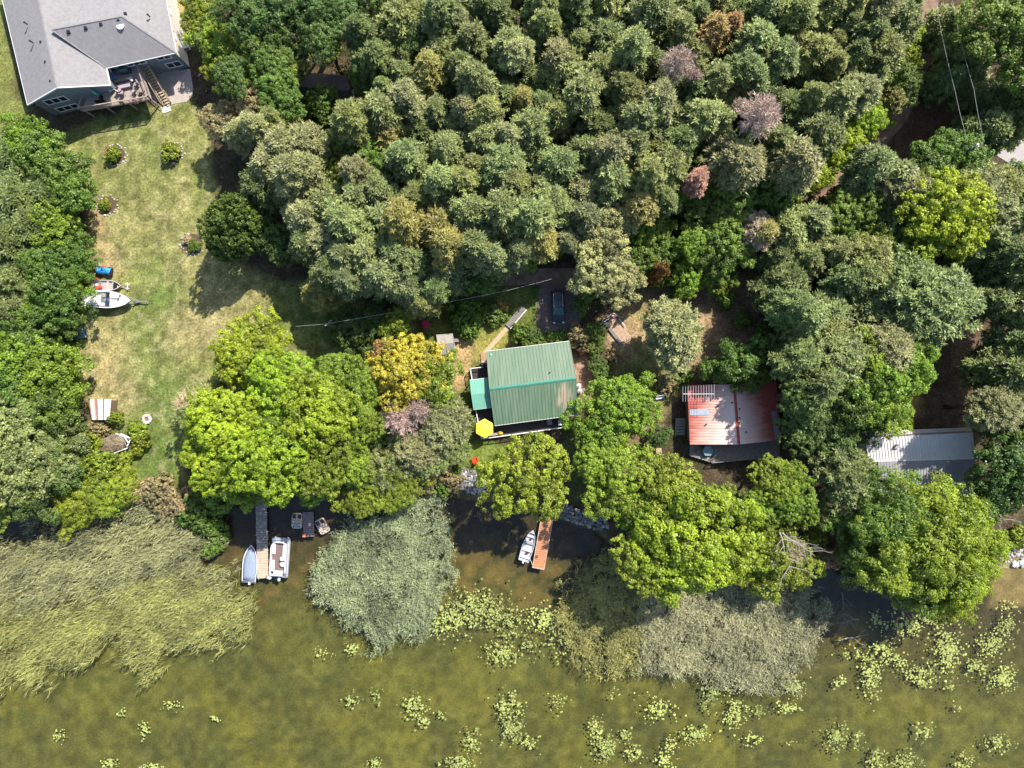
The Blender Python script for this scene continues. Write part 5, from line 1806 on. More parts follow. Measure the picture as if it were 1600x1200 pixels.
def red_cottage():
    b = W(1148, 648)
    b.z = 0
    r = thing("red_roof_cottage", "cottage with faded red ribbed metal roof bleached pale near the ridge", "cottage", b)
    ze, zr = 2.9, 3.9
    A, B = W(1074, 602, ze), W(1078, 694, ze)
    D, C = W(1213, 596, ze), W(1219.5, 687, ze)
    r0, r1 = W(1147, 601, zr), W(1154.5, 694, zr)
    roof, w = gable(r, b, (A, B, C, D), (r0, r1), REDROOF, .36, BROWNSIDE, .35, 0.0, capm=REDP, capw=.2)
    eb = MB()
    D2, C2 = W(1210.5, 622, ze + .06), W(1219, 687, ze + .02)
    d = (loc(C2, b) - loc(D2, b))
    inn = Vector((-.75, .0, .12))
    eb.slab((loc(D2, b), loc(C2, b), loc(C2, b) + inn, loc(D2, b) + inn), .03)
    eb.build("eave_sheet", mat("blue_grey_sheet", (.30, .38, .46), .5), r)
    sk = MB()
    a = W(1078, 639.5, 3.0 + .1)
    u = (loc(r0, b) - loc(A, b)).normalized()
    v = (loc(B, b) - loc(A, b)).normalized()
    a = loc(A, b) + v * 3.35 + u * .15 + Vector((0, 0, .05))
    sk.slab((a, a + v * .85, a + v * .85 + u * 2.6, a + u * 2.6), .04)
    sk.build("patch_sheet", mat("bare_blue_sheet", (.42, .48, .56), .5, var=.35, scale=3), r)
    for px, py, z in ((1103, 663, 3.3), (1136, 667, 3.75), (1138, 665, 3.75), (1143, 629, 3.85), (1121, 634, 3.6), (1155, 639, 3.85), (1155, 653, 3.85), (1155, 660, 3.85), (1165, 675, 3.7), (1197, 634, 3.2)):
        chimney_vent(r, W(px, py, z), b, .07, .22, DARKW)
    P, Q = w[1], w[2]
    for f in (.2, .5, .8):
        window(r, P, Q, f, 1.5, 1.8, 1.2, 2, b)
    # lake side deck
    z = .7
    db = W(1150, 708)
    db.z = 0
    dk = thing("lake_deck", "weathered grey deck below the red-roofed cottage", "deck", db)
    dl = [W(1079, 692, z), W(1078, 712, z), W(1110, 722, z), W(1218, 712, z), W(1218, 685, z)]
    boards(dk, dl, dl[3] - dl[2], .2, z, GREYW, db)
    fr = MB()
    for a_, c_ in zip(dl, dl[1:] + dl[:1]):
        fr.bar(loc(a_, db) - Vector((0, 0, .2)), loc(c_, db) - Vector((0, 0, .2)), .06, .3)
    fr.build("deck_frame", GREYW, dk)
    rl = MB()
    railing(rl, [W(1110, 722, z), W(1218, 712, z)], b=db, h=.9)
    rl.build("railing", GREYW, dk)
    t = thing("garden_table", "pale blue hexagonal glass topped table on the red cottage deck", "table", W(1104, 704, z + .03), 0)
    MB().prism([(.78 * math.cos(R(60 * k)), .78 * math.sin(R(60 * k))) for k in range(6)], .68, .72).build("tabletop", mat("blue_glass_top", (.22, .32, .38), .25), t)
    for k in range(3):
        MB().bar((.2 * math.cos(2.1 * k), .2 * math.sin(2.1 * k), .68), (.55 * math.cos(2.1 * k), .55 * math.sin(2.1 * k), 0), .05).build("leg", BLACK, t)
    for px, py, rz, lb in ((1096, 697, .8, "dark metal chair left of the hexagonal table"), (1113, 709, 3.9, "teal metal chair right of the hexagonal table"), (1090, 703, 1.5, "reddish metal chair at the far left of the deck")):
        t = thing("garden_chair", lb, "chair", W(px, py, z + .03), rz, "chairs around the hexagonal table")
        m = mat("chair_paint", (.12, .2, .2), .6) if 'teal' in lb else (mat("chair_red", (.25, .1, .1), .6) if 'red' in lb else BLACK)
        MB().box((0, 0, .42), (.45, .45, .05)).build("seat", m, t)
        MB().box((0, .22, .7), (.45, .05, .5)).build("backrest", m, t)
        for s in (-1, 1):
            for k in (-1, 1):
                MB().bar((s * .2, k * .2, 0), (s * .2, k * .2, .4), .04).build("leg", m, t)
    # side steps
    st = thing("wooden_steps", "weathered wooden side steps left of the red-roofed cottage", "steps", W(1062, 668))
    for i in range(6):
        MB().box((-.0, 1.2 - i * .42, .62 - i * .1), (1.3, .36, .06)).build("tread", GREYW, st)
    for s in (-.68, .68):
        MB().bar((s, 1.4, .6), (s, -1.2, .02), .06, .2).build("stringer", GREYW, st)
    # TV aerial
    z = 6.0
    t = thing("tv_antenna", "large pale comb-like television antenna above the red roof", "antenna", (W(1090, 616, z).x, W(1090, 616, z).y, 0))
    tb = Vector((W(1090, 616, z).x, W(1090, 616, z).y, 0))
    p0, p1 = loc(W(1067, 615.5, z), tb), loc(W(1116, 615.5, z), tb)
    MB().bar(p0, p1, .06).build("boom", WHITE, t)
    MB().bar((0, 0, 3.1), (0, 0, z), .06).build("mast", STEEL, t)
    for i in range(13):
        p = lerp(p0, p1, i / 12)
        hl = 1.0 + .28 * i / 12
        MB().bar(p - Vector((0, hl, 0)), p + Vector((0, hl, 0)), .028).build("element", ALU, t)


red_cottage()


def white_cottage():
    b = W(1440, 710)
    b.z = 0
    r = thing("white_roof_cottage", "long cottage with white ribbed metal roof half hidden under trees", "cottage", b)
    ze, zr = 3.0, 4.0
    r0, r1 = W(1352, 682, zr), W(1519, 674, zr)
    A, B = W(1352, 674, ze), W(1517, 668, ze)
    D, C = W(1357, 721, ze), W(1490, 717.5, ze)
    C = W(1523, 716.5, ze)
    roof, w = gable(r, b, (A, B, C, D), (r0, r1), WHITEM, .42, CREAM, .3, 0.0, capm=mat("rusty_cap", (.28, .19, .16), .7), capw=.16)
    q = [W(1372, 722, 2.95), W(1523, 717.5, 2.95), W(1521, 778, 2.3), W(1376, 776, 2.3)]
    mb = MB()
    qq = [loc(v, b) for v in q]
    mb.slab((qq[3], qq[2], qq[1], qq[0]), .08)
    ribs(mb, qq[3], qq[2], qq[1], qq[0], .38)
    mb.build("lower_roof", GREYM, r)
    fb = MB()
    fb.bar(loc(D, b) - Vector((0, 0, .02)), loc(C, b) - Vector((0, 0, .02)), .14, .12)
    fb.build("eave_trim", WHITE, r)
    wl = MB()
    wi = inset([q[0], q[1], q[2], q[3]], .3)
    wl.prism([(v.x - b.x, v.y - b.y) for v in wi], 0, 2.15)
    wl.build("porch_wall", CREAM, r)
    P, Q = wi[3], wi[2]
    for f in (.25, .5, .75):
        window(r, P, Q, f, 1.3, 2.0, 1.1, 2, b)
    ch = MB()
    p = loc(W(1400, 698, 3.6), b)
    ch.box(p, (.6, .45, .5))
    ch.tube([p + Vector((-.05, .3, 0)), p + Vector((-.05, .3, .9))], .09, 8)
    ch.build("chimney", GREYM, r)


white_cottage()


def forest_shed():
    b = W(508, 140)
    b.z = 0
    r = thing("forest_shed", "dark shingled roof of a shed hidden among the trees of the stand", "shed", b)
    ze, zr = 2.6, 3.7
    A, B, C, D = W(472, 113, ze), W(541, 118, ze), W(553, 166, ze), W(463, 158, ze)
    r0, r1 = W(466, 135, zr), W(547, 142, zr)
    gable(r, b, (A, B, C, D), (r0, r1), SHINGLE2, 5, BROWNSIDE, .3, 0)
    MB().bar(loc(W(552, 140, ze + .1), b), loc(W(551, 168, ze), b), .1, .2).build("barge_board", WHITE, r)


forest_shed()


# ------------------------------------------------------------------ docks
def dock(name, label, c0, c1, width, z, m, pitch=.3, m2=None, change=0, rails=None, posts=4, edge=None):
    """straight dock from pixel c0 to pixel c1"""
    a, b = W(c0[0], c0[1], z), W(c1[0], c1[1], z)
    t = thing(name, label, "dock", (a.x, a.y, WATER_Z))
    base = Vector((a.x, a.y, WATER_Z))
    d = b - a
    n = Vector((d.x, d.y, 0)).normalized()
    s = Vector((-n.y, n.x, 0))
    k = int(d.length / pitch)
    rnd = random.Random(len(label))
    for i in range(k):
        p = a + n * (i + .5) * pitch - base
        j = rnd.uniform(-.03, .03)
        q = MB()
        q.bar(p - s * (width / 2 + j), p + s * (width / 2 - j), pitch - .03, .05)
        q.build("plank", m2 if (m2 and i < change) else m, t)
    for e in (-.4, .4):
        q = MB()
        q.bar(a + s * width * e - base - Vector((0, 0, .12)), b + s * width * e - base - Vector((0, 0, .12)), .1, .18)
        q.build("beam", GREYW, t)
    for i in range(posts):
        for e in (-.5, .5):
            p = lerp(a, b, (i + .5) / posts) + s * width * e - base
            q = MB()
            q.tube([(p.x, p.y, -1.6), (p.x, p.y, p.z + .12)], .06, 6)
            q.build("post", GREYW, t)
    if edge:
        for e in (-.5, .5):
            q = MB()
            q.bar(a + s * (width * e) - base, b + s * (width * e) - base, .07, .12)
            q.build("edge_strip", edge, t)
        q = MB()
        q.bar(b - s * width / 2 - base, b + s * width / 2 - base, .1, .14)
        q.build("edge_strip", edge, t)
    return t, base, a, b, n, s


ORANGED = mat("orange_stained_boards", (.52, .235, .12), .75, var=.18, scale=1.2)
LIGHTW = mat("pale_new_boards", (.56, .43, .31), .8, var=.22, scale=1.5)
d1 = dock("lake_dock", "long grey plank dock with paler new boards at its lake end", (408, 787), (411, 906), 1.62, -.02, LIGHTW, .36, GREYW, 18)
q = MB()
q.bar(Vector((-1.0, -4.55, .52)), Vector((1.0, -4.62, .52)), .06, .04)
q.build("mooring_bar", GREYW, d1[0])
gb = W(405, 764, .1)
t = thing("gangplank", "narrow grey gangplank leading from the bank to the long plank dock", "gangplank", (gb.x, gb.y, 0))
for i in range(12):
    q = MB()
    q.box((.18 * i / 6, -.21 * i, .05 - i * .008), (.85, .19, .05), -.05)
    q.build("plank", GREYW, t)
for s_ in (-.3, .3):
    q = MB()
    q.bar((s_, 0.1, 0), (s_ + .35, -2.4, -.1), .08, .12)
    q.build("beam", GREYW, t)
dock("small_dock", "short dark plank dock between the two pedal boats", (481, 800), (483, 840), 1.6, -.15, mat("mauve_grey_boards", (.27, .21, .22), .85, var=.35), .3, posts=2)
bb = W(476, 836, -.1)
t = thing("dock_box", "small orange box on the corner of the short dark dock", "box", bb, .1)
MB().box((0, 0, .15), (.42, .42, .3)).build("body", ORANGEP, t, bevel=.02)
MB().box((0, 0, .32), (.46, .46, .05)).build("lid", ORANGEP, t)
d3 = dock("orange_dock", "orange stained dock with pale edging by the aluminium boat", (857.5, 795), (841, 888), 1.72, -.02, ORANGED, .3, posts=4, edge=mat("pale_edge", (.6, .5, .42), .7))
for px, py, lb in ((842.5, 842, "upper black mooring ring on the orange dock"), (838, 870, "lower black mooring ring on the orange dock")):
    p = W(px, py, 0.02)
    t = thing("mooring_ring", lb, "mooring ring", p, 0, "mooring rings on the orange dock")
    MB().tube([(.18 * math.cos(a * .7), .18 * math.sin(a * .7), .06) for a in range(10)], .035, 5).build("ring", BLACK, t)
    MB().box((0.15, 0, .04), (.14, .1, .08)).build("cleat", BLACK, t)
p = W(421, 902, .02)
t = thing("mooring_bag", "white and grey bundle lying on the lake end of the long dock", "bundle", p, .3)
MB().blob((0, 0, .15), .32, 4, squash=.5).build("bag", WHITE, t, smooth=True)
MB().blob((-.32, .08, .1), .26, 5, squash=.45).build("rope_coil", GREYW, t, smooth=True)


# ------------------------------------------------------------------ boats
def outline(Lh, Wd, bow=.42, transom=.86, n=11):
    """closed deck outline, bow at +y, going round from stern right"""
    pts = []
    for i in range(n):
        t = i / (n - 1)
        y = -Lh / 2 + Lh * t
        if t > 1 - bow:
            u = (t - (1 - bow)) / bow
            w = (1 - u ** 1.9) ** 0.75
        else:
            w = transom + (1 - transom) * min(1, t / .35)
        pts.append((Wd / 2 * max(w, 0.012), y))
    return [(x, y) for x, y in pts] + [(-x, y) for x, y in pts[::-1]]


def scale_o(o, kx, ky, dy=0.0):
    return [(x * kx, y * ky + dy) for x, y in o]


def hull(t, o, zt, zb, m, floor_z, fm, rim=.9, rimy=.96, keel=.72, name="hull"):
    R3 = lambda oo, z: [Vector((x, y, z)) for x, y in oo]
    mb = MB()
    mb.rings([R3(scale_o(o, keel * .6, .86), zb), R3(scale_o(o, keel, .92), zb + (zt - zb) * .4), R3(o, zt), R3(scale_o(o, rim, rimy), zt), R3(scale_o(o, rim * .98, rimy), floor_z)], cap1=False)
    h = mb.build(name, m, t)
    fb = MB()
    fb.add(R3(scale_o(o, rim * .98, rimy), floor_z + .005), [tuple(range(len(o)))])
    fb.build("floor", fm, t)
    return h


def outboard(t, y, z, m=BLACK, x=0.0, s=1.0):
    MB().box((x, y - .18 * s, z + .28 * s), (.34 * s, .5 * s, .42 * s), taper=.8).build("motor", m, t, bevel=.05)
    MB().box((x, y - .2 * s, z - .25 * s), (.12 * s, .2 * s, .7 * s)).build("motor_leg", BLACK, t)


GELCOAT = mat("white_gelcoat", (.76, .76, .78), .3, var=.06)
VINYL = mat("cream_vinyl", (.74, .68, .62), .6, var=.1)
BOATFLOOR = mat("mauve_boat_carpet", (.20, .14, .13), .9, var=.2)
GREYCOVER = mat("grey_blue_cover", (.27, .32, .40), .75, var=.12, scale=2)

# covered runabout at the long dock
p = W(391.5, 880, WATER_Z + .3)
t = thing("covered_boat", "white motorboat under a grey blue canvas cover left of the long dock", "boat", (p.x, p.y, WATER_Z), R(-4))
o = outline(5.4, 2.15, .5, .93)
hull(t, o, .55, -.35, GELCOAT, .3, GREYCOVER, .9, .95)
oc = [Vector((x, y - .12, .6)) for x, y in scale_o(o, .84, .88)]
oc2 = [Vector((x, y - .15, .78)) for x, y in scale_o(o, .5, .6)]
MB().rings([[v - Vector((0, 0, .12)) for v in oc], oc, oc2], cap0=False).build("canvas_cover", GREYCOVER, t, smooth=True)
MB().box((0, -2.55, .5), (2.0, .38, .1)).build("swim_platform", GELCOAT, t, bevel=.03)
outboard(t, -2.7, .25, GELCOAT, .1, .9)
# pontoon
p = W(437.5, 871, WATER_Z + .5)
t = thing("pontoon_boat", "white pontoon boat with wraparound cream seats right of the long dock", "boat", (p.x, p.y, WATER_Z), R(-3.2))
for s in (-.95, .95):
    MB().tube([(s, -2.9, .1), (s, 2.2, .1), (s, 2.75, .18), (s, 2.95, .3)], [.33, .33, .28, .05], 10).build("pontoon", ALU, t, smooth=True)
MB().box((0, .0, .5), (2.5, 5.7, .1)).build("deck", mat("blue_grey_deck", (.26, .31, .42), .7), t)
MB().box((-.12, -.15, .56), (1.95, 4.9, .02)).build("carpet", BOATFLOOR, t)
fence = [(-1.18, -2.45), (-1.18, 1.5), (-1.0, 2.05), (-.6, 2.3), (.45, 2.3), (.8, 2.05), (.95, 1.5), (.95, -2.1)]
fm = MB()
for a, c in zip(fence[:-1], fence[1:]):
    fm.bar((a[0], a[1], .82), (c[0], c[1], .82), .05, .56)
    fm.bar((a[0], a[1], 1.12), (c[0], c[1], 1.12), .12, .05)
fm.bar((-1.18, -2.45, .82), (.6, -2.45, .82), .05, .56)
fm.bar((-1.18, -2.45, 1.12), (.6, -2.45, 1.12), .14, .05)
fm.build("side_panel", GELCOAT, t)
MB().box((-.86, 1.25, .75), (.5, 1.5, .35)).build("bench", VINYL, t, bevel=.08)
MB().box((.66, 1.05, .75), (.46, 1.7, .35)).build("bench", VINYL, t, bevel=.08)
MB().box((-.88, -1.35, .75), (.5, 2.0, .35)).build("bench", VINYL, t, bevel=.08)
MB().box((-.25, -2.12, .75), (1.75, .55, .35)).build("bench", VINYL, t, bevel=.08)
MB().box((.58, -.05, .9), (.72, .45, .65)).build("helm_console", GELCOAT, t, bevel=.05)
MB().tube([(.58 + .17 * math.cos(a * .8), -.36, 1.12 + .17 * math.sin(a * .8)) for a in range(9)], .02, 5).build("steering_wheel", BLACK, t)
MB().lathe([(.12, .55), (.12, .85), (.36, .9), (.38, 1.0), (.3, 1.05)], 14, (.56, -.85, 0)).build("captain_chair", VINYL, t)
MB().box((1.1, 0, .58), (.34, 5.3, .05)).build("side_walkway", ALU, t)
MB().bar((1.2, -2.75, .95), (1.2, 2.7, .95), .05).build("rail", ALU, t)
MB().bar((-1.15, 2.7, .9), (1.2, 2.7, .9), .05).build("rail", ALU, t)
for y in (-2.7, -1.2, .3, 1.6, 2.7):
    MB().bar((1.2, y, .55), (1.2, y, .95), .04).build("rail_post", ALU, t)
outboard(t, -3.0, .25, GELCOAT, .05, 1.0)
MB().box((-.4, -3.05, .45), (.5, .5, .08)).build("swim_step", BLACK, t)
MB().bar((.9, -2.9, .6), (1.1, -2.3, .62), .3, .05).build("ladder", STEEL, t)


# aluminium fishing boat by the orange dock
p = W(825.5, 852, WATER_Z + .3)
t = thing("fishing_boat", "open aluminium fishing boat tied beside the orange dock", "boat", (p.x, p.y, WATER_Z), R(-17.5))
o = outline(4.7, 1.75, .55, .88)
hull(t, o, .5, -.25, ALU, .12, mat("grey_boat_floor", (.52, .51, .54), .7), .92, .97)
for y, m in ((1.35, ALU), (.35, GREYM), (-.7, WHITE), (-1.75, WHITE)):
    w = 1.5 if y < .9 else 1.15
    MB().box((0, y, .34), (w, .34, .08)).build("bench", m, t)
    MB().box((0, y, .2), (w * .9, .28, .2)).build("bench_support", ALU, t)
bd = [(x, y, .5) for x, y in o if y > 1.5]
MB().add([(x * .95, y * .985, .505) for x, y, z in bd], [tuple(range(len(bd)))]).build("foredeck", ALU, t)
MB().box((.1, 1.0, .42), (.3, .22, .1), .5).build("tackle_box", BLACK, t)
MB().box((.2, -1.0, .48), (.35, .3, .25), .2).build("fuel_tank", mat("dark_red_tank", (.12, .03, .03), .5), t)
MB().box((0, -2.33, .35), (1.4, .08, .35)).build("transom", ALU, t)
outboard(t, -2.35, .2, GELCOAT, 0, .85)
mr = MB()
a, c = W(828, 873, -.2), W(832, 883, -.05)
mr.tube([a, lerp(a, c, .5) - Vector((0, 0, .1)), c], .03, 5)
tag(mr.build("mooring_rope", WHITE), "pale mooring rope from the fishing boat's stern to the end of the orange dock", "rope")


def pedal_boat(px, py, rz, label, accent):
    p = W(px, py, WATER_Z + .3)
    t = thing("pedal_boat", label, "pedal boat", (p.x, p.y, WATER_Z), rz, "pedal boats by the short dock")
    pts = []
    for i in range(20):
        a = 2 * math.pi * i / 20
        c, s = math.cos(a), math.sin(a)
        pts.append((.78 * math.copysign(abs(c) ** .45, c) * (1 - .08 * s), 1.16 * math.copysign(abs(s) ** .45, s)))
    cr = mat("cream_plastic", (.62, .52, .42), .5, var=.15)
    Rr = lambda k, z: [Vector((x * k, y * k, z)) for x, y in pts]
    MB().rings([Rr(.85, -.15), Rr(1.0, .2), Rr(1.0, .32), Rr(.93, .42), Rr(.88, .40)]).build("hull", cr, t, smooth=False)
    for s in (-.38, .38):
        MB().box((s, .62, .36), (.48, .6, .2)).build("foot_well", DARKW, t)
        MB().box((s, -.12, .5), (.5, .4, .16)).build("seat", cr, t, bevel=.05)
        MB().box((s, -.42, .68), (.5, .12, .42), rx=.25).build("backrest", cr, t, bevel=.04)
        MB().lathe([(.1, .38), (.1, .47)], 8, (s * 1.1, -.85, 0)).build("cup_holder", BLACK, t)
    MB().box((0, -.82, .45), (.36, .42, .16)).build("cooler_hatch", accent, t, bevel=.03)
    MB().box((0, .55, .45), (.16, .5, .18)).build("tiller_console", cr, t)


pedal_boat(464, 813.5, R(-2), "cream pedal boat with bright blue hatch left of the short dark dock", mat("cyan_plastic", (.05, .42, .70), .5))
pedal_boat(503.5, 822, R(28), "plain cream pedal boat turned askew right of the short dark dock", mat("cream_hatch", (.58, .48, .4), .5))

# white boat on a trailer
p = W(181, 468.5, 1.0)
t = thing("trailer_boat", "white bowrider boat on a trailer at the lawn's left edge", "boat", (p.x - 1.0, p.y, 0), R(-92.5))
o = outline(6.9, 2.45, .5, .92)
o = [(x, y) for x, y in o]
hb = hull(t, o, 1.6, .55, GELCOAT, 1.05, mat("white_boat_floor", (.66, .66, .69), .6), .88, .96, name="hull")
st = MB()
st.rings([[Vector((x * 1.004, y * 1.002, 1.08)) for x, y in scale_o(o, .93, .965)], [Vector((x * 1.006, y * 1.003, 1.36)) for x, y in scale_o(o, .975, .985)]], cap0=False, cap1=False)
st.build("navy_stripe", NAVY, t)
fd = [(x, y) for x, y in o if y > 1.55]
MB().prism(scale_o(fd, .86, .965), 1.5, 1.56).build("foredeck", GELCOAT, t)
MB().box((.62, 1.05, 1.45), (.75, 1.3, .25)).build("bow_seat", GELCOAT, t, bevel=.06)
MB().box((-.62, 1.05, 1.45), (.75, 1.3, .25)).build("bow_seat", GELCOAT, t, bevel=.06)
MB().box((.0, .9, 1.4), (.55, 1.1, .06)).build("bow_carpet", mat("mauve_grey_carpet", (.45, .40, .42), .9), t)
MB().box((.62, .18, 1.62), (.8, .62, .06)).build("dash_cover", NAVY, t)
MB().box((-.6, .2, 1.62), (.8, .4, .05)).build("windscreen", GLASS, t)
MB().box((.0, .28, 1.6), (.35, .1, .25)).build("windscreen_frame", mat("blue_acrylic", (.12, .2, .4), .3), t)
MB().box((-.55, -.55, 1.35), (.6, .6, .5)).build("helm_seat", GREYM, t, bevel=.06)
MB().box((.1, -.55, 1.3), (.5, .7, .4)).build("passenger_seat", STEEL, t, bevel=.06)
MB().box((-.2, -2.2, 1.38), (1.9, 1.5, .5)).build("rear_seat", GELCOAT, t, bevel=.08)
MB().box((.72, -1.5, 1.4), (.45, 2.4, .45)).build("side_bench", GELCOAT, t, bevel=.06)
for s in (-.85, .85):
    tb = MB()
    tb.bar((s, -3.2, .45), (s * .9, 1.8, .45), .1, .14)
    tb.bar((s * .9, 1.8, .45), (0, 4.3, .45), .1, .14)
    tb.build("trailer_beam", STEEL, t)
    w = MB()
    w.tube([(s * 1.3 - .1, -1.4, .32), (s * 1.3 + .1, -1.4, .32)], .32, 14)
    w.build("wheel", BLACK, t)
MB().bar((0, 3.0, .5), (0, 5.4, .5), .12).build("drawbar", STEEL, t)
MB().bar((0, 3.5, .5), (0, 3.7, 1.5), .1).build("winch_post", STEEL, t)
MB().bar((.35, 5.0, .55), (-.35, 5.1, .55), .08).build("jack_handle", GREYW, t)

# small open boat with orange bits
p = W(168, 446.5, .5)
t = thing("skiff", "small open grey skiff on a trailer holding orange red gear", "boat", (p.x, p.y, 0), R(-91))
o = outline(4.3, 1.55, .45, .9)
hull(t, o, .95, .35, mat("faded_white_hull", (.66, .62, .60), .6, var=.2), .6, mat("pinkish_floor", (.48, .39, .37), .8), .9, .96)
for y, m in ((.95, GREYM), (.2, STONEW), (-.9, GREYW)):
    MB().box((0, y, .8), (1.25, .25, .06)).build("bench", m, t)
MB().box((.35, -1.0, .95), (.35, .9, .3), .2).build("red_gear", mat("red_plastic", (.62, .10, .06), .5), t)
MB().box((-.05, -1.25, .9), (.3, .35, .25), -.3).build("white_gear", WHITE, t)
MB().box((.15, 1.3, .85), (.9, .5, .1)).build("dark_hatch", BLACK, t)
MB().bar((0, 1.6, .45), (0, 3.2, .45), .1).build("drawbar", GREYW, t)
for s in (-.7, .7):
    MB().bar((s, -1.6, .35), (0, 2.2, .42), .08, .1).build("trailer_beam", GREYW, t)
    MB().tube([(s * 1.15 - .08, -.6, .28), (s * 1.15 + .08, -.6, .28)], .28, 12).build("wheel", BLACK, t)
for s in (-.3, .3):
    MB().bar((s, 2.5, .5), (s, 3.2, .5), .08).build("jack_frame", WHITE, t)
MB().bar((-.5, 2.9, .55), (.5, 2.9, .55), .08).build("jack_crossbar", WHITE, t)
# orange bucket loader beside it
p = W(148, 437, .4)
t = thing("cement_mixer", "orange painted frame and drum standing half under the leaves beside the skiff", "machine", (p.x, p.y, 0), .2)
MB().bar((-.5, -.5, .05), (.3, .9, .9), .09).build("arm", ORANGEP, t)
MB().bar((.5, -.5, .05), (.3, .9, .9), .09).build("arm", ORANGEP, t)
MB().lathe([(.2, .4), (.42, .55), (.45, .85), (.3, 1.15)], 12).build("drum", ORANGEP, t)
for s in (-.5, .5):
    MB().tube([(s - .05, -.5, .22), (s + .05, -.5, .22)], .22, 10).build("wheel", BLACK, t)

# red mower with a blue tarp
p = W(160.5, 423, .5)
t = thing("lawn_tractor", "red lawn tractor covered with a bright blue tarp", "tractor", (p.x, p.y, 0), R(-8))
MB().box((.1, 0, .45), (2.6, 1.05, .35)).build("chassis", BLACK, t, bevel=.05)
MB().box((-1.15, .05, .7), (.75, .85, .5)).build("hood", REDP, t, bevel=.08)
tp = MB()
n_ = 9
vs = []
rr = random.Random(3)
for i in range(n_):
    for j in range(6):
        x = -.72 + 2.0 * i / (n_ - 1)
        y = -.55 + 1.1 * j / 5
        vs.append((x, y, .95 + .18 * math.sin(i * .9) * math.cos(j * .8) + rr.uniform(-.04, .04) - (.35 if j in (0, 5) else 0)))
tp.add(vs, [(i * 6 + j, (i + 1) * 6 + j, (i + 1) * 6 + j + 1, i * 6 + j + 1) for i in range(n_ - 1) for j in range(5)])
tp.build("tarp", BLUETARP, t, smooth=True)
MB().box((.35, .55, .75), (1.0, .18, .12)).build("fender", REDP, t, bevel=.04)
for x, rad in ((-1.0, .25), (.9, .38)):
    for s in (-.52, .52):
        MB().tube([(x, s - .12, rad), (x, s + .12, rad)], rad, 12).build("wheel", BLACK, t)


# ------------------------------------------------------------------ the dark car
def suv():
    p = W(872, 479.5, .8)
    t = thing("parked_suv", "dark navy SUV parked on the gravel pad above the green-roofed cottage", "car", (p.x, p.y, 0), R(182.5))
    paint = mat("navy_car_paint", (.010, .018, .028), .25, var=.1, spec=.5)
    # body sections along y (front = +y)
    secs = [(-2.38, .78, .45, .80), (-2.30, .88, .35, .98), (-1.6, .93, .3, 1.0), (-.4, .95, .28, 1.0), (.9, .95, .28, 1.0), (1.25, .93, .3, 1.02), (1.95, .90, .32, .93), (2.28, .80, .38, .82), (2.40, .64, .45, .66)]
    rings = []
    for y, hw, zb, zt in secs:
        r = []
        for x, z in ((-hw * .9, zb), (-hw, zb + .18), (-hw, zt - .14), (-hw * .93, zt), (hw * .93, zt), (hw, zt - .14), (hw, zb + .18), (hw * .9, zb)):
            r.append(Vector((x, y, z)))
        rings.append(r)
    MB().rings(rings).build("body", paint, t, smooth=False, bevel=.02)
    # glasshouse
    cab = []
    for y, hw, z in ((-2.22, .80, 1.0), (-1.95, .70, 1.60), (.15, .70, 1.66), (1.12, .80, 1.02)):
        cab.append((y, hw, z))
    gl = MB()
    base_l = [Vector((s * .84, y, 1.0)) for s in (-1, 1) for y in (-2.25, 1.15)]
    b0, b1, b2, b3 = Vector((-.84, -2.25, .99)), Vector((.84, -2.25, .99)), Vector((.84, 1.18, .99)), Vector((-.84, 1.18, .99))
    t0, t1, t2, t3 = Vector((-.68, -1.95, 1.62)), Vector((.68, -1.95, 1.62)), Vector((.68, .2, 1.64)), Vector((-.68, .2, 1.64))
    gl.add([b0, b1, b2, b3, t0, t1, t2, t3], [(3, 2, 6, 7), (0, 4, 5, 1), (0, 3, 7, 4), (1, 5, 6, 2)])
    gl.build("window_glass", mat("car_glass", (.03, .10, .13), .12, spec=.8), t)
    MB().slab((t0 + Vector((-.03, -.05, .05)), t1 + Vector((.03, -.05, .05)), t2 + Vector((.03, 0, .05)), t3 + Vector((-.03, 0, .05))), .07).build("roof", paint, t, bevel=.02)
    MB().box((0, -.35, 1.705), (1.0, .75, .02)).build("sunroof", mat("sunroof_glass", (.03, .04, .06), .15, spec=.5), t)
    for s in (-1, 1):
        MB().tube([(s * .64, -1.75, 1.70), (s * .64, -1.6, 1.77), (s * .64, .0, 1.78), (s * .64, .15, 1.70)], .028, 6).build("roof_rail", mat("rail_silver", (.75, .75, .76), .35), t)
        MB().box((s * 1.04, .85, 1.05), (.2, .14, .15), 0).build("mirror", paint, t, bevel=.03)
        MB().box((s * .66, 2.26, .80), (.36, .2, .14), s * -.25).build("headlight", mat("headlamp", (.75, .78, .8), .15), t, bevel=.03)
        MB().box((s * .72, -2.33, .85), (.2, .12, .3)).build("tail_light", REDP, t)
        for y in (-1.45, 1.5):
            w = MB()
            w.tube([(s * .72, y, .36), (s * .94, y, .36)], .36, 16)
            wo = w.build("wheel", BLACK, t)
            MB().tube([(s * .93, y, .36), (s * .955, y, .36)], .22, 12).build("rim", STEEL, wo)
        for a, c in ((b3, t3), (b0, t0)) if s < 0 else ((b2, t2), (b1, t1)):
            MB().bar(a, c, .07).build("pillar", paint, t)
        MB().bar(((b0 + b3) / 2 if s < 0 else (b1 + b2) / 2), ((t0 + t3) / 2 if s < 0 else (t1 + t2) / 2), .09).build("pillar", paint, t)
    MB().box((0, 2.40, .58), (.9, .06, .16)).build("grille", mat("grille", (.45, .45, .47), .3), t)
    MB().box((0, -2.37, .62), (.5, .03, .12)).build("licence_plate", WHITE, t)


suv()

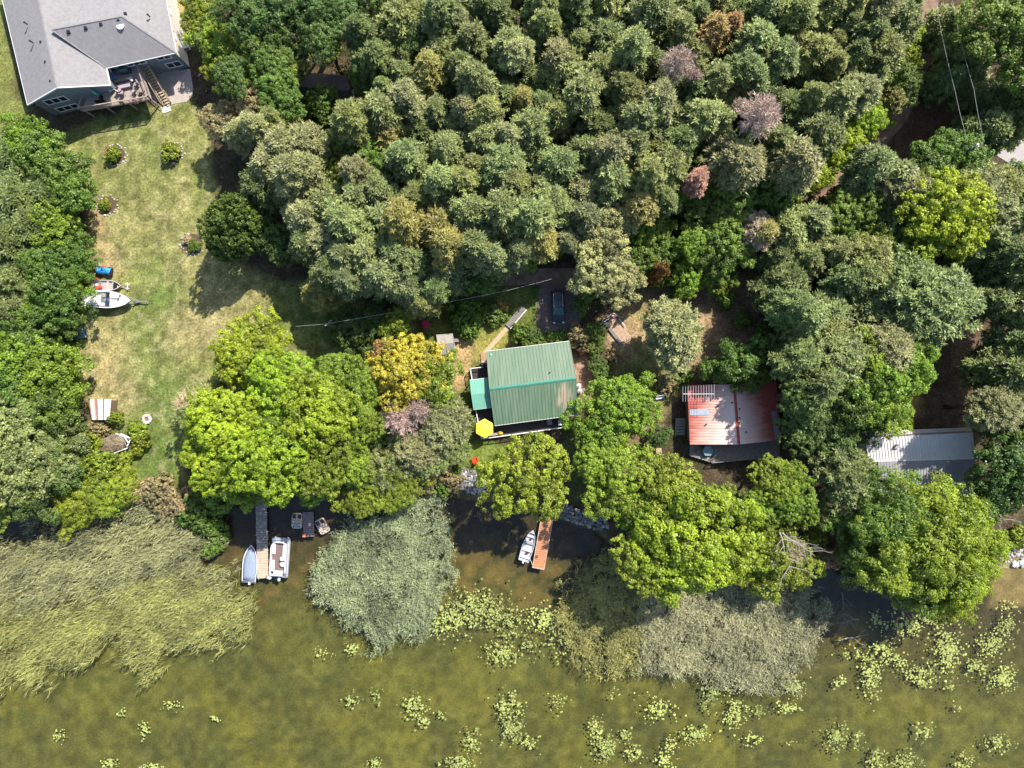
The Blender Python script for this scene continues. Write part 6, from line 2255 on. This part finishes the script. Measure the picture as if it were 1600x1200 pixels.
# dark blue vehicle half under the leaves at the left edge
p = W(124, 521, .8)
t = thing("blue_pickup", "faded blue pickup hood poking out from under the left trees", "car", (p.x, p.y, 0), R(-84))
pm = mat("faded_blue_paint", (.17, .30, .40), .4, var=.2, scale=4)
MB().box((-.1, -1.4, .62), (1.75, 3.8, .7), taper=.94).build("body", mat("dark_blue_grey", (.07, .085, .11), .5), t, bevel=.05)
MB().box((-.1, .35, .98), (1.6, 1.1, .1), rx=-.05).build("hood", pm, t, bevel=.04)
MB().box((-.1, -1.1, 1.35), (1.5, 1.8, .7), taper=.82).build("cab", mat("cab_glass", (.04, .05, .06), .2), t, bevel=.04)
MB().box((-.1, .95, .72), (1.7, .12, .22)).build("bumper", STEEL, t)
for s in (-1, 1):
    MB().box((s * .62 - .1, .9, .85), (.3, .1, .18)).build("headlight", WHITE, t)
    for y in (-2.5, .15):
        MB().tube([(s * .62 - .1, y, .36), (s * .86 - .1, y, .36)], .36, 14).build("wheel", BLACK, t)

# ------------------------------------------------------------------ sheds and shelters
# striped lean-to shed at the left
b = W(157, 640)
t = thing("striped_shed", "low lean-to shed roofed with white and rusty brown metal sheets", "shed", (b.x, b.y, 0))
zc = 2.1
q4 = [W(138, 623, zc + .4), W(174, 624, zc), W(171, 656, zc), W(143, 656, zc + .4)]
stripes = [(0, .06, 'r'), (.06, .2, 'w'), (.2, .28, 't'), (.28, .4, 'r'), (.4, .62, 'w'), (.62, .7, 'r'), (.7, 1, 'w')]
SM = {'r': mat("rusty_sheet", (.34, .17, .15), .8, var=.3, scale=3), 'w': mat("white_sheet", (.74, .71, .71), .6, var=.14), 't': mat("tan_sheet", (.52, .38, .3), .8, var=.3)}
for f0, f1, k in stripes:
    a, c, d_, e = lerp(q4[0], q4[1], f0), lerp(q4[0], q4[1], f1), lerp(q4[3], q4[2], f1), lerp(q4[3], q4[2], f0)
    MB().slab([loc(v, (b.x, b.y, 0)) for v in (a, c - (c - a) * .03, d_ - (d_ - e) * .03, e)], .05).build("roof_sheet", SM[k], t)
wi = inset(q4, .2)
MB().prism([(v.x - b.x, v.y - b.y) for v in wi], 0, zc - .1).build("wall", BROWNSIDE, t)
# brush shelter with a broken white frame
b = W(186, 691)
t = thing("brush_shelter", "weathered low shelter covered in dry brush with broken white frame", "shelter", (b.x, b.y, 0), .15)
mb = MB()
hc = [(-2.2, -.9), (-1.9, .6), (-.6, 1.3), (1.0, 1.1), (1.5, -.1), (.9, -1.1), (-.4, -1.4), (-1.5, -1.4)]
mb.rings([[Vector((x, y, 0)) for x, y in hc], [Vector((x * .95, y * .95, 1.0 + .15 * math.sin(i * 2))) for i, (x, y) in enumerate(hc)], [Vector((x * .35 - .2, y * .3 + .2, 1.55)) for x, y in hc]])
mb.build("brush_roof", mat("dry_brush", (.33, .27, .19), .95, var=.6, scale=5, bump=1.0, bscale=9), t)
for i, (x0, y0, z0, x1, y1, z1) in enumerate(((1.0, 1.2, 1.1, 2.3, .3, .9), (2.3, .3, .9, 1.5, -.8, .8), (-.4, -1.45, .95, 1.6, -1.0, .9), (1.0, 1.2, 1.1, 1.6, -1.0, .9), (.4, 1.3, 1.2, 2.3, .3, .95), (1.3, .9, 1.0, 1.9, -.3, 1.0))):
    MB().bar((x0, y0, z0), (x1, y1, z1), .14, .1).build("frame_rail", WHITE if i != 3 else GREYW, t)
for x, y in ((1.5, -.9), (2.2, .3), (-.4, -1.4)):
    MB().bar((x, y, 0), (x, y, .9), .1).build("frame_post", GREYW, t)
dry = crown_broad("dry_brush_crown", 777, depth=.6, lobes=22, clumps=12, leaves=26, lobe_r=.3, clump_r=.12, leaf=.09, aspect=.16)
c_ = link("brush_thatch", dry, t)
c_.scale = (1.95, 1.25, 1.0)
c_.location = (-.5, .0, .95)
c_.color = (.36, .29, .2, 1)
# grey garden shed
b = W(700, 537)
t = thing("garden_shed", "small grey shingled garden shed half under the golden yellow tree", "shed", (b.x, b.y, 0))
ze, zr = 2.1, 2.75
gable(t, Vector((b.x, b.y, 0)), (W(682, 523, ze), W(707, 521, ze), W(712, 552, ze), W(687, 555, ze)), (W(684, 538, zr), W(709.5, 535.5, zr)), mat("taupe_shingle", (.36, .33, .30), .9, var=.2), 9, GREYW, .15, 0)
MB().bar(loc(W(710, 537, zr - .1), (b.x, b.y, 0)), loc(W(712.5, 553, ze), (b.x, b.y, 0)), .09, .14).build("barge_board", WHITE, t)
MB().box(loc(W(713, 532, .5), (b.x, b.y, 0)), (.7, .45, 1.0)).build("lean_box", GREYW, t)
# dark blue tarp shelter beside the yellow tree
b = W(606, 521)
t = thing("tarp_shelter", "small shelter with dark navy tarpaulin roof behind the golden yellow tree", "shelter", (b.x, b.y, 0))
ze, zr = 1.9, 2.4
gable(t, Vector((b.x, b.y, 0)), (W(594, 514, ze), W(619, 512, ze), W(622, 530, ze), W(592, 533, ze)), (W(592, 523, zr), W(621, 521, zr)), mat("navy_tarpaulin", (.035, .055, .12), .45), 9, DARKW, .2, 0)
# red heap
p = W(665.5, 506.5, .5)
t = thing("red_wheelbarrow", "red wheelbarrow standing in deep shade above the grey garden shed", "wheelbarrow", (p.x, p.y, 0), .5)
MB().box((0, 0, .5), (.8, .95, .35), taper=1.25).build("tray", mat("crimson_paint", (.55, .03, .09), .5), t, bevel=.03)
MB().tube([(-.06, .75, .2), (.06, .75, .2)], .2, 12).build("wheel", BLACK, t)
for s in (-.28, .28):
    MB().bar((s * .4, .75, .2), (s, -1.0, .6), .05).build("handle", TANW, t)
    MB().bar((s, -.3, .4), (s, -.35, 0), .05).build("leg", BLACK, t)

# ------------------------------------------------------------------ garden pieces
b = W(806, 496)
t = thing("garden_footbridge", "narrow grey plank footbridge with a pale handrail in the cottage garden", "footbridge", (b.x, b.y, 0), R(50))
for i in range(13):
    MB().box((-1.65 + i * .28, 0, .32), (.24, .92, .05)).build("plank", GREYW, t)
for s in (-.4, .4):
    MB().bar((-1.8, s, .22), (1.8, s, .22), .1, .14).build("beam", DARKW, t)
MB().bar((-1.8, -.5, .75), (1.8, -.5, .75), .12, .06).build("handrail", WHITE, t)
for x in (-1.7, 0, 1.7):
    MB().bar((x, -.5, .0), (x, -.5, .75), .08).build("rail_post", GREYW, t)
pa = MB()
pts = [W(796, 509), W(788, 517), W(777, 530), W(766, 542), W(757, 552), W(752, 562)]
for i, (a, c) in enumerate(zip(pts[:-1], pts[1:])):
    d_ = (c - a).normalized()
    s_ = Vector((-d_.y, d_.x, 0)) * .32
    pa.add([(a - s_).to_tuple()[:2] + (.05,), (a + s_).to_tuple()[:2] + (.05,), (c + s_).to_tuple()[:2] + (.05,), (c - s_).to_tuple()[:2] + (.05,)], [(0, 1, 2, 3)])
tag(pa.build("garden_path", mat("pinkish_path", (.52, .38, .26), .95, var=.2, scale=3)), kind="structure")
for a, c, lb in (((827, 509), (842, 523.5), "short sloping landscape timber at the left of the car pad"), ((842, 523.5), (902, 516), "long landscape timber along the lower edge of the car pad")):
    A_, C_ = W(*a), W(*c)
    t = thing("landscape_timber", lb, "timber", (A_.x, A_.y, 0), 0, "timbers edging the car pad")
    MB().bar((0, 0, .16), loc(C_, A_) + Vector((0, 0, .16)), .2, .3).build("beam", TANW, t)
    MB().bar((0, 0, .35), loc(C_, A_) + Vector((0, 0, .35)), .14, .08).build("cap", GREYW, t)
# car pad gravel
gp = MB()
pp = [W(*p_) for p_ in ((842, 455), (850, 440), (905, 440), (908, 500), (900, 514), (843, 521), (838, 505))]
gp.prism([(v.x, v.y) for v in pp], -.06, .035)
tag(gp.build("car_pad", mat("dark_gravel", (.20, .155, .14), .95, var=.45, scale=2.5, bump=.8, bscale=12)), kind="structure")
# dirt driveway
dr = MB()
rd = [(1452, -60, 18), (1446, 30, 18), (1432, 110, 18), (1402, 180, 17), (1352, 240, 16), (1290, 292, 15), (1215, 335, 15), (1130, 385, 14), (1050, 415, 14), (960, 428, 13), (890, 432, 13), (820, 432, 13), (740, 436, 13)]
Lp, Rp = [], []
for i, (x, y, w) in enumerate(rd):
    x0, y0, _ = rd[max(0, i - 1)]
    x1, y1, _ = rd[min(len(rd) - 1, i + 1)]
    d_ = Vector((x1 - x0, y1 - y0, 0)).normalized()
    Lp.append((x - d_.y * w, y + d_.x * w))
    Rp.append((x + d_.y * w, y - d_.x * w))
vs = []
for a, c in zip(Lp, Rp):
    for f in (0, .33, .66, 1):
        v = W(a[0] + (c[0] - a[0]) * f, a[1] + (c[1] - a[1]) * f)
        vs.append((v.x, v.y, .075 + (.02 if f in (0, 1) else 0)))
dr.add(vs, [(i * 4 + j, i * 4 + j + 1, i * 4 + j + 5, i * 4 + j + 4) for i in range(len(rd) - 1) for j in range(3)])
tag(dr.build("dirt_driveway", mat("brown_dirt", (.30, .20, .14), .95, var=.5, scale=.8, bump=.5, bscale=6, col2=(.15, .09, .065))), kind="structure")
# paved lane at the right
pv = MB()
pp = [W(*p_) for p_ in ((1556, 226), (1576, 218), (1620, 212), (1760, 200), (1760, 300), (1606, 262), (1580, 258), (1558, 244))]
pv.prism([(v.x, v.y) for v in pp], -.06, .08)
tag(pv.build("paved_lane", mat("pinkish_asphalt", (.40, .36, .35), .95, var=.15, scale=1.2, bump=.2)), kind="structure")
pv = MB()
pp = [W(*p_) for p_ in ((1550, 140), (1572, 134), (1700, 130), (1700, 156), (1575, 158), (1553, 150))]
pv.prism([(v.x, v.y) for v in pp], -.06, .08)
tag(pv.build("paved_spur", mat("pale_gravel", (.42, .36, .33), .95, var=.3, scale=1.5)), kind="structure")

# garden platform with lumber
b = W(965, 517)
t = thing("garden_platform", "worn wooden platform covered in dry leaves with boards piled at its top", "platform", (b.x, b.y, 0), R(-52))
for i in range(9):
    MB().box((0, -.88 + i * .22, .3), (3.9, .19, .05)).build("plank", mat("leafy_board", (.56, .39, .28), .95, var=.35, scale=3) if i > 1 else GREYW, t)
MB().box((0, 0, .17), (3.8, 1.9, .2)).build("frame", DARKW, t)
for i, (x, y, ln, rz, m) in enumerate(((-2.2, -.2, 2.6, 1.5, WHITE), (-2.45, -.1, 2.4, 1.55, GREYW), (-1.9, 1.2, 1.2, .35, WHITE), (-1.5, 1.3, .9, .6, GREYM), (-.6, 1.15, 1.5, .05, STONEW), (-2.0, .7, .9, 1.0, REDP))):
    bo = MB()
    bo.box((x, y, .42 + .05 * i), (ln, .16, .06), rz)
    bo.build("loose_board", m, t)
# white bench in the dry yard
p = W(1031, 620.5, .4)
t = thing("white_bench", "small white garden bench in the dry yard left of the red-roofed cottage", "bench", (p.x, p.y, 0), .15)
MB().box((0, 0, .42), (1.25, .5, .06)).build("seat", WHITE, t)
MB().box((0, .24, .7), (1.25, .06, .5)).build("backrest", WHITE, t)
for s in (-.5, .5):
    MB().box((s, 0, .2), (.08, .45, .4)).build("leg", WHITE, t)
# pale stepping board
p = W(1029, 705)
t = thing("wood_stump_slab", "pale square slab below the dark shrub near the red cottage", "paving slab", (p.x, p.y, 0), .1)
MB().box((0, 0, .1), (.85, .9, .2)).build("slab", TANW, t)
# red lawn chair
p = W(742, 718.5, .4)
t = thing("red_lawn_chair", "bright red lawn chair on the grass above the pile of shore stones", "chair", (p.x, p.y, 0), R(200))
MB().box((0, 0, .36), (.7, .7, .06), rx=.12).build("seat", mat("red_chair_paint", (.72, .07, .02), .5), t)
for i in range(5):
    MB().box((-.26 + i * .13, .42, .7), (.11, .05, .8), rx=-.3).build("slat", mat("red_slat_paint", (.72, .07, .02), .5) if i == 0 else bpy.data.materials["red_slat_paint"], t)
for s in (-.38, .38):
    MB().box((s, 0, .55), (.12, .75, .04)).build("armrest", bpy.data.materials["red_slat_paint"], t)
    MB().box((s, -.25, .27), (.06, .1, .54)).build("leg", bpy.data.materials["red_slat_paint"], t)
# boulder by the lawn
p = W(229, 655, .3)
t = thing("fire_ring", "pale round stone fire ring with a reddish inside on the lower lawn", "fire ring", (p.x, p.y, 0), 0)
for k in range(11):
    a = 2 * math.pi * k / 11
    MB().blob((.52 * math.cos(a), .52 * math.sin(a), .22), .24, k, 7, 4, .8).build("stone", STONEW, t, smooth=False)
MB().lathe([(.42, 0), (.40, .12)], 12).build("ash_bed", mat("rusty_ash", (.30, .17, .15), .95), t)
# log on the grass
p = W(205, 711)
t = thing("driftwood_log", "pale thin driftwood log lying on the grass below the brush shelter", "log", (p.x, p.y, gz(205, 711)), .15)
MB().tube([(-1.5, -.1, .12), (-.4, .05, .14), (.6, 0, .12), (1.7, .12, .1)], [.12, .11, .09, .06], 7).build("trunk", PALEBARK, t, smooth=True)
MB().tube([(-.9, -.02, .13), (-1.3, .35, .2)], [.06, .03], 5).build("branch", PALEBARK, t)
for a, c, lb in (((133, 715), (145, 748), "long thin dead pole leaning among the olive bushes"), ((166, 742), (180, 728), "short thick grey log among the olive bushes")):
    A_, C_ = W(a[0], a[1], .4), W(c[0], c[1], .3)
    t = thing("dead_log", lb, "log", (A_.x, A_.y, 0), 0)
    MB().tube([(0, 0, .5), loc(lerp(A_, C_, .5), (A_.x, A_.y, 0)) + Vector((.05, .05, .3)), loc(C_, (A_.x, A_.y, 0)) + Vector((0, 0, .0))], [.1, .12, .07] if 'short' in lb else [.05, .07, .05], 6).build("trunk", PALEBARK, t)
# L-shaped timber edging below the house
p = W(110, 252)
t = thing("timber_edging", "dark brown L-shaped timber edging at the lawn's upper left corner", "edging", (p.x, p.y, 0), 0)
for a, c in (((90, 240), (112, 252)), ((112, 252), (101, 264))):
    q = MB()
    q.bar(loc(W(*a), (p.x, p.y, 0)) + Vector((0, 0, .35)), loc(W(*c), (p.x, p.y, 0)) + Vector((0, 0, .35)), .28, .7)
    q.build("beam", mat("red_brown_timber", (.22, .11, .08), .9, var=.3), t)


# stone ringed shrubs on the lawn
def stone_bed(px, py, rp, label, ck, seed, open_=0.0):
    p = W(px, py)
    t = thing("flower_bed", label, "flower bed", (p.x, p.y, 0), 0, "stone ringed shrubs on the lawn")
    r = rp * S
    n = int(2 * math.pi * r / .34)
    for k in range(n):
        a = 2 * math.pi * k / n
        if open_ and (math.sin(a + seed) < -1 + open_):
            continue
        if (k * 7 + seed) % 5 == 0:
            continue
        q = .12 + .07 * ((k * 37 + seed * 11) % 10) / 10
        e = 1 + .12 * math.sin(k * 2.3 + seed)
        MB().blob((r * math.cos(a) * 1.05 * e, r * math.sin(a) * e, q * .4), q, seed * 31 + k, 6, 4, .7).build("stone", STONE if k % 3 else STONEW, t)
    MB().lathe([(r * .97, -.02), (r * .9, .06)], 18).build("soil", mat("bed_soil", (.12, .08, .05), .95), t)
    for j, (dx, dy, rr, hh, ck2) in enumerate(ck):
        c = link("shrub", PROTO['bush'][(seed + j) % 4], t)
        c.scale = (rr, rr, hh)
        c.location = (dx, dy, .05)
        c.color = c4(CW[ck2][0])


stone_bed(181, 243, 16, "stone ringed bed with a rusty and green shrub, left of the upper pair", [(.2, -.1, 1.0, 1.3, 'yg'), (-.5, .4, .7, 1.0, 'sa')], 1)
stone_bed(270, 240, 16, "stone ringed bed with a full yellow green shrub, right of the upper pair", [(0, 0, 1.25, 1.5, 'yg')], 2)
stone_bed(168, 321, 15, "stone ringed bed with a small shrub near the left hedge", [(-.1, .0, .75, .9, 'yg'), (.0, -.4, .5, .6, 'bg')], 3)
stone_bed(301, 381, 17, "broken stone ring with a round green shrub beside the big cedar", [(.55, -.4, .8, .9, 'mg'), (-.5, .5, .6, .6, 'tn')], 4, .6)

# ------------------------------------------------------------------ shore stones
def riprap(name, label, poly, n, seed, r0, r1, zt, mats):
    rng = random.Random(seed)
    P = np.array(poly, float)
    c = P.mean(0)
    p = W(c[0], c[1])
    t = thing(name, label, "stones", (p.x, p.y, 0))
    k = 0
    pts = []
    tries = 0
    while k < n and tries < 6000:
        tries += 1
        x, y = rng.uniform(P[:, 0].min(), P[:, 0].max()), rng.uniform(P[:, 1].min(), P[:, 1].max())
        if poly_dist(np.array([x]), np.array([y]), poly)[0] > 0:
            continue
        r = rng.uniform(r0, r1)
        if any(math.hypot(x - a, y - b_) * S < (r + rr) * .72 for a, b_, rr in pts):
            continue
        pts.append((x, y, r))
        g = G(x, y)
        MB().blob((0, 0, 0), r, seed * 100 + k, 7, 4, rng.uniform(.5, .8), rough=.28).build("stone", mats[k % len(mats)], t).location = (g.x - p.x, g.y - p.y, g.z + r * .25 + zt)
        k += 1
    return t


riprap("stone_pile", "pile of pale grey shore stones below the red lawn chair", [(710, 738), (722, 730), (742, 738), (760, 752), (758, 776), (738, 772), (720, 764)], 110, 5, .16, .36, .12, [STONE, STONED, STONEW, STONED])
riprap("stone_bank", "line of dark grey shore stones right of the orange dock", [(868, 792), (885, 788), (905, 795), (930, 803), (948, 812), (950, 826), (930, 826), (900, 817), (872, 806)], 120, 6, .18, .40, .15, [STONED, STONE, STONED, STONED])
riprap("beach_stones", "pale sunlit stones on the small beach at the right edge", [(1556, 870), (1562, 858), (1600, 850), (1640, 848), (1640, 886), (1590, 886), (1570, 880)], 90, 7, .14, .30, .05, [STONEW, STONE, mat("pinkish_stone", (.5, .4, .36), .9, var=.3)])
for px, py, lb in ((1585, 881, "left white boulder on the beach at the right edge"), (1597, 879, "right white boulder on the beach at the right edge")):
    g = G(px, py)
    tag(MB().blob((0, 0, .2), .5, px, 8, 5, .5).build("boulder", WHITE), lb, "boulder", "white boulders on the beach").location = g
tag(MB().blob((0, 0, .1), .35, 9, 8, 5, .5).build("boulder", STONEW), "pale boulder standing alone in the reeds left of the lime cluster", "boulder").location = G(253, 757)


# ------------------------------------------------------------------ dead branches
def dead_limb(name, label, px, py, z, rz, ln, seed, m=PALEBARK, n=9, tilt=.05, cat="dead branch", spread=1.0):
    rng = random.Random(seed)
    p = W(px, py, z)
    t = thing(name, label, cat, p, rz)
    mb = MB()
    pts = [Vector((0, 0, 0))]
    for i in range(6):
        pts.append(pts[-1] + Vector((rng.uniform(-.12, .12) * ln / 6 * 2, ln / 6, tilt * ln / 6)))
    mb.tube(pts, [.11 * (1 - .13 * i) for i in range(7)], 6)
    mb.build("stem", m, t)
    for i in range(n):
        k = rng.randint(1, 5)
        a = pts[k]
        s = 1 if i % 2 else -1
        l2 = ln * rng.uniform(.2, .45)
        b1 = a + Vector((s * l2 * .5 * spread, l2 * .45, rng.uniform(-.05, .25) * l2))
        b2 = b1 + Vector((s * l2 * .25 * spread, l2 * .55, rng.uniform(-.1, .2) * l2))
        bm = MB()
        bm.tube([a, b1, b2], [.05, .035, .012], 5)
        for j in range(3):
            c = lerp(b1, b2, rng.random())
            bm.tube([c, c + Vector((rng.uniform(-.3, .5) * s * l2 * .6, rng.uniform(.1, .5) * l2 * .7, rng.uniform(-.1, .2)))], [.02, .008], 4)
        bm.build("branch", m, t)


dead_limb("fallen_branch", "pale dead branches lying in the dark water left of the big ash", 1315, 925, WATER_Z + .05, R(185), 4.6, 21, mat("wet_bark", (.20, .185, .17), .8), 12, .0)
dead_limb("fallen_branch", "thin sunken pole and twigs across the shaded water by the big ash", 1342, 968, WATER_Z + .02, R(100), 4.5, 22, mat("sunken_bark", (.26, .24, .22), .8), 3, .0)
dead_limb("fallen_branch", "slender pale stick floating along the edge of the sunlit gap", 1310, 1001, WATER_Z + .03, R(-85), 4.4, 28, PALEBARK, 2, .0)
dead_limb("fallen_tree", "dead fallen tree with bare ribs right of the white-roofed cottage", 1544, 778, 1.2, R(222), 4.6, 23, PALEBARK, 12, -.04)
dead_limb("bare_limb", "forked bare grey limb reaching out of the tree by the lower reeds", 1190, 768, 7.0, R(232), 3.8, 24, PALEBARK, 6, .02)
dead_limb("bare_limb", "bare pale limbs fanning over the yellow green tree above the reeds", 1218, 832, 8.4, R(200), 5.6, 25, PALEBARK, 14, .0, spread=1.5)
dead_limb("bare_limb", "second fan of bare limbs beside the reeds, leaning right", 1222, 832, 8.4, R(232), 5.4, 26, PALEBARK, 12, .0)
dead_limb("bare_limb", "bare white twigs at the left rim of the lime cluster", 318, 640, 5.0, R(60), 3.2, 27, PALEBARK, 9, .0)
dead_limb("bare_limb", "small bare branch in the dark gap of the lime cluster", 330, 735, 8.6, R(-35), 3.2, 29, PALEBARK, 5, .0)


# ------------------------------------------------------------------ poles and wires
def wire(name, label, pts, r=.025, m=None, cat="power line"):
    P = [Vector(p) for p in pts]
    out = []
    for a, c in zip(P[:-1], P[1:]):
        n = 12
        for i in range(n):
            f = i / n
            v = lerp(a, c, f)
            v.z -= (c - a).length * .02 * 4 * f * (1 - f)
            out.append(v)
    out.append(P[-1])
    return tag(MB().tube(out, r, 5).build(name, m or mat("wire_grey", (.42, .42, .40), .5)), label, cat)


def pole(px, py, h, label, cross=None, rot=0.0, trans=False):
    p = W(px, py, h)
    t = thing("utility_pole", label, "utility pole", (p.x, p.y, 0), rot)
    MB().tube([(0, 0, 0), (0, 0, h)], [.17, .11], 8).build("pole", GREYW, t)
    if cross:
        MB().box((cross * .28, 0, h - .3), (cross, .14, .16)).build("crossarm", DARKW, t)
        for s in (-.22, .45, .78):
            MB().lathe([(.05, 0), (.08, .08), (.05, .2)], 8, (cross * s, 0, h - .22)).build("insulator", STONEW, t)
    if trans:
        MB().lathe([(.28, -.5), (.33, -.4), (.33, .35), (.2, .45)], 14, (.5, .42, h - .9)).build("transformer", STEEL, t, smooth=True)
        MB().blob((.55, .2, h + .05), .34, 2, 8, 5, .7).build("lamp_head", WHITE, t)
        MB().box((-.35, -.5, h - 1.4), (.35, .3, .5)).build("switch_box", WHITE, t)
    return p


hp = 10.5
pp_ = pole(1519, 231, hp, "utility pole with transformer and crossarm beside the paved lane", 2.3, R(12), True)
A1, A2 = W(1512.5, 222, hp), W(1538, 222, hp)
wire("power_line", "left of the two overhead wires running to the upper edge", [A1, W(1492, 140, hp + .2), W(1462, 0, hp + .5), W(1440, -90, hp + .8)])
wire("power_line", "right of the two overhead wires running to the upper edge", [A2, W(1522, 140, hp + .2), W(1488, 0, hp + .5), W(1466, -90, hp + .8)])
pole(510, 507, 7.0, "thin grey service pole with wire frame top in the shaded lawn", 1.0, R(40))
wire("service_wire", "pale service wire strung across the garden from the thin pole to the drive", [W(462, 510, 6.9), W(510, 506, 6.9), W(690, 474, 6.2), W(792, 454, 5.8), W(862, 436, 5.4)], .017, mat("pale_wire", (.5, .5, .47), .6), "service wire")
